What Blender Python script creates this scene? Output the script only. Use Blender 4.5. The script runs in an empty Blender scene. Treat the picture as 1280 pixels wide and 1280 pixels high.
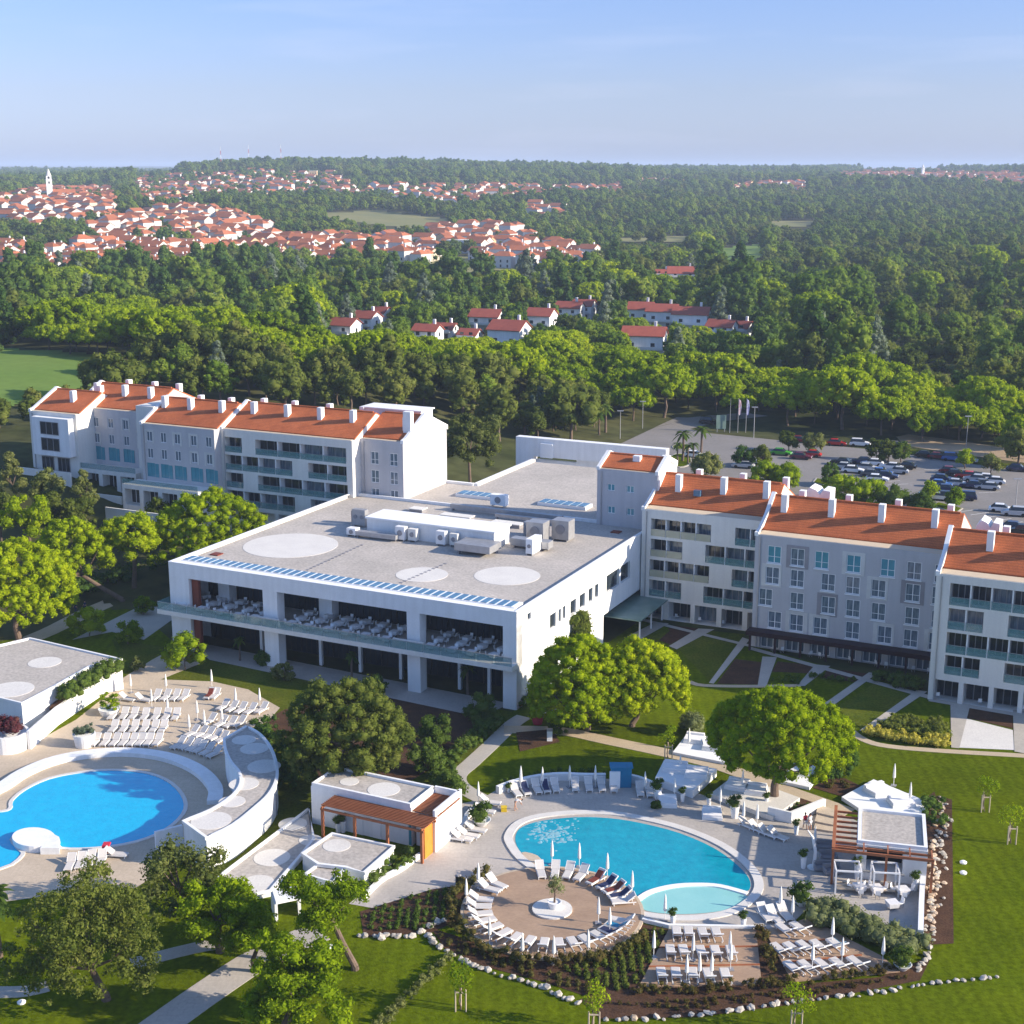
import bpy, math, random
import numpy as np
from mathutils import Vector
# ------------------------------------------------------------------ camera, world, sun, exposure
SC = bpy.context.scene
COL = SC.collection
F = 1780.0; HC = 63.0; TH = math.atan(430 / F); CT, ST = math.cos(TH), math.sin(TH)
cam_d = bpy.data.cameras.new('camera'); cam = bpy.data.objects.new('camera', cam_d); COL.objects.link(cam)
cam.location = (0, 0, HC); cam.rotation_euler = (math.pi / 2 - TH, 0, 0)
cam_d.sensor_width = 36.0; cam_d.lens = F / 1280 * 36.0; cam_d.clip_start = 1.0; cam_d.clip_end = 60000
SC.camera = cam
SUN_EL = math.radians(22.0); SUN_AZ = math.radians(104.0)      # azimuth from +Y towards +X
SUN_STRENGTH = 5.0; SKY_STRENGTH = 0.15; EXPOSURE = 0.86; HAZE = 1.15e-4
W = bpy.data.worlds.new('World'); SC.world = W; W.use_nodes = True
wn = W.node_tree.nodes; wl = W.node_tree.links; wn.clear()
wo = wn.new('ShaderNodeOutputWorld'); wb = wn.new('ShaderNodeBackground'); sky = wn.new('ShaderNodeTexSky')
sky.sky_type = 'NISHITA'; sky.sun_disc = False; sky.sun_elevation = SUN_EL; sky.sun_rotation = SUN_AZ
sky.altitude = 60; sky.air_density = 1.0; sky.dust_density = 0.6; sky.ozone_density = 1.6
wb.inputs['Strength'].default_value = SKY_STRENGTH
tcw = wn.new('ShaderNodeTexCoord'); mpw = wn.new('ShaderNodeMapping'); mpw.inputs['Scale'].default_value = (3.0, 3.0, 26.0)
mpw.inputs['Rotation'].default_value = (0, math.radians(4), 0)
nzw = wn.new('ShaderNodeTexNoise'); nzw.inputs['Scale'].default_value = 1.6; nzw.inputs['Detail'].default_value = 7
rpw = wn.new('ShaderNodeValToRGB'); rpw.color_ramp.elements[0].position = 0.56; rpw.color_ramp.elements[1].position = 0.86
rpw.color_ramp.elements[0].color = (0, 0, 0, 1); rpw.color_ramp.elements[1].color = (0.24, 0.24, 0.24, 1)
mxw = wn.new('ShaderNodeMix'); mxw.data_type = 'RGBA'
mxw.inputs[7].default_value = (3.4, 3.5, 4.3, 1)
tint = wn.new('ShaderNodeMix'); tint.data_type = 'RGBA'; tint.blend_type = 'MULTIPLY'; tint.inputs[0].default_value = 1.0
sep = wn.new('ShaderNodeSeparateXYZ'); grd = wn.new('ShaderNodeValToRGB'); wl.new(tcw.outputs['Generated'], sep.inputs[0]); wl.new(sep.outputs['Z'], grd.inputs[0]); wl.new(grd.outputs[0], tint.inputs[7])
gr_ = grd.color_ramp
while len(gr_.elements) < 5: gr_.elements.new(0.5)
for e_, (p_, c_) in zip(gr_.elements, ((0.0, (.40, .49, .95)), (.05, (.42, .455, .74)), (.11, (.42, .47, .74)), (.3, (.68, .78, 1.0)), (1.0, (.72, .82, 1.0)))): e_.position = p_; e_.color = (*c_, 1)
wl.new(tcw.outputs['Generated'], mpw.inputs[0]); wl.new(mpw.outputs[0], nzw.inputs['Vector']); wl.new(nzw.outputs['Fac'], rpw.inputs[0])
wl.new(sky.outputs[0], tint.inputs[6]); wl.new(tint.outputs[2], mxw.inputs[6]); wl.new(rpw.outputs[0], mxw.inputs[0])
wl.new(mxw.outputs[2], wb.inputs[0]); wl.new(wb.outputs[0], wo.inputs[0])
sun_d = bpy.data.lights.new('sun', 'SUN'); sun_d.energy = SUN_STRENGTH; sun_d.angle = math.radians(0.5); sun_d.color = (1.0, 0.88, 0.70)
sun = bpy.data.objects.new('sun', sun_d); COL.objects.link(sun)
sdir = Vector((math.sin(SUN_AZ) * math.cos(SUN_EL), math.cos(SUN_AZ) * math.cos(SUN_EL), math.sin(SUN_EL)))
sun.rotation_euler = (-sdir).to_track_quat('-Z', 'Y').to_euler(); sun.location = (200, 0, 200)
vs = SC.view_settings; vs.view_transform = 'Standard'; vs.look = 'None'; vs.exposure = EXPOSURE; vs.gamma = 1.0; vs.use_curve_mapping = False
SC.render.engine = 'CYCLES'
cy = SC.cycles; cy.max_bounces = 5; cy.diffuse_bounces = 3; cy.glossy_bounces = 2; cy.transmission_bounces = 3; cy.transparent_max_bounces = 8; cy.volume_bounces = 0
cy.use_denoising = True; cy.caustics_reflective = False; cy.caustics_refractive = False
RNG = random.Random(7)
# ------------------------------------------------------------------ places: pixel rays of the photograph to real ground points
PH = math.radians(25.7); CP, SP = math.cos(PH), math.sin(PH)
def ray(px, py):
    a = (px - 640) / F; b = (640 - py) / F
    return a, CT + b * ST, -ST + b * CT
def g(px, py, z=0.0):
    d = ray(px, py); t = (z - HC) / d[2]
    return (d[0] * t, d[1] * t)
def proj(x, y, z):
    z -= HC; d = y * CT - z * ST; u = y * ST + z * CT
    return 640 + F * x / d, 640 - F * u / d, d
OX, OY = g(657, 890)
def XY(u, v): return (OX + u * CP + v * SP, OY - u * SP + v * CP)
def sst(t):
    t = min(1.0, max(0.0, t)); return t * t * (3 - 2 * t)
PROF = [(-0.33, [(300, 0), (420, 8), (800, 2), (1100, 8), (1500, 27), (1900, 30), (3000, 31), (4000, 36), (6000, 45), (9000, 58), (14000, 74)]),
        (-0.238, [(300, 0), (420, 6), (800, 2), (1100, 8), (1500, 22), (1900, 30), (2500, 42), (2800, 43), (4000, 38), (6000, 45), (9000, 58), (14000, 76)]),
        (-0.217, [(300, 0), (420, 5), (800, 1), (1100, 7), (1550, 21), (2000, 34), (2600, 50), (2800, 53), (3100, 50), (4500, 42), (14000, 66)]),
        (-0.16, [(300, 0), (420, 3), (820, 0), (1150, 5), (1600, 20), (2200, 42), (2700, 57), (2850, 58), (3200, 56), (4500, 45), (14000, 60)]),
        (-0.09, [(300, 0), (420, 2), (820, 0), (1150, 5), (1600, 18), (2200, 38), (2800, 60), (3200, 61), (4500, 45), (14000, 60)]),
        (0.03, [(300, 0), (840, 0), (1300, 6), (2000, 24), (2800, 50), (3200, 52), (4500, 48), (14000, 62)]),
        (0.15, [(300, 0), (900, 0), (1300, 3), (2000, 18), (3000, 38), (4500, 49), (9000, 54), (14000, 60)]),
        (0.31, [(300, 0), (1000, 0), (1500, 5), (2500, 26), (3400, 48), (3800, 49), (6000, 46), (14000, 54)])]
def terr(x, y):
    r = math.hypot(x, y); a = x / max(y, 1.0)
    def pr(p):
        if r <= p[0][0]: return p[0][1]
        for (r0, z0), (r1, z1) in zip(p, p[1:]):
            if r < r1: return z0 + (z1 - z0) * sst((r - r0) / (r1 - r0)) * 0.5 + (z1 - z0) * 0.5 * (r - r0) / (r1 - r0)
        return p[-1][1]
    if a <= PROF[0][0]: z = pr(PROF[0][1])
    elif a >= PROF[-1][0]: z = pr(PROF[-1][1])
    else:
        for (a0, p0), (a1, p1) in zip(PROF, PROF[1:]):
            if a < a1:
                w = sst((a - a0) / (a1 - a0)); z = pr(p0) * (1 - w) + pr(p1) * w; break
    dx, dy = x - OX, y - OY
    u = dx * CP - dy * SP; v = dx * SP + dy * CP
    z += 11.2 * sst((-u - 50) / 78) * sst((v - 12) / 34) * (1 - sst((r - 330) / 200))
    if r > 700: z += 3.0 * min(1, (r - 700) / 900) * math.sin(x * .0061 + 1.3) * math.sin(y * .0043 + x * .002)
    return z
def hit(px, py):
    d = ray(px, py)
    if d[2] < -1e-4:
        t = (-HC) / d[2]
        lo, hi = 40.0, None
    s = 60.0
    while s < 15000:
        x, y, z = d[0] * s, d[1] * s, HC + d[2] * s
        if z < terr(x, y):
            lo, hi = s * 0.985 - 1, s
            for _ in range(14):
                m = (lo + hi) / 2
                if HC + d[2] * m < terr(d[0] * m, d[1] * m): hi = m
                else: lo = m
            return d[0] * hi, d[1] * hi, terr(d[0] * hi, d[1] * hi)
        s = s * 1.012 + 0.5
    return None
# ------------------------------------------------------------------ objects
def tag(o, label=None, cat=None, group=None, kind=None):
    if label: o['label'] = label
    if cat: o['category'] = cat
    if group: o['group'] = group
    if kind: o['kind'] = kind
    return o
def thing(name, label, cat, loc=(0, 0, 0), rz=0.0, group=None):
    o = bpy.data.objects.new(name, None); COL.objects.link(o); o.location = loc; o.rotation_euler = (0, 0, rz)
    return tag(o, label, cat, group)
def link(name, me, parent=None, loc=None, rz=None, scale=None):
    o = bpy.data.objects.new(name, me); COL.objects.link(o)
    if parent: o.parent = parent
    if loc is not None: o.location = loc
    if rz is not None: o.rotation_euler = (0, 0, rz)
    if scale is not None: o.scale = scale if hasattr(scale, '__len__') else (scale,) * 3
    return o
KIDS = {}
def kids(o):
    return [c for c in o.children]
def dup(o, loc, rz=0.0, label=None, group=None, scale=None):
    r = o.copy(); COL.objects.link(r); r.location = loc; r.rotation_euler = (0, 0, rz)
    if scale is not None: r.scale = scale if hasattr(scale, '__len__') else (scale,) * 3
    if label: r['label'] = label
    if group: r['group'] = group
    for c in kids_of(o):
        k = c.copy(); COL.objects.link(k); k.parent = r
        for d in kids_of(c):
            q = d.copy(); COL.objects.link(q); q.parent = k
    return r
def kids_of(o):
    if o.name not in KIDS: KIDS[o.name] = [c for c in bpy.data.objects if c.parent == o]
    return KIDS[o.name]
class MB:
    def __init__(s): s.v = []; s.f = []; s.m = []; s.mi = 0
    def add(s, vs_, fs):
        n = len(s.v); s.v.extend([tuple(p) for p in vs_])
        for f in fs: s.f.append([n + i for i in f]); s.m.append(s.mi)
        return s
    def box(s, x0, x1, y0, y1, z0, z1):
        return s.add([(x0, y0, z0), (x1, y0, z0), (x1, y1, z0), (x0, y1, z0), (x0, y0, z1), (x1, y0, z1), (x1, y1, z1), (x0, y1, z1)],
                     [(3, 2, 1, 0), (4, 5, 6, 7), (0, 1, 5, 4), (1, 2, 6, 5), (2, 3, 7, 6), (3, 0, 4, 7)])
    def hexa(s, b, t):      # bottom 4, top 4
        return s.add(list(b) + list(t), [(3, 2, 1, 0), (4, 5, 6, 7), (0, 1, 5, 4), (1, 2, 6, 5), (2, 3, 7, 6), (3, 0, 4, 7)])
    def prism(s, poly, z0, z1, bottom=True):
        n = len(poly); a = sum(poly[i][0] * poly[(i + 1) % n][1] - poly[(i + 1) % n][0] * poly[i][1] for i in range(n))
        if a < 0: poly = poly[::-1]
        vs_ = [(p[0], p[1], z0) for p in poly] + [(p[0], p[1], z1) for p in poly]
        fs = [tuple(range(n, 2 * n))] + [(i, (i + 1) % n, n + (i + 1) % n, n + i) for i in range(n)]
        if bottom: fs.append(tuple(range(n - 1, -1, -1)))
        return s.add(vs_, fs)
    def strip(s, pts, w, z0, z1, closed=False):      # a wall of width w along a path
        n = len(pts); L = []; R = []
        for i in range(n):
            a = pts[(i - 1) % n] if (closed or i > 0) else pts[i]; b = pts[(i + 1) % n] if (closed or i < n - 1) else pts[i]
            dx, dy = b[0] - a[0], b[1] - a[1]; q = math.hypot(dx, dy) or 1
            nx, ny = -dy / q * w / 2, dx / q * w / 2
            L.append((pts[i][0] + nx, pts[i][1] + ny)); R.append((pts[i][0] - nx, pts[i][1] - ny))
        m = n if closed else n - 1
        for i in range(m):
            j = (i + 1) % n
            fs = [(4, 5, 6, 7), (0, 1, 5, 4), (2, 3, 7, 6)]
            if not closed and i == 0: fs.append((3, 0, 4, 7))
            if not closed and i == m - 1: fs.append((1, 2, 6, 5))
            s.add([(*R[i], z0), (*R[j], z0), (*L[j], z0), (*L[i], z0), (*R[i], z1), (*R[j], z1), (*L[j], z1), (*L[i], z1)], fs)
        return s
    def tube(s, p0, p1, r0, r1=None, n=8, cap=True):
        r1 = r0 if r1 is None else r1; p0 = Vector(p0); p1 = Vector(p1); d = (p1 - p0).normalized()
        a = d.orthogonal().normalized(); b = d.cross(a)
        vs_ = [p0 + (a * math.cos(2 * math.pi * i / n) + b * math.sin(2 * math.pi * i / n)) * r0 for i in range(n)] + \
              [p1 + (a * math.cos(2 * math.pi * i / n) + b * math.sin(2 * math.pi * i / n)) * r1 for i in range(n)]
        fs = [(i, (i + 1) % n, n + (i + 1) % n, n + i) for i in range(n)]
        if cap: fs += [tuple(range(n - 1, -1, -1)), tuple(range(n, 2 * n))]
        return s.add(vs_, fs)
    def chain(s, pts, rs, n=8):
        for i in range(len(pts) - 1): s.tube(pts[i], pts[i + 1], rs[i], rs[i + 1], n)
        return s
    def lathe(s, prof, c=(0, 0, 0), n=12):
        vs_ = []; fs = []
        for r, z in prof:
            for i in range(n):
                t = 2 * math.pi * i / n; vs_.append((c[0] + r * math.cos(t), c[1] + r * math.sin(t), c[2] + z))
        for k in range(len(prof) - 1):
            for i in range(n): fs.append((k * n + i, k * n + (i + 1) % n, (k + 1) * n + (i + 1) % n, (k + 1) * n + i))
        fs.append(tuple(range(n - 1, -1, -1))); fs.append(tuple(range((len(prof) - 1) * n, len(prof) * n)))
        return s.add(vs_, fs)
    def quad(s, a, b, c, d): return s.add([a, b, c, d], [(0, 1, 2, 3)])
    def mesh(s, name, mats):
        me = bpy.data.meshes.new(name); me.from_pydata(s.v, [], s.f)
        for m in (mats if isinstance(mats, (list, tuple)) else [mats]): me.materials.append(m)
        if any(s.m): me.polygons.foreach_set('material_index', s.m)
        me.update(); return me
    def obj(s, name, mats, parent=None, **k): return link(name, s.mesh(name, mats), parent, **k)
# ------------------------------------------------------------------ materials
def mat(name, c1, c2=None, scale=1.0, rough=0.85, bump=0.0, bscale=None, spec=0.3, metal=0.0, alpha=1.0, detail=4, stripes=None, brick=None, rnd=0.0, stretch=None, fine=0.0, streak=0.0, patch=0.0):
    m = bpy.data.materials.new(name); m.use_nodes = True; nt = m.node_tree; N = nt.nodes; L = nt.links
    p = N['Principled BSDF']; p.inputs['Roughness'].default_value = rough; p.inputs['Specular IOR Level'].default_value = spec
    p.inputs['Metallic'].default_value = metal; p.inputs['Alpha'].default_value = alpha
    tc = N.new('ShaderNodeTexCoord'); vec = tc.outputs['Object']
    if stretch:
        mp = N.new('ShaderNodeMapping'); mp.inputs['Scale'].default_value = stretch; L.new(vec, mp.inputs[0]); vec = mp.outputs[0]
    c = None
    if c2 is None: c2 = tuple(x * 0.82 for x in c1)
    nz = N.new('ShaderNodeTexNoise'); nz.inputs['Scale'].default_value = scale; nz.inputs['Detail'].default_value = detail; nz.inputs['Roughness'].default_value = 0.6
    L.new(vec, nz.inputs['Vector'])
    rp = N.new('ShaderNodeValToRGB'); rp.color_ramp.elements[0].position = 0.32; rp.color_ramp.elements[1].position = 0.68
    rp.color_ramp.elements[0].color = (*c1, 1); rp.color_ramp.elements[1].color = (*c2, 1); L.new(nz.outputs['Fac'], rp.inputs[0]); c = rp.outputs[0]
    def mul(c, fac, amt):
        mx = N.new('ShaderNodeMix'); mx.data_type = 'RGBA'; mx.blend_type = 'MULTIPLY'; mx.inputs[0].default_value = 1
        rr = N.new('ShaderNodeMapRange'); rr.inputs[3].default_value = 1 - amt; rr.inputs[4].default_value = 1 + amt * 0.6
        L.new(fac, rr.inputs[0]); L.new(c, mx.inputs[6]); L.new(rr.outputs[0], mx.inputs[7]); return mx.outputs[2]
    hgt = None
    if fine:
        n2 = N.new('ShaderNodeTexNoise'); n2.inputs['Scale'].default_value = scale * 14; n2.inputs['Detail'].default_value = 3; L.new(vec, n2.inputs['Vector'])
        r2 = N.new('ShaderNodeMapRange'); r2.inputs[1].default_value = 0.3; r2.inputs[2].default_value = 0.7; L.new(n2.outputs['Fac'], r2.inputs[0])
        c = mul(c, r2.outputs[0], fine)
    if streak:
        ms = N.new('ShaderNodeMapping'); ms.inputs['Scale'].default_value = (1.4, 1.4, 0.07); L.new(tc.outputs['Object'], ms.inputs[0])
        n3 = N.new('ShaderNodeTexNoise'); n3.inputs['Scale'].default_value = 1.0; n3.inputs['Detail'].default_value = 5; L.new(ms.outputs[0], n3.inputs['Vector'])
        r3 = N.new('ShaderNodeMapRange'); r3.inputs[1].default_value = 0.35; r3.inputs[2].default_value = 0.65; L.new(n3.outputs['Fac'], r3.inputs[0]); c = mul(c, r3.outputs[0], streak)
    if patch:
        n4 = N.new('ShaderNodeTexNoise'); n4.inputs['Scale'].default_value = scale * .22; n4.inputs['Detail'].default_value = 6; n4.inputs['Roughness'].default_value = .7; L.new(vec, n4.inputs['Vector'])
        r4 = N.new('ShaderNodeMapRange'); r4.inputs[1].default_value = 0.33; r4.inputs[2].default_value = 0.67; L.new(n4.outputs['Fac'], r4.inputs[0]); c = mul(c, r4.outputs[0], patch)
    if stripes:
        axis, period, amt = stripes
        wv = N.new('ShaderNodeTexWave'); wv.wave_type = 'BANDS'; wv.bands_direction = axis; wv.inputs['Scale'].default_value = 0.314 / period; wv.inputs['Distortion'].default_value = 0.6; wv.inputs['Detail'].default_value = 1
        wv.wave_profile = 'SAW' if amt > 0.15 else 'SIN'
        L.new(vec, wv.inputs['Vector']); c = mul(c, wv.outputs['Fac'], amt); hgt = wv.outputs['Fac']
    if brick:
        bw, bh, amt = brick
        bk = N.new('ShaderNodeTexBrick'); bk.inputs['Scale'].default_value = 1.0; bk.inputs['Brick Width'].default_value = bw; bk.inputs['Row Height'].default_value = bh
        bk.inputs['Mortar Size'].default_value = 0.03 * bh; bk.inputs['Color1'].default_value = (1, 1, 1, 1); bk.inputs['Color2'].default_value = (0.75, 0.75, 0.75, 1); bk.inputs['Mortar'].default_value = (0.2, 0.2, 0.2, 1)
        L.new(vec, bk.inputs['Vector']); c = mul(c, bk.outputs['Color'], amt)
    if rnd:
        oi = N.new('ShaderNodeObjectInfo'); c = mul(c, oi.outputs['Random'], rnd)
    L.new(c, p.inputs['Base Color'])
    if bump:
        nb = N.new('ShaderNodeTexNoise'); nb.inputs['Scale'].default_value = bscale or scale * 6; nb.inputs['Detail'].default_value = 4; L.new(vec, nb.inputs['Vector'])
        b = N.new('ShaderNodeBump'); b.inputs['Strength'].default_value = bump; b.inputs['Distance'].default_value = 0.1
        L.new(nb.outputs['Fac'], b.inputs['Height']); L.new(b.outputs[0], p.inputs['Normal'])
    return m
def fol(name, cols, scale=0.35, trans=0.4, rnd=0.3, gain=1.3):
    cols = [tuple(min(.5, v * gain) for v in k) for k in cols]
    """Leaves: colours vary from tree to tree, from clump to clump and from leaf to leaf."""
    m = bpy.data.materials.new(name); m.use_nodes = True; nt = m.node_tree; N = nt.nodes; L = nt.links; N.clear()
    out = N.new('ShaderNodeOutputMaterial'); mix = N.new('ShaderNodeMixShader'); mix.inputs[0].default_value = trans
    df = N.new('ShaderNodeBsdfDiffuse'); tr = N.new('ShaderNodeBsdfTranslucent')
    tc = N.new('ShaderNodeTexCoord'); nz = N.new('ShaderNodeTexNoise'); nz.inputs['Scale'].default_value = scale; nz.inputs['Detail'].default_value = 3
    oi = N.new('ShaderNodeObjectInfo'); ge = N.new('ShaderNodeNewGeometry')
    L.new(tc.outputs['Object'], nz.inputs['Vector'])
    a = N.new('ShaderNodeMath'); a.operation = 'MULTIPLY'; a.inputs[1].default_value = rnd; L.new(oi.outputs['Random'], a.inputs[0])
    ln = N.new('ShaderNodeTexNoise'); ln.inputs['Scale'].default_value = 0.011; ln.inputs['Detail'].default_value = 3; L.new(oi.outputs['Location'], ln.inputs['Vector'])
    a2 = N.new('ShaderNodeMath'); a2.operation = 'MULTIPLY_ADD'; a2.inputs[1].default_value = 0.75; L.new(ln.outputs['Fac'], a2.inputs[0]); L.new(a.outputs[0], a2.inputs[2])
    a3 = N.new('ShaderNodeMath'); a3.operation = 'SUBTRACT'; a3.inputs[1].default_value = 0.375; L.new(a2.outputs[0], a3.inputs[0]); a = a3
    b = N.new('ShaderNodeMath'); b.operation = 'MULTIPLY_ADD'; b.inputs[1].default_value = 0.55; L.new(nz.outputs['Fac'], b.inputs[0]); L.new(a.outputs[0], b.inputs[2])
    c = N.new('ShaderNodeMath'); c.operation = 'MULTIPLY_ADD'; c.inputs[1].default_value = 0.32; L.new(ge.outputs['Random Per Island'], c.inputs[0]); L.new(b.outputs[0], c.inputs[2])
    rp = N.new('ShaderNodeValToRGB'); cr = rp.color_ramp; n = len(cols)
    while len(cr.elements) < n: cr.elements.new(0.5)
    lo, hi = 0.22, 0.62 + rnd
    for i, k in enumerate(cols): cr.elements[i].position = lo + (hi - lo) * i / (n - 1); cr.elements[i].color = (*k, 1)
    L.new(c.outputs[0], rp.inputs[0]); L.new(rp.outputs[0], df.inputs[0])
    tm = N.new('ShaderNodeMix'); tm.data_type = 'RGBA'; tm.blend_type = 'MULTIPLY'; tm.inputs[0].default_value = 1; tm.inputs[7].default_value = (1.15, 1.2, 0.5, 1)
    L.new(rp.outputs[0], tm.inputs[6]); L.new(tm.outputs[2], tr.inputs[0])
    L.new(df.outputs[0], mix.inputs[1]); L.new(tr.outputs[0], mix.inputs[2]); L.new(mix.outputs[0], out.inputs[0])
    return m
M = {}
M['white'] = mat('white_render', (0.80, 0.80, 0.80), (0.74, 0.735, 0.72), 0.35, fine=0.03, streak=0.05)
M['white2'] = mat('white_paint', (0.82, 0.82, 0.82), (0.78, 0.78, 0.77), 0.6)
M['cream'] = mat('cream_render', (0.74, 0.71, 0.65), (0.69, 0.66, 0.61), 0.3, fine=0.03, streak=0.045)
M['lilac'] = mat('grey_render', (0.50, 0.49, 0.50), (0.46, 0.45, 0.46), 0.3, fine=0.03, streak=0.045)
M['surround'] = mat('pale_window_surround', (0.64, 0.63, 0.60), None, 0.5)
M['taupe'] = mat('taupe_window_surround', (0.32, 0.30, 0.31), None, 0.5)
M['tile'] = mat('terracotta_tiles', (0.54, 0.15, 0.05), (0.44, 0.115, 0.038), 0.5, rough=0.8, stripes=('Y', 0.36, 0.22), fine=0.25, patch=.16)
M['gravel'] = mat('roof_gravel', (0.50, 0.45, 0.40), (0.43, 0.39, 0.345), 0.22, patch=.12, fine=0.22, bump=0.3, bscale=14)
M['pebble'] = mat('pale_pebbles', (0.68, 0.65, 0.60), (0.62, 0.59, 0.55), 0.4, fine=0.1)
M['poolrim'] = mat('pool_rim_stone', (0.66, 0.63, 0.59), (0.60, 0.57, 0.53), 0.8, fine=0.08)
M['coping'] = mat('stone_coping', (0.60, 0.48, 0.34), (0.55, 0.45, 0.33), 0.8)
M['darkglass'] = mat('dark_glass', (0.018, 0.024, 0.032), (0.03, 0.04, 0.05), 0.6, rough=0.06, spec=0.5)
M['blueglass'] = mat('skylight_glass', (0.05, 0.13, 0.22), (0.09, 0.2, 0.3), 0.5, rough=0.08, spec=0.6)
M['curtain'] = mat('curtained_glass', (0.05, 0.085, 0.125), (0.20, 0.245, 0.29), 1.6, rough=0.12, spec=0.5, stretch=(3, 3, 0.3))
M['tealglass'] = mat('teal_glass', (0.06, 0.24, 0.30), (0.08, 0.3, 0.36), 0.8, rough=0.1, spec=0.5)
M['railglass'] = mat('railing_glass', (0.13, 0.30, 0.31), (0.16, 0.34, 0.35), 0.8, rough=0.05, spec=0.5, alpha=0.45)
M['railpale'] = mat('pale_railing_glass', (0.42, 0.42, 0.30), (0.46, 0.46, 0.36), 0.8, rough=0.2, spec=0.5, alpha=0.8)
M['maroon'] = mat('dark_maroon_panel', (0.035, 0.014, 0.018), None, 0.5, rough=0.5)
M['redwood'] = mat('red_wood_panel', (0.20, 0.045, 0.025), None, 0.6, rough=0.6, stripes=('X', 0.2, 0.12))
M['timber'] = mat('pergola_timber', (0.36, 0.13, 0.055), (0.28, 0.095, 0.04), 1.2, rough=0.65)
M['orangewood'] = mat('orange_wood_cladding', (0.62, 0.24, 0.03), (0.52, 0.19, 0.025), 1.5, rough=0.6, stripes=('Y', 0.18, 0.14))
M['deck'] = mat('deck_boards', (0.40, 0.275, 0.185), (0.32, 0.215, 0.145), 0.5, stripes=('Y', 0.16, 0.14), stretch=(0.5, 1, 1), fine=0.12)
M['paving'] = mat('pale_paving', (0.44, 0.395, 0.35), (0.38, 0.345, 0.31), 0.25, brick=(1.2, 0.8, 0.08), fine=0.1, patch=.12)
M['paving_sand'] = mat('sandy_paving', (0.54, 0.44, 0.33), (0.47, 0.38, 0.28), 0.3, brick=(1.0, 1.0, 0.08), fine=0.1, patch=.14)
M['concrete'] = mat('path_concrete', (0.46, 0.42, 0.36), (0.39, 0.355, 0.31), 0.4, fine=0.1)
M['tanpath'] = mat('tan_path', (0.52, 0.41, 0.28), (0.45, 0.36, 0.25), 0.5, fine=0.12)
M['asphalt'] = mat('pale_asphalt', (0.235, 0.215, 0.20), (0.20, 0.185, 0.17), 0.1, fine=0.1)
M['dirtroad'] = mat('dirt_track', (0.40, 0.29, 0.18), (0.34, 0.25, 0.16), 0.15, fine=0.12)
M['lawn'] = mat('lawn_grass', (0.082, 0.116, 0.003), (0.110, 0.142, 0.004), 0.16, rough=0.95, fine=0.3, bump=0.5, bscale=5, spec=0.0, stripes=('X', 1.3, 0.09), patch=.28)
M['lawn2'] = mat('garden_grass', (0.075, 0.105, 0.010), (0.12, 0.13, 0.016), 0.25, rough=0.95, fine=0.35, bump=0.5, bscale=5, spec=0.0, patch=.25)
M['field'] = mat('field_grass', (0.12, 0.20, 0.035), (0.15, 0.22, 0.045), 0.03, rough=0.95, fine=0.1, spec=0.1)
M['dryfield'] = mat('dry_field', (0.24, 0.22, 0.09), (0.17, 0.18, 0.07), 0.02, rough=0.95, spec=0.1)
M['soil'] = mat('bark_mulch', (0.10, 0.052, 0.03), (0.065, 0.036, 0.022), 0.6, rough=0.95, fine=0.35, bump=0.5, bscale=6, spec=0.1)
M['ground'] = mat('forest_floor', (0.035, 0.048, 0.014), (0.115, 0.108, 0.045), 0.018, rough=1.0, fine=0.35, spec=0.05, detail=8)
M['water'] = mat('pool_water', (0.002, 0.255, 0.36), (0.004, 0.33, 0.43), 0.9, rough=0.06, spec=0.5, bump=0.35, bscale=2.2)
M['deepwater'] = mat('deep_pool_water', (0.003, 0.37, 0.62), (0.003, 0.43, 0.68), 0.7, rough=0.06, spec=0.5, bump=0.35, bscale=2.0)
M['shallow'] = mat('shallow_pool_water', (0.24, 0.52, 0.50), (0.28, 0.56, 0.53), 0.3, rough=0.08, spec=0.3, bump=0.1, bscale=2)
M['foam'] = mat('bubbling_foam', (0.45, 0.75, 0.82), (0.3, 0.6, 0.7), 2.0, rough=0.4, alpha=0.38)
M['fabric'] = mat('lounger_fabric', (0.60, 0.56, 0.52), (0.55, 0.515, 0.48), 3.0, rnd=0.05)
M['plastic'] = mat('white_plastic', (0.80, 0.79, 0.78), (0.76, 0.75, 0.74), 2.0, rough=0.45)
M['canvas'] = mat('white_canvas', (0.80, 0.78, 0.74), (0.74, 0.72, 0.68), 3.0)
M['mattress'] = mat('white_mattress', (0.82, 0.80, 0.79), (0.78, 0.76, 0.75), 1.0)
M['steel'] = mat('galvanised_steel', (0.42, 0.42, 0.43), (0.34, 0.34, 0.35), 1.5, rough=0.45, metal=0.5)
M['greymetal'] = mat('grey_metal', (0.28, 0.27, 0.28), None, 1.0, rough=0.5)
M['black'] = mat('black_plastic', (0.018, 0.018, 0.02), None, 1.0, rough=0.5)
M['bark'] = mat('tree_bark', (0.17, 0.12, 0.09), (0.11, 0.08, 0.06), 1.5, rough=0.95, bump=0.6, bscale=8)
M['rock'] = mat('pale_limestone', (0.50, 0.46, 0.40), (0.36, 0.325, 0.28), 1.2, rough=0.95, bump=0.5, bscale=5, rnd=0.18)
M['rockorange'] = mat('ochre_limestone', (0.60, 0.42, 0.26), (0.50, 0.42, 0.34), 1.0, rough=0.95, bump=0.5, bscale=5, rnd=0.25)
M['skin'] = mat('skin', (0.50, 0.28, 0.19), None, 2.0, rough=0.6)
M['redcloth'] = mat('red_cloth', (0.55, 0.03, 0.06), None, 3.0)
M['navycloth'] = mat('navy_cloth', (0.03, 0.04, 0.10), None, 3.0)
M['whitecloth'] = mat('white_cloth', (0.75, 0.73, 0.72), None, 3.0)
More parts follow.
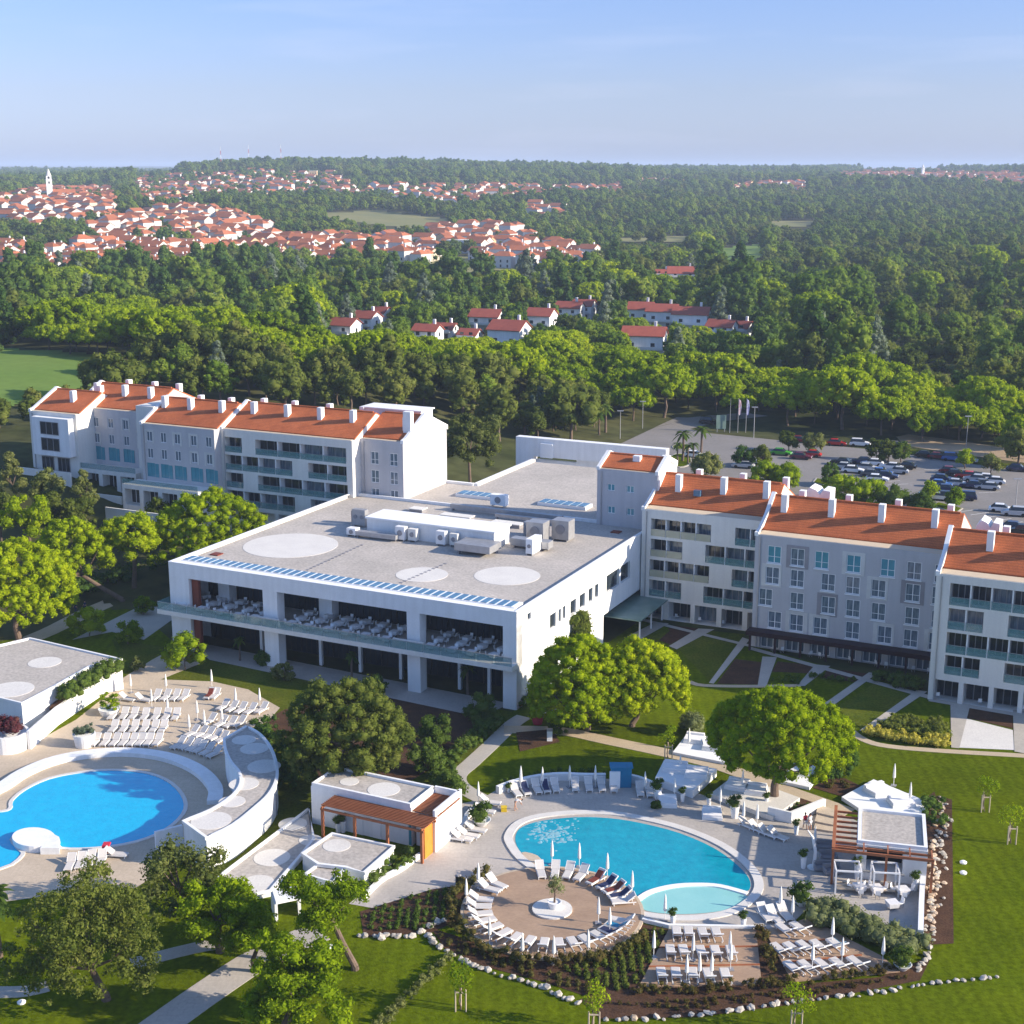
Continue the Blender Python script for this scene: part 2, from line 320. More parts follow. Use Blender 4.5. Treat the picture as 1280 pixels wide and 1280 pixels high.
M['hair'] = mat('dark_hair', (0.03, 0.02, 0.015), None, 3.0)
M['yellow'] = mat('yellow_plastic', (0.70, 0.48, 0.02), None, 3.0, rough=0.5)
M['bluepaint'] = mat('blue_paint', (0.02, 0.20, 0.36), None, 1.0, rough=0.5)
M['greenglass'] = mat('green_glass', (0.14, 0.22, 0.19), (0.2, 0.28, 0.24), 0.6, rough=0.1, spec=0.5)
M['pinef'] = fol('stone_pine_needles', [(0.050, 0.085, 0.003), (0.112, 0.160, 0.004), (0.175, 0.220, 0.005), (0.235, 0.262, 0.008)], gain=1.65)
M['oakf'] = fol('holm_oak_leaves', [(0.034, 0.054, 0.011), (0.070, 0.095, 0.018), (0.112, 0.134, 0.026), (0.152, 0.160, 0.040)])
M['olivef'] = fol('olive_tree_leaves', [(0.04, 0.06, 0.016), (0.09, 0.11, 0.03), (0.15, 0.165, 0.05), (0.20, 0.20, 0.08)])
M['conif'] = fol('dark_conifer_needles', [(0.026, 0.060, 0.016), (0.050, 0.095, 0.020), (0.080, 0.130, 0.026), (0.115, 0.160, 0.038)])
M['cedarf'] = fol('blue_cedar_needles', [(0.06, 0.085, 0.06), (0.10, 0.13, 0.09), (0.15, 0.185, 0.13), (0.19, 0.22, 0.16)])
M['broadf'] = fol('mixed_wood_leaves', [(0.045, 0.085, 0.012), (0.085, 0.140, 0.016), (0.135, 0.185, 0.022), (0.185, 0.220, 0.032)])
M['limef'] = fol('lime_green_leaves', [(0.048, 0.085, 0.004), (0.105, 0.155, 0.005), (0.165, 0.215, 0.007), (0.225, 0.26, 0.012)], gain=1.6)
M['hedgef'] = fol('hedge_leaves', [(0.025, 0.05, 0.010), (0.05, 0.085, 0.016), (0.08, 0.12, 0.022), (0.11, 0.14, 0.035)])
M['redhedge'] = fol('brown_hedge_leaves', [(0.05, 0.035, 0.015), (0.08, 0.06, 0.02), (0.09, 0.09, 0.025), (0.12, 0.10, 0.04)])
M['greygreen'] = fol('lavender_leaves', [(0.08, 0.10, 0.04), (0.13, 0.15, 0.065), (0.17, 0.19, 0.085), (0.22, 0.22, 0.12)])
M['yellowgrass'] = fol('yellow_grass_blades', [(0.20, 0.19, 0.03), (0.30, 0.27, 0.04), (0.38, 0.33, 0.06), (0.42, 0.36, 0.09)])
M['purplef'] = fol('purple_leaves', [(0.05, 0.012, 0.02), (0.08, 0.02, 0.03), (0.10, 0.04, 0.04), (0.12, 0.08, 0.05)])
# ------------------------------------------------------------------ foliage meshes
def np_mesh(name, V, Q, T, mats, mi=None):
    me = bpy.data.meshes.new(name); nq, nt = len(Q), len(T)
    me.vertices.add(len(V)); me.vertices.foreach_set('co', np.asarray(V, dtype=np.float32).ravel())
    me.loops.add(nq * 4 + nt * 3); me.polygons.add(nq + nt)
    idx = np.concatenate([np.asarray(Q, dtype=np.int32).ravel(), np.asarray(T, dtype=np.int32).ravel()]) if nt else np.asarray(Q, dtype=np.int32).ravel()
    me.loops.foreach_set('vertex_index', idx)
    st_ = np.concatenate([np.arange(nq, dtype=np.int32) * 4, nq * 4 + np.arange(nt, dtype=np.int32) * 3])
    me.polygons.foreach_set('loop_start', st_)
    for m in (mats if isinstance(mats, (list, tuple)) else [mats]): me.materials.append(m)
    me.update(calc_edges=True); me.validate(); return me
_ph = (1 + 5 ** .5) / 2
ICO_V = np.array([(-1, _ph, 0), (1, _ph, 0), (-1, -_ph, 0), (1, -_ph, 0), (0, -1, _ph), (0, 1, _ph), (0, -1, -_ph), (0, 1, -_ph), (_ph, 0, -1), (_ph, 0, 1), (-_ph, 0, -1), (-_ph, 0, 1)]) / math.sqrt(1 + _ph * _ph)
ICO_F = np.array([(0, 11, 5), (0, 5, 1), (0, 1, 7), (0, 7, 10), (0, 10, 11), (1, 5, 9), (5, 11, 4), (11, 10, 2), (10, 7, 6), (7, 1, 8), (3, 9, 4), (3, 4, 2), (3, 2, 6), (3, 6, 8), (3, 8, 9), (4, 9, 5), (2, 4, 11), (6, 2, 10), (8, 6, 7), (9, 8, 1)])
def leaves(name, C, R, nq, leaf, seed, m, core=0.70, tilt=0.55, squash=0.85, aspect=0.6):
    """Leaf clumps: nq small faces spread over the shell of every clump (C centres, R radii), with a leafy inner mass."""
    rg = np.random.RandomState(seed); C = np.asarray(C, float); R = np.asarray(R, float); n = len(C)
    w = R ** 2; cnt = np.maximum(6, (w / w.mean() * nq)).astype(int)
    I = np.repeat(np.arange(n), cnt); N = len(I)
    D = rg.normal(size=(N, 3)); D[:, 2] += 0.25; D /= np.linalg.norm(D, axis=1)[:, None]
    rad = R[I] * (0.70 + 0.46 * rg.rand(N) ** 1.4); P = C[I] + D * rad[:, None] * np.array([1, 1, squash])
    keep = np.ones(N, bool)                                   # drop the faces buried deep in another clump
    for s in range(0, N, 4000):
        d2 = ((P[s:s + 4000, None, :] - C[None]) ** 2).sum(2) / (R[None] ** 2)
        keep[s:s + 4000] = d2.min(1) > 0.40
    P, D, I = P[keep], D[keep], I[keep]; N = len(P)
    nn = D + rg.normal(size=(N, 3)) * tilt; nn /= np.linalg.norm(nn, axis=1)[:, None]
    a = np.cross(nn, rg.normal(size=(N, 3))); a /= np.linalg.norm(a, axis=1)[:, None]; b = np.cross(nn, a)
    sz = leaf * (0.4 + 1.0 * rg.rand(N) ** 1.5)[:, None]
    V = np.stack([P - a * sz, P - b * sz * aspect, P + a * sz, P + b * sz * aspect], 1).reshape(-1, 3)
    Q = np.arange(N * 4).reshape(-1, 4); T = np.zeros((0, 3), int)
    if core:
        cv = (C[:, None, :] + ICO_V[None] * (R[:, None, None] * core) * np.array([1, 1, squash]) * (0.85 + 0.3 * rg.rand(n, 12, 1))).reshape(-1, 3)
        T = (ICO_F[None] + (np.arange(n) * 12)[:, None, None] + len(V)).reshape(-1, 3); V = np.concatenate([V, cv])
    return np_mesh(name, V, Q, T, m)
def pts_umbrella(rg, R, h, n, rp):          # a full dome of even clumps with a nearly flat underside
    C = []; Rr = []; p1, p2 = rg.uniform(0, 6, 2); m = int(n * .86)
    for i in range(m):
        z = 1 - (i + .5) / m * 1.12; q = math.sqrt(max(0, 1 - z * z)) if z > 0 else 1.0 + z * .6; a = i * 2.39996 + rg.normal() * .16
        w = 1 + .09 * math.sin(3 * a + p1) + .06 * math.sin(5 * a + p2); k = rg.uniform(.86, 1.04)
        C.append((q * R * w * k * math.cos(a), q * R * w * k * math.sin(a), z * h * rg.uniform(.88, 1.05) * (1 + .06 * math.sin(4 * a + p2)))); Rr.append(rp * rg.uniform(.7, 1.25))
    for i in range(n - m): a = rg.uniform(0, 6.283); q = rg.uniform(.1, .8); C.append((q * R * math.cos(a), q * R * math.sin(a), rg.uniform(.0, .25) * h)); Rr.append(rp * rg.uniform(.8, 1.2))
    return C, Rr
def pts_round(rg, R, h, n, rp, lump=0.18, low=-0.75):
    C = []; Rr = []; ph = rg.uniform(0, 6, 6)
    while len(C) < n:
        d = rg.normal(size=3); d /= np.linalg.norm(d)
        if d[2] < low: continue
        w = 1 + lump * (math.sin(3 * d[0] * 2 + ph[0]) + math.sin(4 * d[1] + ph[1]) + math.sin(5 * d[2] + ph[2])) / 1.6
        k = w * rg.uniform(0.62, 1.0) * .92
        C.append((d[0] * R * k, d[1] * R * k, d[2] * h * k)); Rr.append(rp * (rg.uniform(0.45, .9) if rg.rand() < .55 else rg.uniform(.9, 1.4)))
    return C, Rr
def pts_cone(rg, R, h, n, rp):
    C = []; Rr = []
    for i in range(n):
        t = rg.rand() ** 0.75; a = rg.uniform(0, 6.283); tier = math.floor(t * 7) / 7; r = R * (1 - t) ** 0.8 * rg.uniform(0.55, 1.0)
        C.append((r * math.cos(a), r * math.sin(a), (t * 0.8 + tier * 0.2) * h * 2 - h)); Rr.append(rp * rg.uniform(0.6, 1.2) * (0.55 + 0.6 * (1 - t)))
    return C, Rr
def pts_airy(rg, R, h, n, rp, arms=9):      # sprays along a few limbs, gaps between them
    C = []; Rr = []
    A = [(rg.uniform(0, 6.283), rg.uniform(-0.45, 1.0), rg.uniform(0.75, 1.05)) for _ in range(arms)]
    for i in range(n):
        az, el, ln = A[i % arms]; t = rg.uniform(0.35, 1.0); az += rg.normal() * 0.22; s = ln * t
        C.append((R * s * math.cos(az) * math.cos(el * .9), R * s * math.sin(az) * math.cos(el * .9), h * s * math.sin(el) + rg.normal() * h * .10)); Rr.append(rp * rg.uniform(.6, 1.3))
    return C, Rr
def trunk_mesh(name, H, r, crownR, crownH, seed, lean=(0, 0), limbs=6, fork=0.6):
    rg = random.Random(seed); b = MB(); top = Vector((lean[0], lean[1], H * fork))
    mid = top * 0.5 + Vector((rg.uniform(-.25, .25), rg.uniform(-.25, .25), 0))
    b.chain([Vector((0, 0, -0.6)), Vector((0, 0, 0.3)), mid, top], [r * 1.5, r * 1.15, r * .95, r * .8], 9)
    for i in range(limbs):
        a = 6.283 * i / limbs + rg.uniform(-.4, .4); q = rg.uniform(.35, .75) * crownR
        e = Vector((lean[0] + q * math.cos(a), lean[1] + q * math.sin(a), H + crownH * rg.uniform(-.1, .45)))
        m = top * .5 + e * .5 + Vector((0, 0, -0.08 * crownR)); b.chain([top - Vector((0, 0, .15)), m, e], [r * .5, r * .34, r * .13], 6)
    return b.mesh(name, M['bark'])
# medium-detail kinds for the woods: (crown mesh, trunk mesh, crown radius)
KIND = {}
def kind(key, pts, trunkH, nq, leaf, mt, seed, cR, cH, core=0.84, tr=.22, **k):
    C, R = pts; C = [(x, y, z + trunkH) for x, y, z in C]
    KIND[key] = (leaves(key + '_crown', C, R, nq, leaf, seed, M[mt], core=core, **k), trunk_mesh(key + '_trunk', trunkH, tr, cR, cH, seed, fork=.75, limbs=5), cR, trunkH + cH)
rs = np.random.RandomState
kind('pine_a', pts_umbrella(rs(1), 5.4, 3.1, 84, .98), 5.2, 46, .30, 'pinef', 1, 5.2, 2.9)
kind('pine_b', pts_umbrella(rs(2), 4.7, 3.4, 74, .95), 4.8, 46, .30, 'pinef', 2, 4.6, 3.2)
kind('oak_a', pts_round(rs(3), 3.6, 3.9, 62, 1.15), 5.0, 44, .34, 'oakf', 3, 4.6, 3.9)
kind('oak_b', pts_round(rs(4), 2.8, 4.4, 56, 1.1, .26), 5.4, 44, .32, 'oakf', 4, 3.8, 4.4)
kind('broad_a', pts_round(rs(5), 3.4, 4.0, 60, 1.15, .22), 5.0, 44, .34, 'broadf', 5, 4.4, 4.0)
kind('broad_b', pts_round(rs(6), 3.0, 4.8, 60, 1.1, .28), 5.6, 44, .34, 'broadf', 6, 4.0, 4.8)
kind('conif_a', pts_cone(rs(7), 3.6, 5.6, 64, 1.15), 6.4, 40, .34, 'conif', 7, 3.6, 5.4)
kind('conif_b', pts_round(rs(8), 3.2, 4.6, 60, 1.15, .3), 5.8, 42, .36, 'conif', 8, 4.2, 4.6)
kind('cedar_a', pts_cone(rs(9), 3.4, 5.4, 60, 1.05), 6.2, 40, .32, 'cedarf', 9, 3.4, 5.2)
kind('bush_a', pts_round(rs(10), 3.0, 2.1, 30, 1.0, .25, -.3), 1.6, 44, .30, 'broadf', 10, 3.0, 2.1, tr=.1)
kind('bush_b', pts_round(rs(11), 2.8, 2.0, 28, .95, .25, -.3), 1.5, 44, .28, 'oakf', 11, 2.8, 2.0, tr=.1)
def tree_obj(name, key, label, cat, loc, rz, scale, group):
    cr, tk, cR, H = KIND[key]
    t = thing(name, label, cat, loc, rz, group); t.scale = (scale,) * 3
    link('crown', cr, t); link('trunk', tk, t); return t
# ------------------------------------------------------------------ terrain
def build_terrain():
    az = np.linspace(math.radians(-48), math.radians(48), 150); rr = [40.0]
    while rr[-1] < 15500: rr.append(rr[-1] * 1.028 + 1.2)
    V = []; n = len(az)
    for r in rr:
        for a in az:
            x, y = r * math.sin(a), r * math.cos(a); V.append((x, y, terr(x, y)))
    Q = [(i * n + j, i * n + j + 1, (i + 1) * n + j + 1, (i + 1) * n + j) for i in range(len(rr) - 1) for j in range(n - 1)]
    me = np_mesh('terrain', V, Q, np.zeros((0, 3), int), M['ground']); me.polygons.foreach_set('use_smooth', [True] * len(Q))
    tag(link('terrain', me), kind='structure')
build_terrain()
def ridge(name, px0, px1, r, py_top, amp, seed):
    """A far hill range: a long low mountain body with a crest and two flanks."""
    rg = random.Random(seed); b = MB(); n = 40; rows = []
    for i in range(n + 1):
        px = px0 + (px1 - px0) * i / n; a = math.atan((px - 640) / (F / CT)); t = i / n
        zt = HC - (py_top - 210) / (F * 1.03) * r; h = zt * (1) + amp * (math.sin(t * 7 + seed) + .5 * math.sin(t * 17 + 2 * seed)) * 1.0
        h *= 0.55 + 0.45 * math.sin(math.pi * min(1, max(0, t))) ** .5
        for k, (dr, f) in enumerate(((-1800, 0), (-700, .62), (0, 1), (900, .6), (2000, 0))): rows.append(((r + dr) * math.sin(a), (r + dr) * math.cos(a), h * f - 3))
    b.add(rows, [(i * 5 + k, i * 5 + k + 1, (i + 1) * 5 + k + 1, (i + 1) * 5 + k) for i in range(n) for k in range(4)])
    tag(b.obj(name, M['ground']), kind='structure')
ridge('hills', -200, 330, 13500, 207, 6, 1)
ridge('hills', 760, 1120, 12500, 209, 8, 2)
ridge('hills', 1060, 1600, 14500, 208, 10, 3)
def sheet(name, pts, m, z, kind='structure', **k):
    b = MB(); n = len(pts); a = sum(pts[i][0] * pts[(i + 1) % n][1] - pts[(i + 1) % n][0] * pts[i][1] for i in range(n))
    if a < 0: pts = pts[::-1]
    b.add([(p[0], p[1], z) for p in pts], [tuple(range(n))]); return tag(b.obj(name, M[m]), kind=kind)
def pin(px, py, poly):
    c = False; n = len(poly); j = n - 1
    for i in range(n):
        xi, yi = poly[i]; xj, yj = poly[j]
        if (yi > py) != (yj > py) and px < (xj - xi) * (py - yi) / (yj - yi) + xi: c = not c
        j = i
    return c
def terrain_sheet(name, poly, m, lift=0.35, step=(6, 2.5)):
    """A ground cover that follows the slope (poly traced on the ground)."""
    xs = [p[0] for p in poly]; ys = [p[1] for p in poly]; b = MB(); cache = {}
    nx = int((max(xs) - min(xs)) / step[0]) + 1; ny = int((max(ys) - min(ys)) / step[1]) + 1
    for i in range(nx):
        for j in range(ny):
            x0, y0 = min(xs) + i * step[0], min(ys) + j * step[1]
            if not pin(x0 + step[0] / 2, y0 + step[1] / 2, poly): continue
            ids = []
            for q in ((i, j + 1), (i + 1, j + 1), (i + 1, j), (i, j)):
                if q not in cache:
                    h = hit(min(xs) + q[0] * step[0], min(ys) + q[1] * step[1])
                    if h is None: ids = None; break
                    cache[q] = len(b.v); b.v.append((h[0], h[1], h[2] + lift))
                ids.append(cache[q])
            if ids: b.f.append(ids); b.m.append(0)
    if b.f: tag(b.obj(name, M[m]), kind='structure')
terrain_sheet('field', [(-60, 445), (-40, 436), (60, 438), (150, 446), (160, 462), (135, 478), (60, 495), (10, 510), (-60, 520)], 'field', .15)
terrain_sheet('field', [(400, 267), (470, 264), (560, 274), (565, 284), (500, 286), (410, 274)], 'dryfield', .8)
terrain_sheet('field', [(490, 330), (560, 322), (690, 322), (690, 335), (600, 342), (500, 345)], 'dryfield', .8)
terrain_sheet('field', [(900, 312), (950, 306), (960, 322), (925, 328), (898, 324)], 'field', .8)
terrain_sheet('field', [(770, 298), (860, 296), (862, 303), (775, 304)], 'dryfield', .8)
terrain_sheet('field', [(960, 278), (1020, 277), (1020, 283), (962, 284)], 'dryfield', .8)
# ------------------------------------------------------------------ hotel buildings (axes: u along the facades, v away from the camera)
def site(name, label, cat, u, v, z=0.0, group=None):
    x, y = XY(u, v); return thing(name, label, cat, (x, y, z), -PH, group)
def facade(b, x0, x1, y, z0, z1, ops):
    """Front wall in the plane y with real recesses: ops = (x0, x1, z0, z1, depth)."""
    X = sorted({x0, x1, *[o[0] for o in ops], *[o[1] for o in ops]}); Z = sorted({z0, z1, *[o[2] for o in ops], *[o[3] for o in ops]})
    for i in range(len(X) - 1):
        for j in range(len(Z) - 1):
            cx, cz = (X[i] + X[i + 1]) / 2, (Z[j] + Z[j + 1]) / 2
            if any(o[0] < cx < o[1] and o[2] < cz < o[3] for o in ops): continue
            b.quad((X[i], y, Z[j]), (X[i + 1], y, Z[j]), (X[i + 1], y, Z[j + 1]), (X[i], y, Z[j + 1]))
    for a, c, e, f, d in ops:
        b.quad((a, y, e), (a, y + d, e), (a, y + d, f), (a, y, f)); b.quad((c, y + d, e), (c, y, e), (c, y, f), (c, y + d, f))
        b.quad((a, y, f), (a, y + d, f), (c, y + d, f), (c, y, f)); b.quad((a, y + d, e), (a, y, e), (c, y, e), (c, y + d, e))
        b.quad((a, y + d, e), (c, y + d, e), (c, y + d, f), (a, y + d, f))
_WM = {}
def win_meshes(w, h, style):
    k = (round(w, 2), round(h, 2), style)
    if k not in _WM:
        f = MB(); t = .09
        f.box(-w / 2, -w / 2 + t, -.07, 0, 0, h); f.box(w / 2 - t, w / 2, -.07, 0, 0, h); f.box(-w / 2 + t, w / 2 - t, -.07, 0, 0, t); f.box(-w / 2 + t, w / 2 - t, -.07, 0, h - t, h)
        nb = 1 if w < 2.2 else 2
        for i in range(nb):
            x = -w / 2 + w * (i + 1) / (nb + 1); f.box(x - .05, x + .05, -.065, 0, t, h - t)
        if style == 'low': f.box(-w / 2 + t, w / 2 - t, -.062, 0, h * .36, h * .36 + .06)
        p = MB(); p.box(-w / 2 + t / 2, w / 2 - t / 2, -.03, -.012, t / 2, h - t / 2)
        _WM[k] = (f, p, {})
    return _WM[k]
def window(root, x, y, z, w, h, fm='white2', pm='curtain', style='plain', name='window'):
    f, p, c = win_meshes(w, h, style)
    if fm not in c: c[fm] = f.mesh('window_frame', M[fm])
    if ('p', pm) not in c: c[('p', pm)] = p.mesh('window_pane', M[pm])
    o = link(name, c[fm], root, (x, y, z)); link('pane', c[('p', pm)], o); return o
def loggia(root, x0, x1, y, z0, z1, depth, nb, rail='railglass', pm='curtain', div=True, railh=1.0):
    w = (x1 - x0) / nb
    for i in range(nb):
        a, c = x0 + i * w, x0 + (i + 1) * w
        window(root, (a + c) / 2, y + depth - .01, z0 + .02, w - .18, z1 - z0 - .1, 'greymetal', RNG.choice([pm, 'darkglass', 'darkglass', 'darkglass']), name='balcony_door')
        if railh:
            r = MB(); r.box(a + .06, c - .06, y - .03, y - .005, z0, z0 + railh); o = r.obj('balcony_railing', M[rail], root)
            h = MB(); h.box(a + .05, c - .05, y - .05, y + .01, z0 + railh, z0 + railh + .05); h.obj('handrail', M['greymetal'], o)
        if i and div:
            d = MB(); d.box(a - .08, a + .08, y + .06, y + depth - .03, z0 + .003, z1 - .003); d.obj('balcony_divider', M['white'], root)
CH = {}
def chimney(parent, x, y, z, h=1.85, w=.8, vent=True):
    if 'b' not in CH:
        b = MB(); b.box(-w / 2, w / 2, -.5, .5, -1.2, h); CH['b'] = b.mesh('chimney', M['white'])
        c = MB(); c.box(-w / 2 - .08, w / 2 + .08, -.58, .58, h, h + .12); CH['c'] = c.mesh('chimney_cap', M['white2'])
        l = MB()
        for k in range(6): l.box(-w / 2 + .16, w / 2 - .16, -.53, -.502, .5 + k * .27, .62 + k * .27)
        CH['l'] = l.mesh('chimney_louvre', M['greymetal'])
    o = link('chimney', CH['b'], parent, (x, y, z)); return o
def block(root, x0, x1, y0, D, zg, ze, zr, ops, wm, verges=('L', 'R'), ledge=2.4, wname='wall', chim=(), back=True, hip=False):
    """One wing section: walls with recesses and gables, two tiled slopes, parapets along the slopes, chimneys on the tiles."""
    b = MB(); yb = y0 + D; ym = y0 + D / 2
    facade(b, x0, x1, y0, zg, ze, ops)
    for x, s in ((x0, -1), (x1, 1)):
        pl = [(x, y0, zg), (x, yb, zg), (x, yb, ze), (x, ym, zr), (x, y0 + ledge, ze), (x, y0, ze)]
        b.add(pl, [tuple(range(6)) if s > 0 else tuple(range(5, -1, -1))])
    b.quad((x1, yb, zg), (x0, yb, zg), (x0, yb, ze), (x1, yb, ze))
    b.quad((x0, y0, ze), (x1, y0, ze), (x1, y0 + ledge, ze), (x0, y0 + ledge, ze))
    wall = b.obj(wname, M[wm], root)
    g_ = MB(); g_.box(x0 + .3, x1 - .3, y0 + .12, y0 + ledge - .1, ze + .004, ze + .05); g_.obj('gutter_ledge', M['coping'], root)
    r = MB(); t = .22; xa, xb_ = x0 + .02, x1 - .02
    r.hexa([(xa, y0 + ledge, ze + .01), (xb_, y0 + ledge, ze + .01), (xb_, ym, zr + .01), (xa, ym, zr + .01)], [(xa, y0 + ledge, ze + t), (xb_, y0 + ledge, ze + t), (xb_, ym, zr + t), (xa, ym, zr + t)])
    r.hexa([(xa, ym + .002, zr + .01), (xb_, ym + .002, zr + .01), (xb_, yb + .3, ze - .1), (xa, yb + .3, ze - .1)], [(xa, ym + .002, zr + t), (xb_, ym + .002, zr + t), (xb_, yb + .3, ze + t - .1), (xa, yb + .3, ze + t - .1)])
    roof = r.obj('roof', M['tile'], root)
    rc = MB(); rc.tube((xa + .45, ym, zr + t - .03), (xb_ - .45, ym, zr + t - .03), .2, n=8); rc.obj('ridge_cap', M['tile'], roof)
    dp = MB(); dp.tube((x0 + .7, y0 - .1, zg + .3), (x0 + .7, y0 - .1, ze - .3), .07, n=6); dp.obj('downpipe', M['steel'], root)
    for s in verges:
        xl, xr = (x0 - .12, x0 + .42) if s == 'L' else (x1 - .42, x1 + .12)
        v = MB(); p = [(y0 - .06, ze - .25), (y0 - .06, ze + .28), (y0 + ledge, ze + .5), (ym, zr + .62), (yb + .3, ze + .45), (yb + .3, ze - .3), (ym, zr - .12)]
        n = len(p); v.add([(xl, *q) for q in p] + [(xr, *q) for q in p], [tuple(range(n))[::-1], tuple(range(n, 2 * n))] + [(i, (i + 1) % n, n + (i + 1) % n, n + i) for i in range(n)])
        v.obj('gable_parapet', M['white'], root)
    for cx, cyy in chim:
        zz = ze + (zr - ze) * (1 - abs(cyy - ym) / (D / 2)); chimney(roof, cx, cyy, zz)
    return wall, roof
# ---- right wing: three stepped sections
R = site('hotel_building', 'hotel wing of three stepped blocks with bright orange roofs beside the car park', 'hotel', 0, 0)
LG = 1.35
def sect_loggia(root, x0, W, y, rows, ground, zoff=0.0, gdepth=2.0, rails=None):
    ops = []
    for ri, (z0, z1, spans) in enumerate(rows):
        for si, (a, c, nb) in enumerate(spans):
            ops.append((x0 + a * W, x0 + c * W, z0 + zoff, z1 + zoff, LG))
            loggia(root, x0 + a * W, x0 + c * W, y, z0 + zoff, z1 + zoff, LG, nb, rail=(rails or {}).get((ri, si), 'railglass'))
    for a, c in ground:
        ops.append((x0 + a * W, x0 + c * W, .05 + zoff, 2.75 + zoff, gdepth)); loggia(root, x0 + a * W, x0 + c * W, y, .05 + zoff, 2.75 + zoff, gdepth, 1, railh=0, pm='curtain')
    return ops
A0, AW, AY = -1.0, 18.3, 41.0
ops = sect_loggia(R, A0, AW, AY, [(12.2, 14.7, [(.075, .56, 4), (.75, .985, 2)]), (9.2, 11.75, [(.075, .335, 2), (.52, .985, 3)]), (6.2, 8.7, [(.07, .555, 4), (.735, .985, 2)]), (3.3, 5.7, [(.07, .335, 2), (.515, .985, 3)])],
                 [(.04, .19), (.235, .415), (.45, .625), (.665, .83), (.87, .985)], rails={(0, 0): 'railpale', (1, 0): 'railpale', (2, 0): 'railpale'})
block(R, A0, A0 + AW, AY, 15.4, -.3, 16.0, 19.6, ops, 'cream', ('L',), chim=[(2.6, 46.2), (3.9, 51.5), (9.2, 46.5), (10.5, 51.5), (15.4, 46.5), (16.8, 51.5)])
B0, BW, BY = 17.3, 25.4, 35.0
wrow = [(12.0, [.105, .228, .354, .518, .69, .82, .955]), (9.1, [.10, .231, .393, .52, .65, .82, .95]), (6.0, [.068, .235, .40, .527, .656, .825, .955]), (3.0, [.122, .239, .364, .531, .695, .825, .95])]
sur = {(0, 1): 'taupe', (0, 3): 'surround', (1, 0): 'surround', (1, 4): 'surround', (1, 5): 'taupe', (2, 2): 'taupe', (3, 1): 'surround', (3, 2): 'surround', (3, 4): 'surround', (3, 6): 'surround'}
ops = []
for ri, (z, xs) in enumerate(wrow):
    for i, fx in enumerate(xs):
        x = B0 + fx * BW; ops.append((x - .92, x + .92, z, z + 2.35, .14)); window(R, x, BY + .13, z + .005, 1.83, 2.34, 'white2', 'tealglass' if ri == 0 and i in (0, 2, 3, 4) else 'curtain', 'low')
        s = MB(); s.box(x - 1.0, x + 1.0, BY - .14, BY - .003, z - .14, z - .02); s.obj('window_sill', M['white2'], R)
        if (ri, i) in sur:
            s = MB(); dx = .45 if i % 2 else .2
            x1_, x2_, za, zb = x - 1.3 - .2, x + 1.0 + dx, z - .35, z + 2.75
            s.box(x1_, x - .93, BY - .05, BY - .002, za, zb); s.box(x + .93, x2_, BY - .05, BY - .002, za, zb); s.box(x - .93, x + .93, BY - .05, BY - .002, z + 2.36, zb); s.box(x - .93, x + .93, BY - .05, BY - .002, za, z - .15)
            s.obj('window_surround', M[sur[(ri, i)]], R)
for i in range(7):
    a = B0 + BW * (.045 + i * .135); ops.append((a, a + 2.7, .05, 2.35, .5)); window(R, a + 1.35, BY + .48, .06, 2.5, 2.2, 'white2', 'curtain', name='patio_door')
block(R, B0, B0 + BW, BY, 15.4, -.3, 15.7, 19.3, ops, 'lilac', ('L',), chim=[(19.6, 40.6), (20.8, 45.4), (26.0, 40.6), (27.2, 45.4), (32.6, 40.6), (33.8, 45.4), (39.4, 40.6), (40.6, 45.4)])
c = MB(); c.box(B0 - .25, B0 + BW - .1, BY - 1.9, BY - .02, 2.5, 2.75); c.box(B0 - .25, B0 + BW - .1, BY - 2.0, BY - 1.9, 2.2, 2.8)
cn = c.obj('canopy', M['maroon'], R)
for i in range(8):
    p = MB(); x = B0 + BW * (.012 + i * .135) ; p.box(x - .12, x + .12, BY - 1.88, BY - 1.5, 0, 2.5); p.obj('canopy_post', M['maroon'], cn)
C0, CW, CY = 42.4, 28.0, 25.0
ops = sect_loggia(R, C0, CW, CY, [(12.3, 15.0, [(.06, .40, 4), (.52, .85, 4)]), (9.3, 11.9, [(.06, .205, 2), (.305, .6, 3), (.68, .94, 3)]), (6.3, 8.9, [(.06, .40, 4), (.52, .85, 4)]), (3.6, 6.0, [(.06, .205, 2), (.305, .6, 3), (.68, .94, 3)])],
                 [(.022, .125), (.145, .25), (.27, .37), (.39, .49), (.51, .61), (.63, .73), (.75, .85), (.87, .97)])
block(R, C0, C0 + CW, CY, 15.4, -.3, 16.0, 19.6, ops, 'cream', ('L', 'R'), chim=[(47.6, 30.6), (48.8, 35.6), (54.4, 30.6), (61, 30.6)])
for (x, y, z, w) in ((20.6, 47.0, 16.6, 3.6), (45.0, 37.0, 16.8, 2.8)):      # notched stair heads on the rear slopes
    s = MB(); p = [(0, 0), (w, 0), (w, 3.1), (w * .72, 3.2), (w * .6, 2.5), (w * .46, 3.1), (w * .2, 3.4), (0, 2.6)]; n = len(p)
    s.add([(x + a, y, z + q) for a, q in p] + [(x + a, y + 3.0, z + q) for a, q in p], [tuple(range(n)), tuple(range(n, 2 * n))[::-1]] + [((i + 1) % n, i, n + i, n + (i + 1) % n) for i in range(n)])
    s.obj('stair_head', M['white'], R)
s = MB(); s.box(5.2, 6.2, 45.0, 45.7, 17.6, 18.45); s.obj('roof_light', M['blueglass'], R)
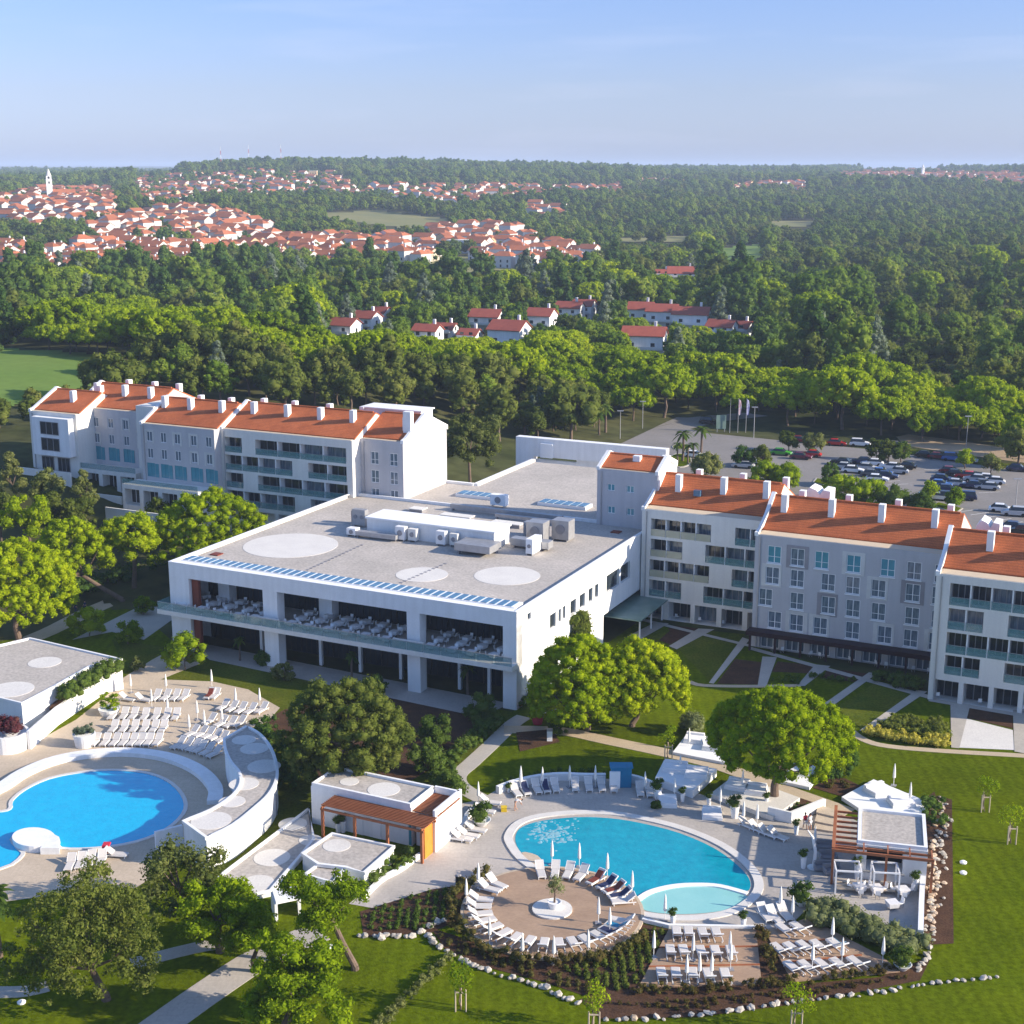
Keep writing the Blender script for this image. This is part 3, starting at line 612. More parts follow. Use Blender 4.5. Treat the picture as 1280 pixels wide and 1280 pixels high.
# ---- tower joining the two
T = site('stair_tower', 'square white stair tower with a small orange roof and four little windows', 'tower', -9.8, 45.5, 0)
ops = [(1.6, 2.8, 17.0, 18.05, .2), (4.6, 5.8, 17.0, 18.05, .2), (1.7, 2.9, 13.6, 14.7, .2), (4.7, 5.9, 13.6, 14.7, .2)]
block(T, 0, 9.4, 0, 8.0, 9.0, 20.2, 21.6, ops, 'lilac', ('L', 'R'), ledge=.5)
for o in ops: window(T, (o[0] + o[1]) / 2, .19, o[2] + .005, 1.18, o[3] - o[2] - .01, 'white2', 'tealglass')
for x, y in ((4.6, 2.4), (8.4, 4.2)):
    s = MB(); s.box(x, x + 1.1, y, y + .9, 20.6, 22.0); s.obj('vent_box', M['white2'], T)
s = MB(); s.box(9.4, 9.55, .1, 7.9, 12.0, 20.2); s.obj('side_panel', M['white'], T)
# ---- left wing: five sections, floors step down the slope
Lw = site('hotel_building', 'hotel wing with orange roof behind the big pines, plain white gable end towards the restaurant', 'hotel', 0, 0)
E = 21.0
def base_z(u, v): 
    x, y = XY(u, v); return terr(x, y)
lrows = [(17.2, 19.7, [(.03, .165, 1), (.27, .955, 4)]), (14.2, 16.7, [(.03, .55, 4), (.67, .955, 2)]), (11.2, 13.7, [(.03, .165, 1), (.28, .96, 4)]), (8.2, 10.7, [(.03, .56, 4), (.68, .955, 2)])]
x0, W_, y0 = -77.0, 25.6, 44.6
ops = sect_loggia(Lw, x0, W_, y0, lrows, [(.04, .2), (.24, .4), (.44, .6), (.64, .8)], zoff=0)
ops = [o for o in ops if o[2] > 3]
gops = [(x0 + W_ * a, x0 + W_ * (a + .17), 5.0, 7.5, 1.6) for a in (.03, .23, .43, .63)]
block(Lw, x0, x0 + W_, y0, 15.0, 0, E, 24.2, ops + gops, 'cream', ('L',), ledge=.9, chim=[(-73.6, 49.6), (-66.9, 49.6), (-60.4, 49.6), (-54.2, 49.6), (-75.8, 55.6), (-69.5, 55.6), (-62.5, 55.6), (-56.0, 55.6)])
x0, W_, y0 = -51.4, 7.9, 47.0
ops = []
for z in (17.0, 14.0, 11.0):
    for fx in (.34, .78):
        x = x0 + fx * W_; ops.append((x - .75, x + .75, z, z + 2.1, .15)); window(Lw, x, y0 + .14, z + .005, 1.48, 2.08, 'white2', 'curtain', 'low')
block(Lw, x0, x0 + W_, y0, 14.5, 0, E, 24.0, ops, 'lilac', ('R',), ledge=.9, chim=[(-44.9, 50.6)])
s = MB(); s.box(-44.9, -43.55, 49.6, 50.6, 20.5, 25.4); s.obj('lift_shaft', M['white'], Lw)
s = MB(); s.box(-56, -45, 55.5, 59.5, 22.2, 24.4); s.box(-56.3, -44.7, 55.3, 59.7, 24.4, 24.6); s.obj('plant_room', M['white'], Lw)
def small_windows(x0, W_, y0, zs, fx, ops, teal_last=True):
    for k, z in enumerate(zs):
        for f in fx:
            x = x0 + f * W_
            if k == len(zs) - 1 and teal_last:
                ops.append((x - .85, x + .85, z, z + 2.4, .12)); window(Lw, x, y0 + .11, z + .005, 1.68, 2.38, 'tealglass', 'tealglass')
                s = MB(); s.box(x + .95, x + 1.65, y0 - .08, y0 - .03, z, z + 2.3); s.obj('sliding_shutter', M['tealglass'], Lw)
            else:
                ops.append((x - .62, x + .62, z, z + 1.75, .15)); window(Lw, x, y0 + .14, z + .005, 1.22, 1.73, 'white2', 'curtain')
                if RNG.random() < .45:
                    s = MB(); s.box(x - .95, x - .63, y0 - .05, y0 - .002, z - .3, z + 2.05); s.box(x + .63, x + .95, y0 - .05, y0 - .002, z - .3, z + 2.05); s.box(x - .63, x + .63, y0 - .05, y0 - .002, z + 1.76, z + 2.05); s.obj('window_surround', M['surround'], Lw)
def terrace(x0, x1, y0, zt, zb, n):
    s = MB(); ops = []; w = (x1 - x0) / n
    for i in range(n): ops.append((x0 + i * w + .5, x0 + (i + 1) * w - .35, zb + .3, zt - .75, 1.6))
    facade(s, x0, x1, y0 - 4.2, zb - 2.5, zt, ops); s.quad((x0, y0 - 4.2, zt), (x1, y0 - 4.2, zt), (x1, y0, zt), (x0, y0, zt)); s.quad((x1, y0 - 4.2, zb - 2.5), (x1, y0, zb - 2.5), (x1, y0, zt), (x1, y0 - 4.2, zt)); s.quad((x0, y0, zb - 2.5), (x0, y0 - 4.2, zb - 2.5), (x0, y0 - 4.2, zt), (x0, y0, zt))
    o = s.obj('terrace_floor', M['cream'], Lw)
    for i in range(n): window(Lw, x0 + (i + .53) * w, y0 - 2.62, zb + .31, w - 1.0, zt - zb - 1.2, 'white2', 'darkglass', name='patio_door')
    r = MB(); r.box(x0 + .1, x1 - .1, y0 - 4.15, y0 - 4.12, zt, zt + .95); r.obj('terrace_railing', M['railglass'], Lw)
    r = MB(); r.box(x0 - .6, x1 - .2, y0 - 8.0, y0 - 7.7, zb - 2.5, zb + .5); r.obj('garden_wall', M['cream'], Lw)
ops = []; small_windows(-92.4, 15.4, 42.9, (18.0, 15.1, 11.9), (.12, .31, .5, .72, .92), ops)
block(Lw, -92.4, -77.0, 42.9, 15.0, 0, E, 24.2, ops, 'lilac', ('L',), ledge=.9, chim=[(-85.5, 48.0), (-91.0, 48.0), (-88.0, 54), (-81.5, 54), (-79.0, 48.0)]); terrace(-93.5, -77.6, 42.9, 11.2, 7.4, 4)
ops = []; small_windows(-113.0, 16.8, 49.4, (18.1, 15.2, 12.2), (.1, .3, .5, .7, .9), ops)
block(Lw, -113.0, -96.2, 49.4, 15.0, 0, E + .4, 24.6, ops, 'lilac', ('L',), ledge=.9, chim=[(-111.2, 54), (-104.8, 54), (-99, 54), (-109, 60), (-103, 60), (-97.5, 60)]); terrace(-112.0, -96.0, 49.4, 11.4, 7.6, 4)
s = MB(); s.box(-96.2, -92.4, 46.5, 58, 0, 23.2); s.obj('link_wall', M['cream'], Lw)
ops = []
block(Lw, -119.2, -108.4, 45.0, 14.0, 3, E - .1, 23.7, ops, 'cream', ('L',), ledge=.9, chim=[(-112.4, 49), (-110.5, 54)])
s = MB(); s.box(-117.4, -109.0, 43.6, 44.99, 13.4, 20.2); bx = s.obj('bay_box', M['white'], Lw)
for z in (17.2, 14.3): window(Lw, -113.4, 43.59, z, 4.2, 2.3, 'greymetal', 'darkglass', name='balcony_door')
for x in (-117.2, -113.5): window(Lw, x + 1.6, 44.98, 10.4, 2.8, 2.5, 'greymetal', 'darkglass', name='patio_door')
s = MB(); s.box(-120.4, -107.4, 41.5, 41.8, 6, 11.2); s.obj('garden_wall', M['cream'], Lw)
# ---- restaurant building
Hm = site('restaurant_building', 'large flat roofed white restaurant building with a glazed dining balcony and skylight strip', 'building', -52.4, 0)
ux = lambda u: u + 52.4
b = MB()
b.hexa([(0, 46.0, 0), (ux(-1.2), 46.0, 0), (ux(-1.2), 46.4, 0), (0, 46.4, 0)], [(0, 46.0, 12.2), (ux(-1.2), 46.0, 12.2), (ux(-1.2), 46.4, 12.2), (0, 46.4, 12.2)])
cols = [(0, ux(-49.2)), (ux(-37.4), ux(-35.2)), (ux(-16.1), ux(-14.3)), (ux(-3.0), ux(-1.2))]
for a, c in cols: b.box(a, c, 0, 1.6, -.2, 5.25); b.box(a, c, 0, 1.6, 5.25, 10.3)
b.box(0, ux(-1.2), 0, 1.6, 10.303, 12.2)
b.quad((.01, 6.6, 0), (sx0 := ux(-1.2) - .01, 6.6, 0), (sx0, 6.6, 5.3), (.01, 6.6, 5.3)); b.quad((.01, 6.5, 5.9), (sx0, 6.5, 5.9), (sx0, 6.5, 10.4), (.01, 6.5, 10.4))
b.quad((.01, 1.6, 10.31), (.01, 6.6, 10.31), (sx0, 6.6, 10.31), (sx0, 1.6, 10.31)); b.quad((.01, 0, 5.26), (.01, 7.6, 5.26), (sx0, 7.6, 5.26), (sx0, 0, 5.26))
b.quad((sx0, 1.6, -.1), (sx0, 6.6, -.1), (sx0, 6.6, 10.3), (sx0, 1.6, 10.3))
b.quad((0, 46.4, -.2), (0, 0, -.2), (0, 0, 12.2), (0, 46.4, 12.2))
b.obj('wall', M['white'], Hm)
sw = MB(); sx = ux(-1.2)
def sidewall(b, x, y0, y1, z0, z1, ops):
    Y = sorted({y0, y1, *[o[0] for o in ops], *[o[1] for o in ops]}); Z = sorted({z0, z1, *[o[2] for o in ops], *[o[3] for o in ops]})
    for i in range(len(Y) - 1):
        for j in range(len(Z) - 1):
            c_, z_ = (Y[i] + Y[i + 1]) / 2, (Z[j] + Z[j + 1]) / 2
            if not any(o[0] < c_ < o[1] and o[2] < z_ < o[3] for o in ops): b.quad((x, Y[i], Z[j]), (x, Y[i + 1], Z[j]), (x, Y[i + 1], Z[j + 1]), (x, Y[i], Z[j + 1]))
    for a, c_, e, f, d in ops:
        b.quad((x, a, e), (x, a, f), (x - d, a, f), (x - d, a, e)); b.quad((x, c_, f), (x, c_, e), (x - d, c_, e), (x - d, c_, f)); b.quad((x, a, f), (x, c_, f), (x - d, c_, f), (x - d, a, f)); b.quad((x, c_, e), (x, a, e), (x - d, a, e), (x - d, c_, e)); b.quad((x - d, a, e), (x - d, c_, e), (x - d, c_, f), (x - d, a, f))
so = [(9.6, 11.4, 7.2, 9.1, .3), (12.2, 13.0, 7.4, 9.1, .3), (13.6, 14.4, 7.4, 9.1, .3), (16.0, 17.8, 7.2, 9.1, .3), (19.0, 20.8, 7.2, 9.1, .3), (22.0, 23.4, 7.2, 9.1, .3), (24.2, 25.4, 7.2, 9.1, .3), (3.0, 4.0, .6, 11.2, .3), (28.3, 33.0, 6.8, 9.3, .4), (33.6, 37.2, 6.8, 9.3, .4)]
sidewall(sw, sx, 0, 27.4, -.2, 12.2, [o for o in so if o[1] < 27]); sidewall(sw, sx, 27.4, 46.0, 4.0, 12.2, [o for o in so if o[0] > 27])
sw.quad((sx, 27.4, 4.0), (sx, 46.0, 4.0), (sx - 5, 46.0, 4.0), (sx - 5, 27.4, 4.0)); sw.quad((sx - 5, 27.4, -.2), (sx - 5, 46, -.2), (sx - 5, 46, 4), (sx - 5, 27.4, 4)); sw.quad((sx, 27.4, -.2), (sx - 5, 27.4, -.2), (sx - 5, 27.4, 4), (sx, 27.4, 4))
sw.obj('side_wall', M['white'], Hm)
for o in so:
    p = MB(); p.box(sx - o[4] + .01, sx - o[4] + .05, o[0] + .05, o[1] - .05, o[2] + .05, o[3] - .05); p.obj('window', M['darkglass'], Hm)
p = MB(); p.box(sx - 4.99, sx - 4.9, 28, 45.5, .1, 3.7); p.obj('lobby_glazing', M['darkglass'], Hm)
p = MB(); p.box(sx - 1.0, sx + 4.4, 30.0, 45.4, 2.9, 3.05); p.obj('entrance_canopy', M['greenglass'], Hm)
for y in (31.5, 36, 40.5):
    p = MB(); p.box(sx + 3.6, sx + 3.8, y, y + .2, 0, 2.9); p.obj('canopy_post', M['white2'], Hm)
r = MB(); r.box(.35, sx - .35, 2.2, 46.0, 11.0, 11.75); r.obj('roof', M['gravel'], Hm)
r = MB()
for q in ((0, .35, .0, 46.4), (sx - .35, sx, 0, 46.4), (.35, sx - .35, -.02, .33)): r.box(q[0] - .03, q[1] + .03, q[2], q[3], 12.203, 12.3)
r.obj('parapet_coping', M['white2'], Hm)
def disc(parent, cx, cyy, rx, ry, z, m='pebble', name='pebble_circle', n=40):
    b = MB(); b.prism([(cx + rx * math.cos(6.2832 * i / n), cyy + ry * math.sin(6.2832 * i / n)) for i in range(n)], z, z + .03, False); return b.obj(name, M[m], parent)
disc(Hm, ux(-43.6), 15.6, 6.6, 6.6, 11.75); disc(Hm, ux(-19.9), 10.7, 3.4, 3.4, 11.75); disc(Hm, ux(-9.7), 15.0, 4.3, 4.3, 11.75)
s = MB(); s.box(1.0, sx - 1.0, 1.5, 3.9, 11.3, 12.28); st_ = s.obj('skylight_strip', M['white2'], Hm)
n = 44
for i in range(n):
    a = 1.15 + (sx - 2.3) * i / n; p = MB(); p.box(a, a + (sx - 2.3) / n * .68, 1.65, 3.75, 12.283, 12.34); p.obj('pane', M['blueglass'], st_)
for (xa, ya), (xb, yb), n_ in (((385, 712), (457, 679), 16), ((502, 728), (562, 702), 12)):
    for i in range(n_):
        gx, gy = g(xa + (xb - xa) * i / n_, ya + (yb - ya) * i / n_, 11.8); dx, dy = gx - OX, gy - OY; a = ux(dx * CP - dy * SP); c = dx * SP + dy * CP
        p = MB(); p.box(a - .22, a + .22, c - .22, c + .22, 11.76, 11.81); p.obj('walkway_pad', M['greymetal'], Hm)
for k, (u, v) in enumerate(((-50.6, 6.5), (-6.0, 41.5))):
    p = MB(); p.box(ux(u), ux(u) + 1.3, v, v + 1.3, 11.76, 11.9); p.obj('roof_drain', M['redwood'], Hm)
# interior: glazing, floors, columns
for z0, z1, d in ((6.05, 10.25, 6.4), (.05, 5.2, 6.5)):
    for a, c in ((-51.0, -1.4),):
        nb = 20; w = (c - a) / nb
        for i in range(nb):
            window(Hm, ux(a + (i + .5) * w), d, z0, w - .05, z1 - z0, 'black', 'darkglass', name='glazing_panel')
for a in (-48.6,):
    for z0, z1 in ((6.05, 10.25), (.05, 5.2)):
        p = MB(); p.box(ux(a) - .5, ux(a) + .55, .5, 1.0, z0, z1); p.obj('red_panel', M['redwood'], Hm)
for u in (-40.3, -31.0, -25.0, -19.0, -10.6, -6.5):
    p = MB(); p.box(ux(u) - .2, ux(u) + .2, 3.2, 3.6, .02, 5.24); p.obj('column', M['white'], Hm)
for u, w in ((-48.0, 1.8), (-31.9, 2.0), (-18.6, 1.8)):
    p = MB(); p.box(ux(u), ux(u) + w, 4.6, 6.2, 5.99, 10.3); p.obj('pier', M['white'], Hm)
f = MB(); f.box(ux(-53.5), sx + .15, -1.5, -.004, 5.35, 5.95); f.box(ux(-53.5), -.004, 0, 5.0, 5.35, 5.95); f.obj('balcony_slab', M['cream'], Hm)
f = MB(); f.box(.02, sx - .02, .003, 6.4, 5.62, 5.98)
fl = f.obj('balcony_floor', M['paving'], Hm)
n = 22
for i in range(n):
    a = ux(-53.4) + (sx + .1 - ux(-53.4)) * i / n; r = MB(); r.box(a + .03, a + (sx + .1 - ux(-53.4)) / n - .03, -1.45, -1.42, 5.95, 7.0); r.obj('balcony_railing', M['railglass'], Hm)
r = MB(); r.box(ux(-53.46), ux(-53.43), -1.4, 4.9, 5.95, 7.0); r.obj('balcony_railing', M['railglass'], Hm)
r = MB(); r.box(ux(-53.48), sx + .12, -1.48, -1.4, 7.0, 7.05); r.obj('handrail', M['steel'], Hm)
for u in (-36.3, -15.2):
    p = MB(); p.box(ux(u) - 2.4, ux(u) + 1.8, -1.1, -.5, 5.96, 6.9); p.obj('serving_counter', M['cream'], Hm)
# rear roof level with roof lights
r = MB(); r.box(ux(-38.2), ux(-15.5), 61.6, 84.2, 0, 11.2); r.box(ux(-44.0), ux(-.5), 46.41, 61.58, 0, 11.2); r.obj('rear_wing', M['white'], Hm)
r = MB(); r.box(ux(-43.5), ux(-10.0), 46.5, 61.3, 11.203, 11.6); r.box(ux(-37.7), ux(-16.0), 61.303, 83.9, 11.203, 11.59); r.obj('rear_roof', M['gravel'], Hm)
r = MB(); r.box(ux(-38.5), ux(-37.75), 61.6, 84.4, 11.21, 12.0); r.box(ux(-44.2), ux(-43.55), 46.45, 61.9, 11.21, 12.0); r.box(ux(-43.5), ux(-38.5), 61.3, 61.9, 11.21, 12.0); r.obj('rear_parapet', M['white2'], Hm)
for u, v in ((-37.4, 53.0), (-23.0, 53.2)):
    s = MB(); s.box(ux(u), ux(u) + 8.2, v, v + 2.8, 11.61, 12.1); o = s.obj('roof_light', M['white2'], Hm)
    for i in range(6): p = MB(); p.box(ux(u) + .2 + i * 1.32, ux(u) + 1.25 + i * 1.32, v + .15, v + 2.6, 12.103, 12.18); p.obj('pane', M['blueglass'], o)
# entrance portal behind
Pg = site('entrance_portal', 'long white concrete portal beam over the hotel entrance behind the flat roofs', 'portal', -43.6, 88.5)
p = MB(); p.box(0, 29.2, 0, 1.6, 11.6, 15.0); p.obj('beam', M['white'], Pg)
for x in (0, 28.0): q = MB(); q.box(x, x + 1.2 + (2.4 if x == 0 else 0), 0.01, 1.59, 0, 11.597); q.obj('pier', M['white'], Pg)
q = MB(); q.box(3.8, 28, .5, 1.2, 0, 11.0); q.box(12, 28, .4, 1.3, 11.003, 12.2); q.obj('screen_wall', M['white'], Pg)
q = MB(); q.box(5.2, 7.6, -.6, .49, 11.6, 14.2); q.obj('lift_head', M['white2'], Pg)
# plant on the roof
def roof_thing(name, label, cat, u, v, z=11.75, group=None, rz=0): 
    x, y = XY(u, v); return thing(name, label, cat, (x, y, z), -PH + rz, group)
Pb = roof_thing('plant_room', 'long white flat topped plant room on the gravel roof', 'plant room', -37.3, 25.7)
q = MB(); q.box(0, 20.4, 0, 4.9, 0, 2.35); q.obj('wall', M['white'], Pb)
q = MB(); q.box(-.2, 20.6, -.2, 5.1, 2.353, 2.6); q.obj('roof', M['white2'], Pb)
def ac_unit(u, v, w, d, h, label, rz=0, fans=1, m='plastic'):
    t = roof_thing('air_conditioner', label, 'air conditioner', u, v, rz=rz)
    q = MB(); q.box(-w / 2, w / 2, -d / 2, d / 2, .25, h); q.obj('casing', M[m], t)
    for i in range(fans):
        f = MB(); x = -w / 2 + w * (i + .5) / fans; f.tube((x, -d / 2 - .1, h * .58), (x, -d / 2 - .003, h * .58), min(w / fans, h) * .27, n=16); f.obj('fan', M['greymetal'], t)
    q = MB()
    for sx_ in (-1, 1): q.box(sx_ * w * .38 - .06, sx_ * w * .38 + .06, -d / 2, d / 2, 0, .247)
    q.obj('feet', M['steel'], t)
ac_unit(-40.6, 29.2, 2.2, 1.0, 2.6, 'grey twin fan unit left of the long plant room', fans=2, m='steel'); ac_unit(-42.0, 30.4, 1.2, 1.0, 2.0, 'smaller black fronted fan unit left of the long plant room', m='greymetal')
ac_unit(-38.6, 24.0, 1.5, 1.2, 1.2, 'low white unit at the near left corner of the plant room')
ac_unit(-31.0, 24.6, 1.5, .9, 2.1, 'white fan unit standing before the middle left of the plant room'); ac_unit(-29.2, 24.9, 1.3, .9, 1.9, 'cream fan unit just right of the middle left one', m='cream')
ac_unit(-24.6, 24.8, 1.4, .9, 2.1, 'white fan unit before the middle right of the plant room'); ac_unit(-22.7, 25.0, 1.2, .7, 1.9, 'narrow cream unit beside the middle right fan unit', m='cream')
ac_unit(-13.4, 32.5, 2.6, 2.2, 3.0, 'big brownish grey air handler right of the plant room', m='steel', fans=1); ac_unit(-10.6, 35.0, 2.6, 2.2, 3.0, 'rear big grey air handler nearest the tower', m='steel'); ac_unit(-15.2, 35.4, 3.0, 1.4, 2.0, 'long low duct unit behind the plant room end', m='steel', fans=2)
ac_unit(-11.3, 26.6, 1.0, 3.0, 2.3, 'white upright panel unit on the right of the roof', m='white2')
ac_unit(-27.8, 49.5, 2.6, 1.2, 1.9, 'white box unit with dark fan on the rear gravel roof', m='white2')
def duct(label, pts, r=.35, u=0, v=0):
    t = roof_thing('air_duct', label, 'duct', u, v); b = MB()
    for a, c in zip(pts, pts[1:]):
        if abs(a[0] - c[0]) + abs(a[1] - c[1]) > .01: b.box(min(a[0], c[0]) - r, max(a[0], c[0]) + r, min(a[1], c[1]) - r, max(a[1], c[1]) + r, .35 + a[2], .35 + 2 * r + a[2])
    b.obj('duct_run', M['steel'], t)
    q = MB()
    for a in pts: q.box(a[0] - .08, a[0] + .08, a[1] - .3, a[1] + .3, 0, .35 + a[2] - .002)
    q.obj('support', M['greymetal'], t)
duct('low steel duct running along the front of the plant room', [(0, 0, 0), (6, .4, 0)], .3, -37.5, 23.6)
duct('steel duct at the front right of the plant room', [(0, 0, .2), (4.4, 2.6, .2)], .5, -20.4, 22.0)
duct('steel duct beneath the big air handlers', [(0, 0, 0), (4.8, .6, 0)], .5, -15.0, 28.4)
duct('long flat duct on the shaded rear roof', [(0, 0, 0), (18, 0, 0)], .35, -33.0, 44.0)
duct('cable duct crossing the gravel roof near the tower', [(0, 0, 0), (12, 0, 0)], .25, -24.5, 42.0)
for i, (u, v, w) in enumerate(((-32.4, 38.6, 5.0), (-23.4, 37.8, 4.6), (-38.5, 40.0, 2.2))):
    t = roof_thing('roof_hatch', ('long pale roof hatch behind the plant room', 'shorter pale roof hatch behind the plant room', 'small square hatch near the rear left roof edge')[i], 'roof hatch', u, v)
    q = MB(); q.box(0, w, 0, 1.6, 0, .5); q.obj('curb', M['greymetal'], t); q = MB(); q.box(-.1, w + .1, -.1, 1.7, .503, .62); q.obj('lid', M['cream'], t)
# ------------------------------------------------------------------ car park and road
sheet('car_park', [g(*p) for p in [(775, 556), (790, 541), (838, 530), (880, 541), (1000, 553), (1100, 563), (1200, 578), (1300, 592), (1420, 640), (1420, 760), (1150, 690), (1000, 650), (870, 640), (800, 600)]], 'asphalt', .03)
sheet('road', [g(*p) for p in [(838, 529.8), (862, 536.5), (900, 527), (960, 520), (930, 516), (860, 522), (820, 521), (790, 540.7)]], 'asphalt', .034)
sheet('track', [g(*p) for p in [(1120, 546), (1135, 543), (1200, 551), (1290, 566), (1290, 580), (1200, 568), (1130, 557)]], 'dirtroad', .05)
sheet('verge', [g(*p) for p in [(1090, 558.5), (1130, 560), (1210, 572), (1300, 586), (1300, 590.5), (1200, 577), (1100, 562.2)]], 'lawn2', .06)
sheet('verge', [g(*p) for p in [(615, 548), (690, 530), (760, 532), (800, 535), (785, 543), (774, 552), (700, 545), (640, 560), (600, 570)]], 'lawn', .05)
sheet('forecourt', [g(*p) for p in [(600, 596), (625, 576), (650, 566), (690, 556), (775, 556.5), (800, 600), (740, 640), (600, 620)]], 'concrete', .04)
def island(poly, name='traffic_island', m='lawn', kerb='concrete'):
    P_ = [g(*p) for p in poly]; b = MB(); b.prism(P_, 0, .16); tag(b.obj(name, M[kerb]), kind='structure')
    cx = sum(p[0] for p in P_) / len(P_); cyy = sum(p[1] for p in P_) / len(P_)
    sheet('island_grass', [(cx + (p[0] - cx) * .9, cyy + (p[1] - cyy) * .9) for p in P_], m, .17)
def ellipse_px(cx, cyy, rx, ry, n=20): return [(cx + rx * math.cos(6.2832 * i / n), cyy + ry * math.sin(6.2832 * i / n)) for i in range(n)]
island(ellipse_px(850, 576, 15, 9)); island(ellipse_px(852, 559, 12, 3.5)); island(ellipse_px(884, 571, 9, 5), m='soil')
island([(1172, 628), (1204, 636), (1196, 642), (1165, 633)]); island([(1020, 598), (1060, 604), (1056, 612), (1015, 604)])
bays = [(1052, 572, 12), (1140, 585, 0)]
def bay_lines(px0, py0, px1, py1, n, ln=4.6):
    a = g(px0, py0); c = g(px1, py1); b = MB(); dx, dy = c[0] - a[0], c[1] - a[1]; q = math.hypot(dx, dy); nx, ny = -dy / q, dx / q
    for i in range(n + 1):
        x, y = a[0] + dx * i / n, a[1] + dy * i / n; tx, ty = dx / q * .06, dy / q * .06
        b.quad((x - tx, y - ty, .04), (x + tx, y + ty, .04), (x + tx + nx * ln, y + ty + ny * ln, .04), (x - tx + nx * ln, y - ty + ny * ln, .04))
    tag(b.obj('parking_marking', M['white2']), kind='structure')
bay_lines(1135, 605, 1062, 575, 8); bay_lines(1250, 615, 1180, 586, 8); bay_lines(1200, 640, 1270, 660, 5)
# ------------------------------------------------------------------ cars
CARPAINT = {}
def paint(k):
    cols = {'white': (.75, .75, .76), 'silver': (.42, .43, .45), 'dark blue': (.015, .025, .08), 'blue': (.04, .12, .35), 'black': (.012, .012, .014), 'red': (.45, .02, .02), 'dark red': (.16, .012, .02), 'maroon': (.12, .01, .03), 'green': (.06, .32, .03), 'grey': (.12, .12, .13)}
    if k not in CARPAINT: CARPAINT[k] = mat(k.replace(' ', '_') + '_car_paint', cols[k], cols[k], 1, rough=.25, spec=.6)
    return CARPAINT[k]
CM = {}
def car_meshes(suv):
    if suv in CM: return CM[suv]
    H0 = .62 if not suv else .75; H1 = 1.42 if not suv else 1.68; L = 2.15
    prof = [(-L, .32), (-L - .02, .55), (-L + .1, H0 + .12), (-1.35, H0 + .3), (.95, H0 + .28), (L - .25, H0 + .1), (L, .55), (L - .02, .3)]
    b = MB(); ws = [.80, .86, .84, .80, .80, .80, .82, .80]; n = len(prof)
    b.add([(x, -w, z) for (x, z), w in zip(prof, ws)] + [(x, w, z) for (x, z), w in zip(prof, ws)], [tuple(range(n)), tuple(range(2 * n - 1, n - 1, -1))] + [((i + 1) % n, i, n + i, n + (i + 1) % n) for i in range(n)])
    z0 = H0 + .29; rx0, rx1 = (-1.15, .35) if not suv else (-1.75, .4)
    b.hexa([(rx0, -.62, H1 - .05), (rx1, -.62, H1 - .05), (rx1, .62, H1 - .05), (rx0, .62, H1 - .05)], [(rx0 + .1, -.56, H1), (rx1 - .12, -.56, H1), (rx1 - .12, .56, H1), (rx0 + .1, .56, H1)])
    gl = MB(); gb0, gb1 = (-1.75, 1.0) if not suv else (-2.0, .98)
    gl.hexa([(gb0, -.76, z0 - .06), (gb1, -.76, z0 - .06), (gb1, .76, z0 - .06), (gb0, .76, z0 - .06)], [(rx0 - .03, -.61, H1 - .04), (rx1 + .03, -.61, H1 - .04), (rx1 + .03, .61, H1 - .04), (rx0 - .03, .61, H1 - .04)])
    wh = MB(); wh.tube((0, -.1, 0), (0, .1, 0), .32, n=14)
    hl = MB(); hl.box(-.04, .04, -.16, .16, -.06, .06)
    CM[suv] = (b, gl.mesh('car_glass', M['darkglass']), wh.mesh('car_wheel', M['black']), hl.mesh('car_headlight', M['white2']), {}); return CM[suv]
def car(px, py, col, rz, label, suv=False):
    b, gl, wh, hl, c = car_meshes(suv)
    if col not in c: c[col] = b.mesh('car_body', paint(col))
    x, y = g(px, py); t = thing('parked_car', label, 'car', (x, y, .035), rz, 'cars parked behind the hotel'); t.scale = (1.12,) * 3
    link('body', c[col], t); link('windows', gl, t)
    for sx_ in (-1.32, 1.3):
        for sy in (-.76, .76): link('wheel', wh, t, (sx_, sy, .32))
    for sy in (-.56, .56): link('headlight', hl, t, (2.13, sy, .62))
r1, r2 = math.radians(-20), math.radians(160)
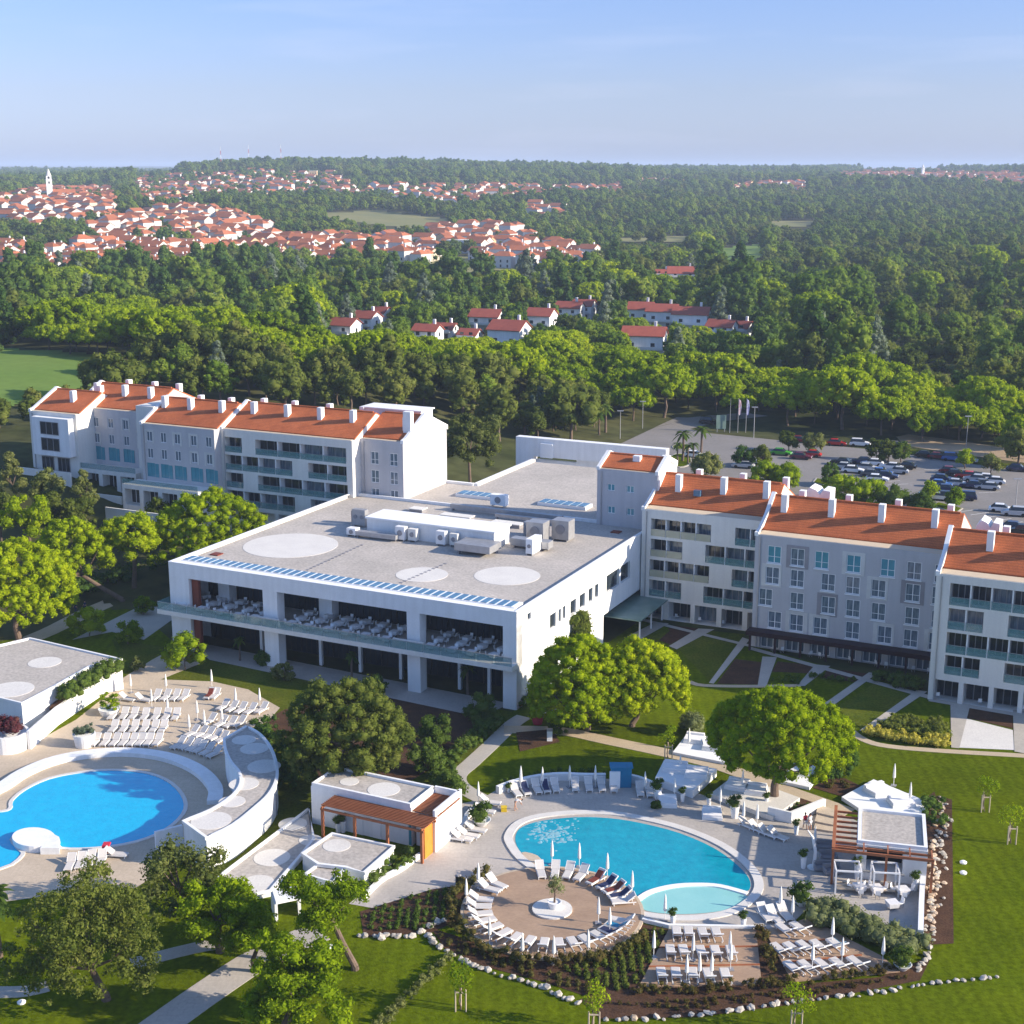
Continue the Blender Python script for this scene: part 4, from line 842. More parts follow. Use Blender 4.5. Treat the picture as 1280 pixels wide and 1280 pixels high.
for px, py, col, rz, lb, *s in [
    (976, 569, 'green', r1, 'bright green car beside the maroon car'), (1001, 574, 'maroon', r1, 'maroon car right of the bright green car'), (1013, 571, 'red', r2, 'bright red car just behind the maroon car'),
    (1045, 557, 'red', r1, 'red car under the trees at the rear edge of the car park'), (1075, 558, 'white', r1, 'white van-like car at the rear edge right of the red one', True), (999, 553, 'dark red', r1, 'dark red car hidden between two small trees at the rear edge'),
    (929, 585, 'silver', r2, 'silver car left of the round bushes behind the roof'), (938, 581, 'white', r1, 'white car beside the silver one near the round bushes'), (868, 572, 'white', r1, 'white car by the palm roundabout'),
    (1057, 587, 'silver', r1, 'silver car at the left end of the first row'), (1066, 591, 'white', r1, 'white car second in the first row'), (1077, 580, 'dark blue', r2, 'dark blue car at the back left of the first row'),
    (1090, 582, 'white', r2, 'white car beside the dark blue one at the back of the first row'), (1096, 602, 'white', r1, 'white car at the near end of the first row'), (1101, 594, 'blue', r1, 'mid blue car in the middle of the first row'),
    (1108, 598, 'dark blue', r1, 'dark navy car beside the mid blue one'), (1113, 587, 'white', r2, 'white car at the right end of the first row'), (1121, 592, 'silver', r2, 'silver car at the right end of the first row'), (1131, 586, 'black', r2, 'black car alone right of the first row'),
    (1157, 572, 'black', r1, 'black car on the rear verge'), (1173, 574, 'dark red', r1, 'dark red car on the rear verge'), (1191, 576, 'blue', r1, 'blue car on the rear verge', True), (1208, 578, 'silver', r1, 'silver car on the rear verge'), (1272, 589, 'dark blue', r1, 'dark blue car on the rear verge at the frame edge'),
    (1188, 592, 'dark red', r1, 'dark red car at the back of the second row'), (1208, 598, 'red', r2, 'red car at the back of the second row'), (1178, 602, 'dark blue', r1, 'dark blue car on the left of the second row'), (1175, 609, 'blue', r1, 'blue car on the left of the second row'),
    (1219, 602, 'silver', r2, 'silver car at the back right of the second row'), (1229, 601, 'white', r2, 'white hatchback at the back right of the second row'), (1241, 605, 'white', r2, 'white car at the far right of the second row'), (1214, 610, 'dark blue', r2, 'dark blue car in the middle right of the second row'),
    (1224, 608, 'grey', r2, 'grey car in the middle right of the second row'), (1163, 622, 'white', r1, 'white car at the near left of the second row'), (1173, 625, 'white', r1, 'second white car at the near left of the second row'), (1188, 626, 'black', r1, 'black car at the near end of the second row', True), (1205, 625, 'dark blue', r2, 'dark blue car at the near right of the second row', True),
    (1268, 645, 'silver', r2, 'silver off-roader on the near right of the car park', True), (1276, 668, 'black', r2, 'black car close behind the near roof', True), (886, 530, 'black', r1, 'black van at the road entrance beside the information board', True), (1051, 581, 'black', r2, 'black car at the far left of the first row'), (1084, 588, 'silver', r1, 'silver car in the middle of the first row'), (1090, 596, 'grey', r1, 'grey car between white and mid blue in the first row'), (1196, 596, 'black', r1, 'black car behind the dark red one in the second row'), (1184, 615, 'dark blue', r1, 'dark blue car before the blue one in the second row'), (1196, 608, 'silver', r1, 'silver car in the centre of the second row'), (1234, 612, 'silver', r2, 'silver car at the right end of the second row'), (1120, 560, 'grey', r1, 'grey car at the rear edge by the bush trees'), (1252, 640, 'white', r1, 'white car left of the silver off-roader'), (1262, 662, 'dark blue', r2, 'dark blue car close behind the near roof')]:
    car(px, py, col, rz + RNG.uniform(-.05, .05), lb, *s)
# ------------------------------------------------------------------ lamps, flags, signs, palms
def lamp(px, py, h, label):
    x, y = g(px, py); t = thing('street_lamp', label, 'street lamp', (x, y, 0), 0, 'lamps around the car park')
    p = MB(); p.tube((0, 0, 0), (0, 0, h), .11, .07); p.obj('pole', M['steel'], t); q = MB(); q.box(-.75, .75, -.2, .2, h, h + .16); hd = q.obj('lamp_head', M['steel'], t)
    q = MB(); q.box(-.65, .65, -.15, .15, h - .04, h - .003); q.obj('lens', M['white2'], hd)
for px, py, h, lb in [(775, 549, 6.8, 'lamp post at the lawn edge behind the portal'), (803, 536, 6.8, 'lamp post under the wide pine beside the road'), (942, 548, 7.5, 'lamp post right of the flags'), (1207, 567, 8.5, 'lamp post beside the dirt track'), (1269, 638, 6, 'lamp post beside the silver off-roader')]: lamp(px, py, h, lb)
FLAGC = {'a': mat('flag_red_white', (.55, .3, .34), (.5, .5, .55), 2.0), 'b': mat('flag_white_blue', (.55, .55, .65), (.2, .2, .45), 2.0)}
for i, (px, lb) in enumerate(((912, 'bare dark flagpole nearest the information board'), (922, 'middle flagpole with a drooping red and white flag'), (932, 'flagpole with a drooping white and blue flag'))):
    x, y = g(px, 541); t = thing('flagpole', lb, 'flagpole', (x, y, 0), 0, 'flagpoles at the hotel entrance road'); p = MB(); p.tube((0, 0, 0), (0, 0, 8.5), .08, .04); p.obj('pole', M['steel'], t)
    if i:
        f = MB(); pr = [(0.06, 8.3), (.5, 8.0), (.75, 6.5), (.6, 4.6), (.35, 4.3), (.06, 4.6)]; n = 6
        f.add([(a, -.08 + .05 * math.sin(k * 2), z) for k, (a, z) in enumerate(pr)] + [(a, .08 + .05 * math.sin(k * 2), z) for k, (a, z) in enumerate(pr)], [tuple(range(n))[::-1], tuple(range(n, 2 * n))] + [(k, (k + 1) % n, n + (k + 1) % n, n + k) for k in range(n)]); f.obj('flag', FLAGC['ab'[i - 1]], t)
x, y = g(901, 540); t = thing('information_board', 'pale green upright information board beside the flagpoles', 'sign', (x, y, 0)); q = MB(); q.box(-1.2, 1.2, -.12, .12, .8, 4.2); q.obj('panel', M['greenglass'], t)
q = MB(); q.box(-1.0, -.8, -.1, .1, 0, .797); q.obj('post', M['steel'], t); q = MB(); q.box(.8, 1.0, -.1, .1, 0, .797); q.obj('post', M['steel'], t)
def palm_crown(seed, R, n=22):
    rg = np.random.RandomState(seed); V = []; Q = []
    for i in range(n):
        a = rg.uniform(0, 6.283); el = rg.uniform(-.2, 1.2); L_ = R * rg.uniform(.8, 1.1); prev = None; w = .22 * R
        for k in range(6):
            t = k / 5; r = L_ * t * math.cos(el * (1 - .3 * t)); z = L_ * (t * math.sin(el) - .75 * t * t); ww = w * (1 - t) ** .6 * (.4 + t) + .02
            c, s = math.cos(a), math.sin(a); p = (r * c - s * ww, r * s + c * ww, z - .12 * ww), (r * c, r * s, z + .1 * ww), (r * c + s * ww, r * s - c * ww, z - .12 * ww)
            m_ = len(V); V.extend(p)
            if prev is not None: Q.append((prev, m_, m_ + 1, prev + 1)); Q.append((prev + 1, m_ + 1, m_ + 2, prev + 2))
            prev = m_
    return np_mesh('palm_crown', V, Q, np.zeros((0, 3), int), M['hedgef'])
PC = palm_crown(4, 1.6); pt = MB(); pt.chain([(0, 0, -.3), (.1, 0, 2), (.05, .05, 4.2)], [.22, .17, .16], 8); PT = pt.mesh('palm_trunk', M['bark'])
def palm(px, py, sc, label, group='palms around the hotel entrance', z=None):
    x, y = g(px, py); t = thing('palm_tree', label, 'palm', (x, y, 0), RNG.uniform(0, 6), group); t.scale = (sc,) * 3; link('crown', PC, t, (.05, .05, 4.2)); link('trunk', PT, t)
for px, py, sc, lb in [(847, 579, 1.0, 'palm on the left of the grassed roundabout'), (853, 577, 1.5, 'tallest palm on the grassed roundabout'), (860, 580, .95, 'short palm in the middle of the roundabout'), (866, 579, 1.0, 'palm on the right of the roundabout'), (876, 571, 1.5, 'tall palm on the mulched island beyond the roundabout'), (749, 546, 1.3, 'palm on the lawn behind the portal'), (757, 543, 1.6, 'taller palm on the lawn behind the portal'), (692, 548, 1.1, 'palm on the lawn by the rear forecourt')]: palm(px, py, sc, lb)
def rest_z(px, py): h = hit(px, py); return h
# ------------------------------------------------------------------ villas among the trees
def villa(px, py, w, d, h, rz, label, wins=2, z=None, red=True):
    x, y, zz = hit(px, py); t = thing('villa', label, 'house', (x, y, zz), rz, 'red roofed villas among the trees'); hw, hd = w / 2, d / 2
    b = MB(); b.box(-hw, hw, -hd, hd, -2, h); rzg = h + d * .29; b.add([(-hw, -hd, h), (-hw, hd, h), (-hw, 0, rzg), (hw, -hd, h), (hw, hd, h), (hw, 0, rzg)], [(0, 2, 1), (3, 4, 5)]); b.obj('wall', M['white'], t)
    r = MB(); o = .5
    for s in (-1, 1):
        pl = [(-hw - o, s * (hd + o), h - .2), (hw + o, s * (hd + o), h - .2), (hw + o, 0, rzg + .02), (-hw - o, 0, rzg + .02)]
        r.hexa(pl if s < 0 else pl[::-1], [(q[0], q[1], q[2] + .22) for q in (pl if s < 0 else pl[::-1])])
    rf = r.obj('roof', ROOFRED, t); c = MB(); c.box(-.45, .45, -.4, .4, -.5, 1.8); c.obj('chimney', M['white2'], rf, loc=(hw * .5, d * .12, rzg))
    for k in range(wins):
        for zf in (.7, 3.5):
            xx = -hw + w * (k + .5) / wins; q = MB(); q.box(-.7, .7, -.03, .02, 0, 1.7); q.obj('window', M['darkglass'], t, loc=(xx, -hd, zf))
    q = MB(); q.box(-.02, .03, -.6, .6, 0, 1.5); q.obj('window', M['darkglass'], t, loc=(hw, 0, 3.4))
    q = MB(); q.box(-hw + .3, hw - .3, -hd - 1.5, -hd - .003, 3.0, 3.2); q.box(-hw + .3, hw - .3, -hd - 1.5, -hd - 1.42, 3.203, 4.1); q.obj('balcony', M['white2'], t)
ROOFRED = mat('red_villa_tiles', (0.38, 0.095, 0.06), (0.30, 0.075, 0.05), .5, rough=.85, fine=.2)
VILLAS = [(429, 426, 12, 8, 6, -.5, 'villa half hidden by trees, leftmost of the red roofed villas'), (459, 416, 9, 8, 6, -.5, 'stepped back villa attached right of the leftmost one'), (478, 409, 6, 7, 6, -.5, 'smallest villa peeping from behind a dark tree beside the leftmost pair'),
          (535, 432, 9, 7, 5.5, -.4, 'low villa buried in trees left of the tall bright gabled villa'), (556, 424, 9, 7, 4, -.4, 'orange roofed low villa glimpsed left of the gabled villa'), (609, 414, 12, 9, 6, -.35, 'villa with a wide roof behind the bright gabled villa'), (637, 440, 12, 10, 8, -.45, 'tall bright gabled villa standing alone in front of the others'), (588, 432, 7, 7, 4, -.4, 'low orange roofed annexe left of the bright gabled villa'),
          (677, 416, 10, 9, 7, -.4, 'villa right of the wide roofed one with white balconies'), (712, 402, 11, 8, 6, -.4, 'longer villa behind the balconied villa'), (730, 399, 9, 8, 6, -.4, 'villa closing the row beside the silvery trees'),
          (805, 446, 14, 9, 7.5, -.25, 'villa with a broad red roof and white outside stair wall at the pine grove'), (801, 407, 10, 9, 7, -.3, 'left house of the long terrace above the pine grove'), (828, 410, 12, 9, 7, -.3, 'middle house of the long terrace above the pine grove'), (864, 414, 14, 9, 7, -.3, 'right house of the long terrace above the pine grove'), (902, 424, 10, 8, 5, -.5, 'villa with a weathered roof right of the terrace'), (925, 422, 9, 8, 4, -.6, 'small villa at the right end nearly swallowed by trees'), (853, 352, 17, 12, 5, -.1, 'orange roofed house alone in the wood above the villas'), (828, 350, 8, 7, 4, -.1, 'small orange roofed annexe in the wood above the villas')]
VRECT = []
for v in VILLAS:
    villa(*v); x, y, z = hit(v[0], v[1]); s = F / y; VRECT.append((v[0] - v[2] * .42 * s, v[1] - (v[4] + 2) * s * .95, v[0] + v[2] * .42 * s, v[1] - 2.2 * s, y))
# ------------------------------------------------------------------ the hill town
WALLS = [mat('town_white_wall', (.60, .58, .55), (.52, .50, .48), .5), mat('town_cream_wall', (.54, .47, .35), (.48, .42, .32), .5), mat('town_ochre_wall', (.60, .44, .24), (.55, .40, .24), .5), mat('town_rose_wall', (.60, .46, .42), (.54, .42, .38), .5)]
ROOFS = [mat('town_orange_tiles', (.43, .14, .055), (.33, .11, .055), .4, rough=.9, rnd=.3, fine=.2), mat('town_brown_tiles', (.31, .14, .09), (.26, .12, .08), .4, rough=.9, rnd=.3, fine=.2)]
def house_mesh(w, d, h, hip, wm, rm, key):
    hw, hd = w / 2, d / 2; b = MB(); b.box(-hw, hw, -hd, hd, -3, h); rz_ = h + d * .27; r = MB(); o = .25
    if hip:
        k = hw - hd * .8; e = [(-hw - o, -hd - o, h), (hw + o, -hd - o, h), (hw + o, hd + o, h), (-hw - o, hd + o, h), (-k, 0, rz_), (k, 0, rz_)]
        r.add(e, [(0, 1, 5, 4), (2, 3, 4, 5), (1, 2, 5), (3, 0, 4), (3, 2, 1, 0)])
    else:
        b.add([(-hw, -hd, h), (-hw, hd, h), (-hw, 0, rz_), (hw, -hd, h), (hw, hd, h), (hw, 0, rz_)], [(0, 2, 1), (3, 4, 5)])
        for s in (-1, 1):
            pl = [(-hw - o, s * (hd + o), h - .15), (hw + o, s * (hd + o), h - .15), (hw + o, 0, rz_), (-hw - o, 0, rz_)]; r.hexa(pl if s < 0 else pl[::-1], [(q[0], q[1], q[2] + .25) for q in (pl if s < 0 else pl[::-1])])
    win = MB()
    for zf in ([.9, 3.6] if h > 5 else [.9]):
        for i in range(3):
            x = -hw + w * (i + .5) / 3
            win.box(x - .5, x + .5, -hd - .03, -hd + .02, zf, zf + 1.5)
        win.box(hw - .02, hw + .03, -.5, .5, zf, zf + 1.4)
    ch = MB(); ch.box(-.35, .35, -.35, .35, -.8, 1.5)
    return (b.mesh('house_wall', wm), r.mesh('house_roof', rm), win, ch.mesh('house_chimney', M['white2']), (hw * .4, hd * .3, rz_ - .2))
HV = []
for i, (w, d, h, hip, wi, ri) in enumerate([(11, 8.5, 7.2, 0, 0, 0), (13, 9, 7.2, 1, 0, 0), (10, 8, 5.8, 0, 1, 0), (14, 9.5, 7.4, 0, 0, 0), (11, 9, 8.6, 1, 0, 0), (9, 8, 4.0, 0, 0, 1), (12, 9, 6.2, 1, 1, 0), (10, 9, 6.4, 0, 2, 0), (12, 8, 6.2, 0, 3, 1), (16, 10, 6.6, 0, 0, 0)]):
    HV.append(house_mesh(w, d, h, hip, WALLS[wi], ROOFS[ri], i) + ((w, d, h, wi, ri, hip),))
WNAME = ['white', 'cream', 'ochre', 'rose']; RNAME = ['orange', 'brown']
TOWN = [([(0, 314), (60, 320), (130, 313), (210, 316), (270, 308), (300, 318), (270, 330), (180, 345), (90, 352), (0, 352)], 11.5, 'in the lower rows of the hill town', .95),
        ([(215, 282), (330, 285), (345, 302), (520, 303), (550, 318), (530, 336), (430, 330), (400, 338), (340, 326), (270, 312), (200, 302)], 11.5, 'on the middle slope of the hill town', .95),
        ([(0, 252), (50, 240), (140, 240), (150, 275), (100, 285), (40, 290), (0, 290)], 14, 'around the church tower', .8),
        ([(110, 292), (190, 268), (240, 262), (310, 275), (290, 300), (220, 300), (150, 312), (120, 307)], 13, 'on the slope between church and hill', .8),
        ([(170, 218), (240, 221), (300, 217), (340, 220), (430, 221), (440, 238), (560, 236), (670, 237), (690, 250), (560, 262), (490, 256), (400, 250), (300, 252), (240, 258), (180, 262), (165, 238)], 17, 'high on the wooded hill', .8),
        ([(540, 290), (605, 287), (668, 298), (662, 315), (600, 318), (545, 312)], 15, 'by the dry field below the hill', .7),
        ([(590, 322), (690, 310), (737, 320), (737, 340), (680, 340), (600, 334)], 13, 'on the near right edge of the hill town', .75),
        ([(690, 238), (775, 236), (775, 247), (690, 247)], 16, 'in the hamlet right of the hill', .6), ([(800, 228), (870, 231), (870, 239), (800, 238)], 17, 'in the far hamlet in the woods', .6), ([(905, 233), (1005, 232), (1005, 244), (910, 243)], 16, 'in the far hamlet on the plain', .6),
        ([(660, 262), (700, 262), (700, 275), (665, 275)], 18, 'standing apart below the hill', .7), ([(1040, 219), (1100, 213), (1180, 216), (1290, 221), (1290, 242), (1180, 235), (1080, 232), (1040, 230)], 11, 'in the distant hilltop town', .9)]
cand = []
rgt = random.Random(11); houses_xy = []
GRID = {}
def near_ok(x, y, d):
    i, j = int(x // 30), int(y // 30)
    for a in (-1, 0, 1):
        for c in (-1, 0, 1):
            for (p, q, e) in GRID.get((i + a, j + c), ()):
                if (p - x) ** 2 + (q - y) ** 2 < max(d, e) ** 2: return False
    return True
def put(x, y, d): GRID.setdefault((int(x // 30), int(y // 30)), []).append((x, y, d))
for poly, sp, where, dens in TOWN:
    xs = [p[0] for p in poly]; ys = [p[1] for p in poly]; tries = int((max(xs) - min(xs)) * (max(ys) - min(ys)) * .9); 
    for _ in range(min(tries, 3500)):
        px, py = rgt.uniform(min(xs), max(xs)), rgt.uniform(min(ys), max(ys))
        if not pin(px, py, poly) or rgt.random() > dens: continue
        h = hit(px, py)
        if h is None or not near_ok(h[0], h[1], sp * rgt.uniform(1.0, 1.7)): continue
        put(h[0], h[1], sp); cand.append((h[1], h, where))
cand.sort(key=lambda c: c[0])
STUFFB = {k: MB() for k in ('w0', 'w1', 'w2', 'w3', 'r0', 'r1')}
far = MB(); WINM = {}
nh = 0
for y, h, where in cand:
    wv = HV[rgt.choices(range(10), [5, 4, 3, 4, 3, 2, 3, 1.2, 1, 2])[0]]; rz = rgt.choice([-.5, -.4, -.7, -.25, 1.0, 1.2, -.55]) + rgt.uniform(-.2, .2); sc = rgt.uniform(.85, 1.2)
    w, d, hh, wi, ri, hip = wv[5]
    if nh < 285:
        key = (wi, ri, hip, hh > 8, hh < 5, w > 15)
        kindw = ('tall ' if hh > 8 else 'low ' if hh < 5 else 'long ' if w > 15 else '') + f"{WNAME[wi]} house with {'hipped' if hip else 'gabled'} {RNAME[ri]} roof " + where
        t = thing('town_house', kindw, 'house', h, rz, kindw); t.scale = (sc,) * 3
        link('wall', wv[0], t); rf = link('roof', wv[1], t)
        if y < 1000:
            link('chimney', wv[3], rf, wv[4])
            k = wv[5]
            if k not in WINM:
                L_ = []
                for z in ([.9, 3.6] if hh > 5 else [.9]): L_ += [(-w / 2 + w * (i + .5) / 3, -d / 2, z, 0) for i in range(3)]
                WINM[k] = L_
                if 'm' not in WINM: q = MB(); q.box(-.5, .5, -.04, .02, 0, 1.5); WINM['m'] = q.mesh('house_window', M['darkglass'])
            for a in WINM[k]: link('window', WINM['m'], t, a[:3])
        nh += 1
    else:
        for me, key in ((wv[0], 'w%d' % wi), (wv[1], 'r%d' % ri)):
            c_, s_ = math.cos(rz) * sc, math.sin(rz) * sc
            far.mi = {'w0': 0, 'w1': 1, 'w2': 2, 'w3': 3, 'r0': 4, 'r1': 5}[key]
            far.add([(h[0] + p.co.x * c_ - p.co.y * s_, h[1] + p.co.x * s_ + p.co.y * c_, h[2] + p.co.z * sc) for p in me.vertices], [tuple(p.vertices) for p in me.polygons])
tag(far.obj('distant_houses', WALLS + ROOFS), 'far houses of the hill town reading as one speckled mass', kind='stuff')
# church, masts, white blocks
def church(px, py, label, H, sc=1.0):
    x, y, z = hit(px, py); t = thing('church', label, 'church', (x, y, z), .35)
    b = MB(); a = 2.9 * sc; b.box(-a, a, -a, a, -3, H * .66); b.box(-a - .25, a + .25, -a - .25, a + .25, H * .663, H * .68); b.box(-a * .9, a * .9, -a * .9, a * .9, H * .683, H * .78); b.obj('bell_tower', M['white'], t)
    for zz in (.55, .70):
        q = MB(); q.box(-.8 * sc, .8 * sc, -a - .05, -a * .88, H * zz, H * (zz + .065)); q.obj('belfry_opening', M['black'], t)
    s = MB(); s.lathe([(a * .95, H * .783), (a * .5, H * .9), (.15, H)], n=8); s.obj('spire', M['cream'], t)
    n_ = MB(); n_.box(a + .01, a + 22 * sc, -5.5 * sc, 5.5 * sc, -3, 9 * sc); n_.obj('nave', M['white'], t)
    r = MB(); L0, L1 = a + .01, a + 22.5 * sc; r.add([(L0, -6 * sc, 9 * sc), (L1, -6 * sc, 9 * sc), (L1, 6 * sc, 9 * sc), (L0, 6 * sc, 9 * sc), (L0, 0, 12.5 * sc), (L1, 0, 12.5 * sc)], [(0, 1, 5, 4), (2, 3, 4, 5), (1, 2, 5), (3, 0, 4), (3, 2, 1, 0)]); r.obj('nave_roof', ROOFS[0], t)
church(63, 252, 'white church with a tall pale bell tower and pointed spire above the town', 33); church(1153, 222, 'small distant church on the right hilltop town', 27, .9)
MR = mat('mast_red', (.55, .06, .05), None, 1)
for i, px in enumerate((297, 330, 368)):
    a_ = math.atan((px - 640) / F * 1.03 / 1.0); x, y = 2830 * math.sin(a_), 2830 * math.cos(a_); z = terr(x, y); t = thing('radio_mast', ('left', 'middle', 'right')[i] + ' red and white lattice mast on the wooded hill', 'mast', (x, y, z), 0, 'radio masts on the hill')
    H = 46
    for k in range(6):
        b = MB(); z0, z1 = H * k / 6, H * (k + 1) / 6; r0, r1_ = 1.3 - .18 * k, 1.3 - .18 * (k + 1)
        for sx_ in (-1, 1):
            for sy in (-1, 1): b.tube((sx_ * r0, sy * r0, z0), (sx_ * r1_, sy * r1_, z1), .16, n=4)
        b.tube((-r0, -r0, z0), (r1_, -r1_, z1), .12, n=4); b.tube((r0, -r0, z0), (-r1_, -r1_, z1), .12, n=4); b.obj('mast_section', MR if k % 2 == 0 else M['white2'], t)
for px, py, w, d, h, rz, lb in [(577, 316, 20, 10, 9, -.2, 'white flat roofed modern block with dark windows by the dry field'), (640, 308, 24, 10, 7, -.1, 'long white flat roofed block right of the modern one'), (1010, 252, 10, 9, 7, 0, 'white cube house on the far plain'), (740, 243, 22, 10, 9, -.1, 'pale long block in the hamlet right of the hill'), (460, 252, 22, 11, 10, -.2, 'white apartment block on the wooded hill, leftmost of the row'), (500, 258, 24, 11, 11, -.2, 'white apartment block in the middle of the wooded hill'), (530, 259, 26, 11, 11, -.2, 'white apartment block at the right end of the wooded hill row'), (392, 225, 12, 10, 14, 0, 'yellow tall house against the hilltop trees')]:
    h_ = hit(px, py); t = thing('apartment_block', lb, 'building', h_, rz); b = MB(); b.box(-w / 2, w / 2, -d / 2, d / 2, -3, h); b.obj('wall', WALLS[2] if 'yellow' in lb else M['white'], t)
    q = MB(); q.box(-w / 2 - .3, w / 2 + .3, -d / 2 - .3, d / 2 + .3, h + .003, h + .5); q.obj('roof', M['cream'], t)
    for k in range(int(h // 3)):
        for i in range(int(w // 4)): q = MB(); q.box(-.9, .9, -.05, .03, 0, 1.5); q.obj('window', M['darkglass'], t, loc=(-w / 2 + w * (i + .5) / int(w // 4), -d / 2, .8 + 3 * k))
# ------------------------------------------------------------------ woods
rgf = random.Random(5)
Z_OAK = [(150, 450), (300, 440), (420, 462), (560, 455), (640, 472), (745, 485), (745, 535), (690, 533), (620, 530), (560, 495), (330, 490), (200, 478)]
Z_PINES = [[(40, 395), (120, 392), (190, 397), (335, 425), (330, 448), (180, 432), (40, 424)], [(330, 440), (420, 430), (560, 428), (700, 438), (765, 437), (862, 470), (872, 505), (750, 505), (640, 470), (500, 462), (340, 456)], [(880, 466), (1000, 474), (1120, 486), (1245, 503), (1262, 530), (1180, 530), (1100, 524), (1000, 514), (940, 507), (895, 503)]]
Z_MID = [(-60, 366), (0, 362), (120, 350), (250, 344), (330, 338), (450, 343), (560, 345), (700, 347), (800, 336), (960, 345), (1080, 385), (1100, 470), (1000, 476), (880, 470), (862, 468), (765, 436), (700, 437), (560, 428), (420, 430), (335, 424), (190, 396), (60, 394), (-60, 440)]
Z_LEFT = [(-60, 515), (20, 497), (90, 472), (160, 470), (180, 482), (60, 505), (-60, 530)]
Z_RIGHT = [(735, 340), (740, 322), (800, 300), (1300, 300), (1300, 470), (1230, 480), (1110, 468), (1090, 385), (960, 344), (800, 335)]
Z_RNEAR = [(1100, 470), (1230, 482), (1300, 480), (1300, 560), (1262, 560), (1250, 505), (1120, 486), (1000, 476)]
FIELDS = [[(400, 267), (470, 264), (560, 274), (565, 284), (500, 286), (410, 274)], [(490, 330), (560, 322), (690, 322), (690, 335), (600, 342), (500, 345)], [(900, 312), (950, 306), (960, 322), (925, 328), (898, 324)], [(770, 298), (860, 296), (862, 303), (775, 304)], [(960, 278), (1020, 277), (1020, 283), (962, 284)],
          [(-60, 455), (-40, 440), (60, 441), (140, 450), (140, 462), (100, 470), (20, 482), (-60, 496)]]
def onfield(x, y, z, H):
    for q in (0, .5, .95):
        px, py, d = proj(x, y, z + H * q)
        if any(pin(px, py, f) for f in FIELDS): return True
    return False
def zone_of(px, py):
    for z in Z_PINES:
        if pin(px, py, z): return 'pine'
    if pin(px, py, Z_OAK): return 'oak'
    if pin(px, py, Z_LEFT): return 'oak'
    if pin(px, py, Z_RNEAR): return 'rnear'
    if pin(px, py, Z_MID): return 'mid'
    if pin(px, py, Z_RIGHT): return 'right'
    return None
MIX = {'pine': (['pine_a', 'pine_b'], [1, 1], 6.6), 'oak': (['oak_a', 'oak_b', 'broad_a', 'cedar_a'], [4, 4, 1, .5], 6.2), 'rnear': (['pine_a', 'broad_a', 'oak_a', 'conif_b'], [2.5, 2, 2, 1], 6.6), 'mid': (['broad_a', 'broad_b', 'conif_a', 'conif_b', 'cedar_a', 'pine_b', 'oak_b'], [2.4, 2.4, 2, 2, .8, 1.2, .8], 6.8), 'right': (['bush_a', 'bush_b', 'broad_a', 'oak_a', 'pine_a', 'conif_b'], [3, 3.4, 2.4, 2.6, .7, .4], 6.0)}
trees = []
def gapf(x, y): return math.sin(x * .011 + 2) * math.sin(y * .0052 + 1) + .45 * math.sin(x * .031 + y * .013) + .2 * math.sin(x * .07 - y * .05)
TG = {}
def tok(x, y, d):
    i, j = int(x // 13), int(y // 13)
    for a in (-1, 0, 1):
        for c in (-1, 0, 1):
            for (p, q, e) in TG.get((i + a, j + c), ()):
                if (p - x) ** 2 + (q - y) ** 2 < (.5 * (d + e)) ** 2: return False
    return True
def blocked(x, y, z, R, H):
    px, py, d = proj(x, y, z + H * .75); s = F / d; ru = R * s
    top = proj(x, y, z + H)[1]; 
    for x0, y0, x1, y1, vy in VRECT:
        if y < vy + 3 and px + ru * .8 > x0 and px - ru * .8 < x1 and top < y1 - (y1 - y0) * .2: return True
        if abs(y - vy) < 9 and x0 - 3 < px < x1 + 3: return True
    return False
for _ in range(60000):
    r = 290 + (1150 - 290) * rgf.random() ** .8; a = rgf.uniform(-.40, .42); x, y = r * math.sin(a), r * math.cos(a)
    z = terr(x, y); px, py, d = proj(x, y, z + 4.5)
    if py > 575: continue
    zn = zone_of(px, py)
    if zn is None: continue
    ks, ws, sp = MIX[zn]; k = rgf.choices(ks, ws)[0]; sc = rgf.uniform(.82, 1.2) * (1.12 if zn in ('pine', 'oak') else 1.45 if zn == 'mid' else 1.25 if zn == 'right' else 1.0) * rgf.choice([.65, .85, 1, 1.2, 1.4])
    dd = KIND[k][2] * sc * (1.48 if zn != 'right' else 1.75)
    if zn == 'right' and gapf(x, y) > .36 and rgf.random() < (.35 if gapf(x, y) < .8 else .8): continue
    if not tok(x, y, dd): continue
    if not near_ok(x, y, 11) or onfield(x, y, z, KIND[k][3] * sc): continue
    if blocked(x, y, z, KIND[k][2] * sc, KIND[k][3] * sc): continue
    TG.setdefault((int(x // 13), int(y // 13)), []).append((x, y, dd)); trees.append((r, x, y, z, k, sc, zn))
trees.sort()
NT = 235
DESC = {'pine_a': 'spreading umbrella pine with flat bright green crown', 'pine_b': 'domed umbrella pine with bright green crown', 'oak_a': 'rounded olive green holm oak', 'oak_b': 'tall olive brown holm oak', 'broad_a': 'round mid green leafy tree', 'broad_b': 'tall mid green leafy tree', 'conif_a': 'dark pointed conifer', 'conif_b': 'dark dense broad conifer', 'cedar_a': 'blue grey cedar', 'bush_a': 'low green bush', 'bush_b': 'low olive bush'}
NAME = {'pine_a': 'pine_tree', 'pine_b': 'pine_tree', 'oak_a': 'oak_tree', 'oak_b': 'oak_tree', 'broad_a': 'leafy_tree', 'broad_b': 'leafy_tree', 'conif_a': 'conifer_tree', 'conif_b': 'conifer_tree', 'cedar_a': 'cedar_tree', 'bush_a': 'bush', 'bush_b': 'bush'}
WHERE = {'pine': 'in the pine groves behind the hotel', 'oak': 'in the oak belt just behind the hotel', 'rnear': 'in the wood beyond the car park', 'mid': 'in the wood around the villas', 'right': 'in the bushland on the right'}
inview = 0; rest = []
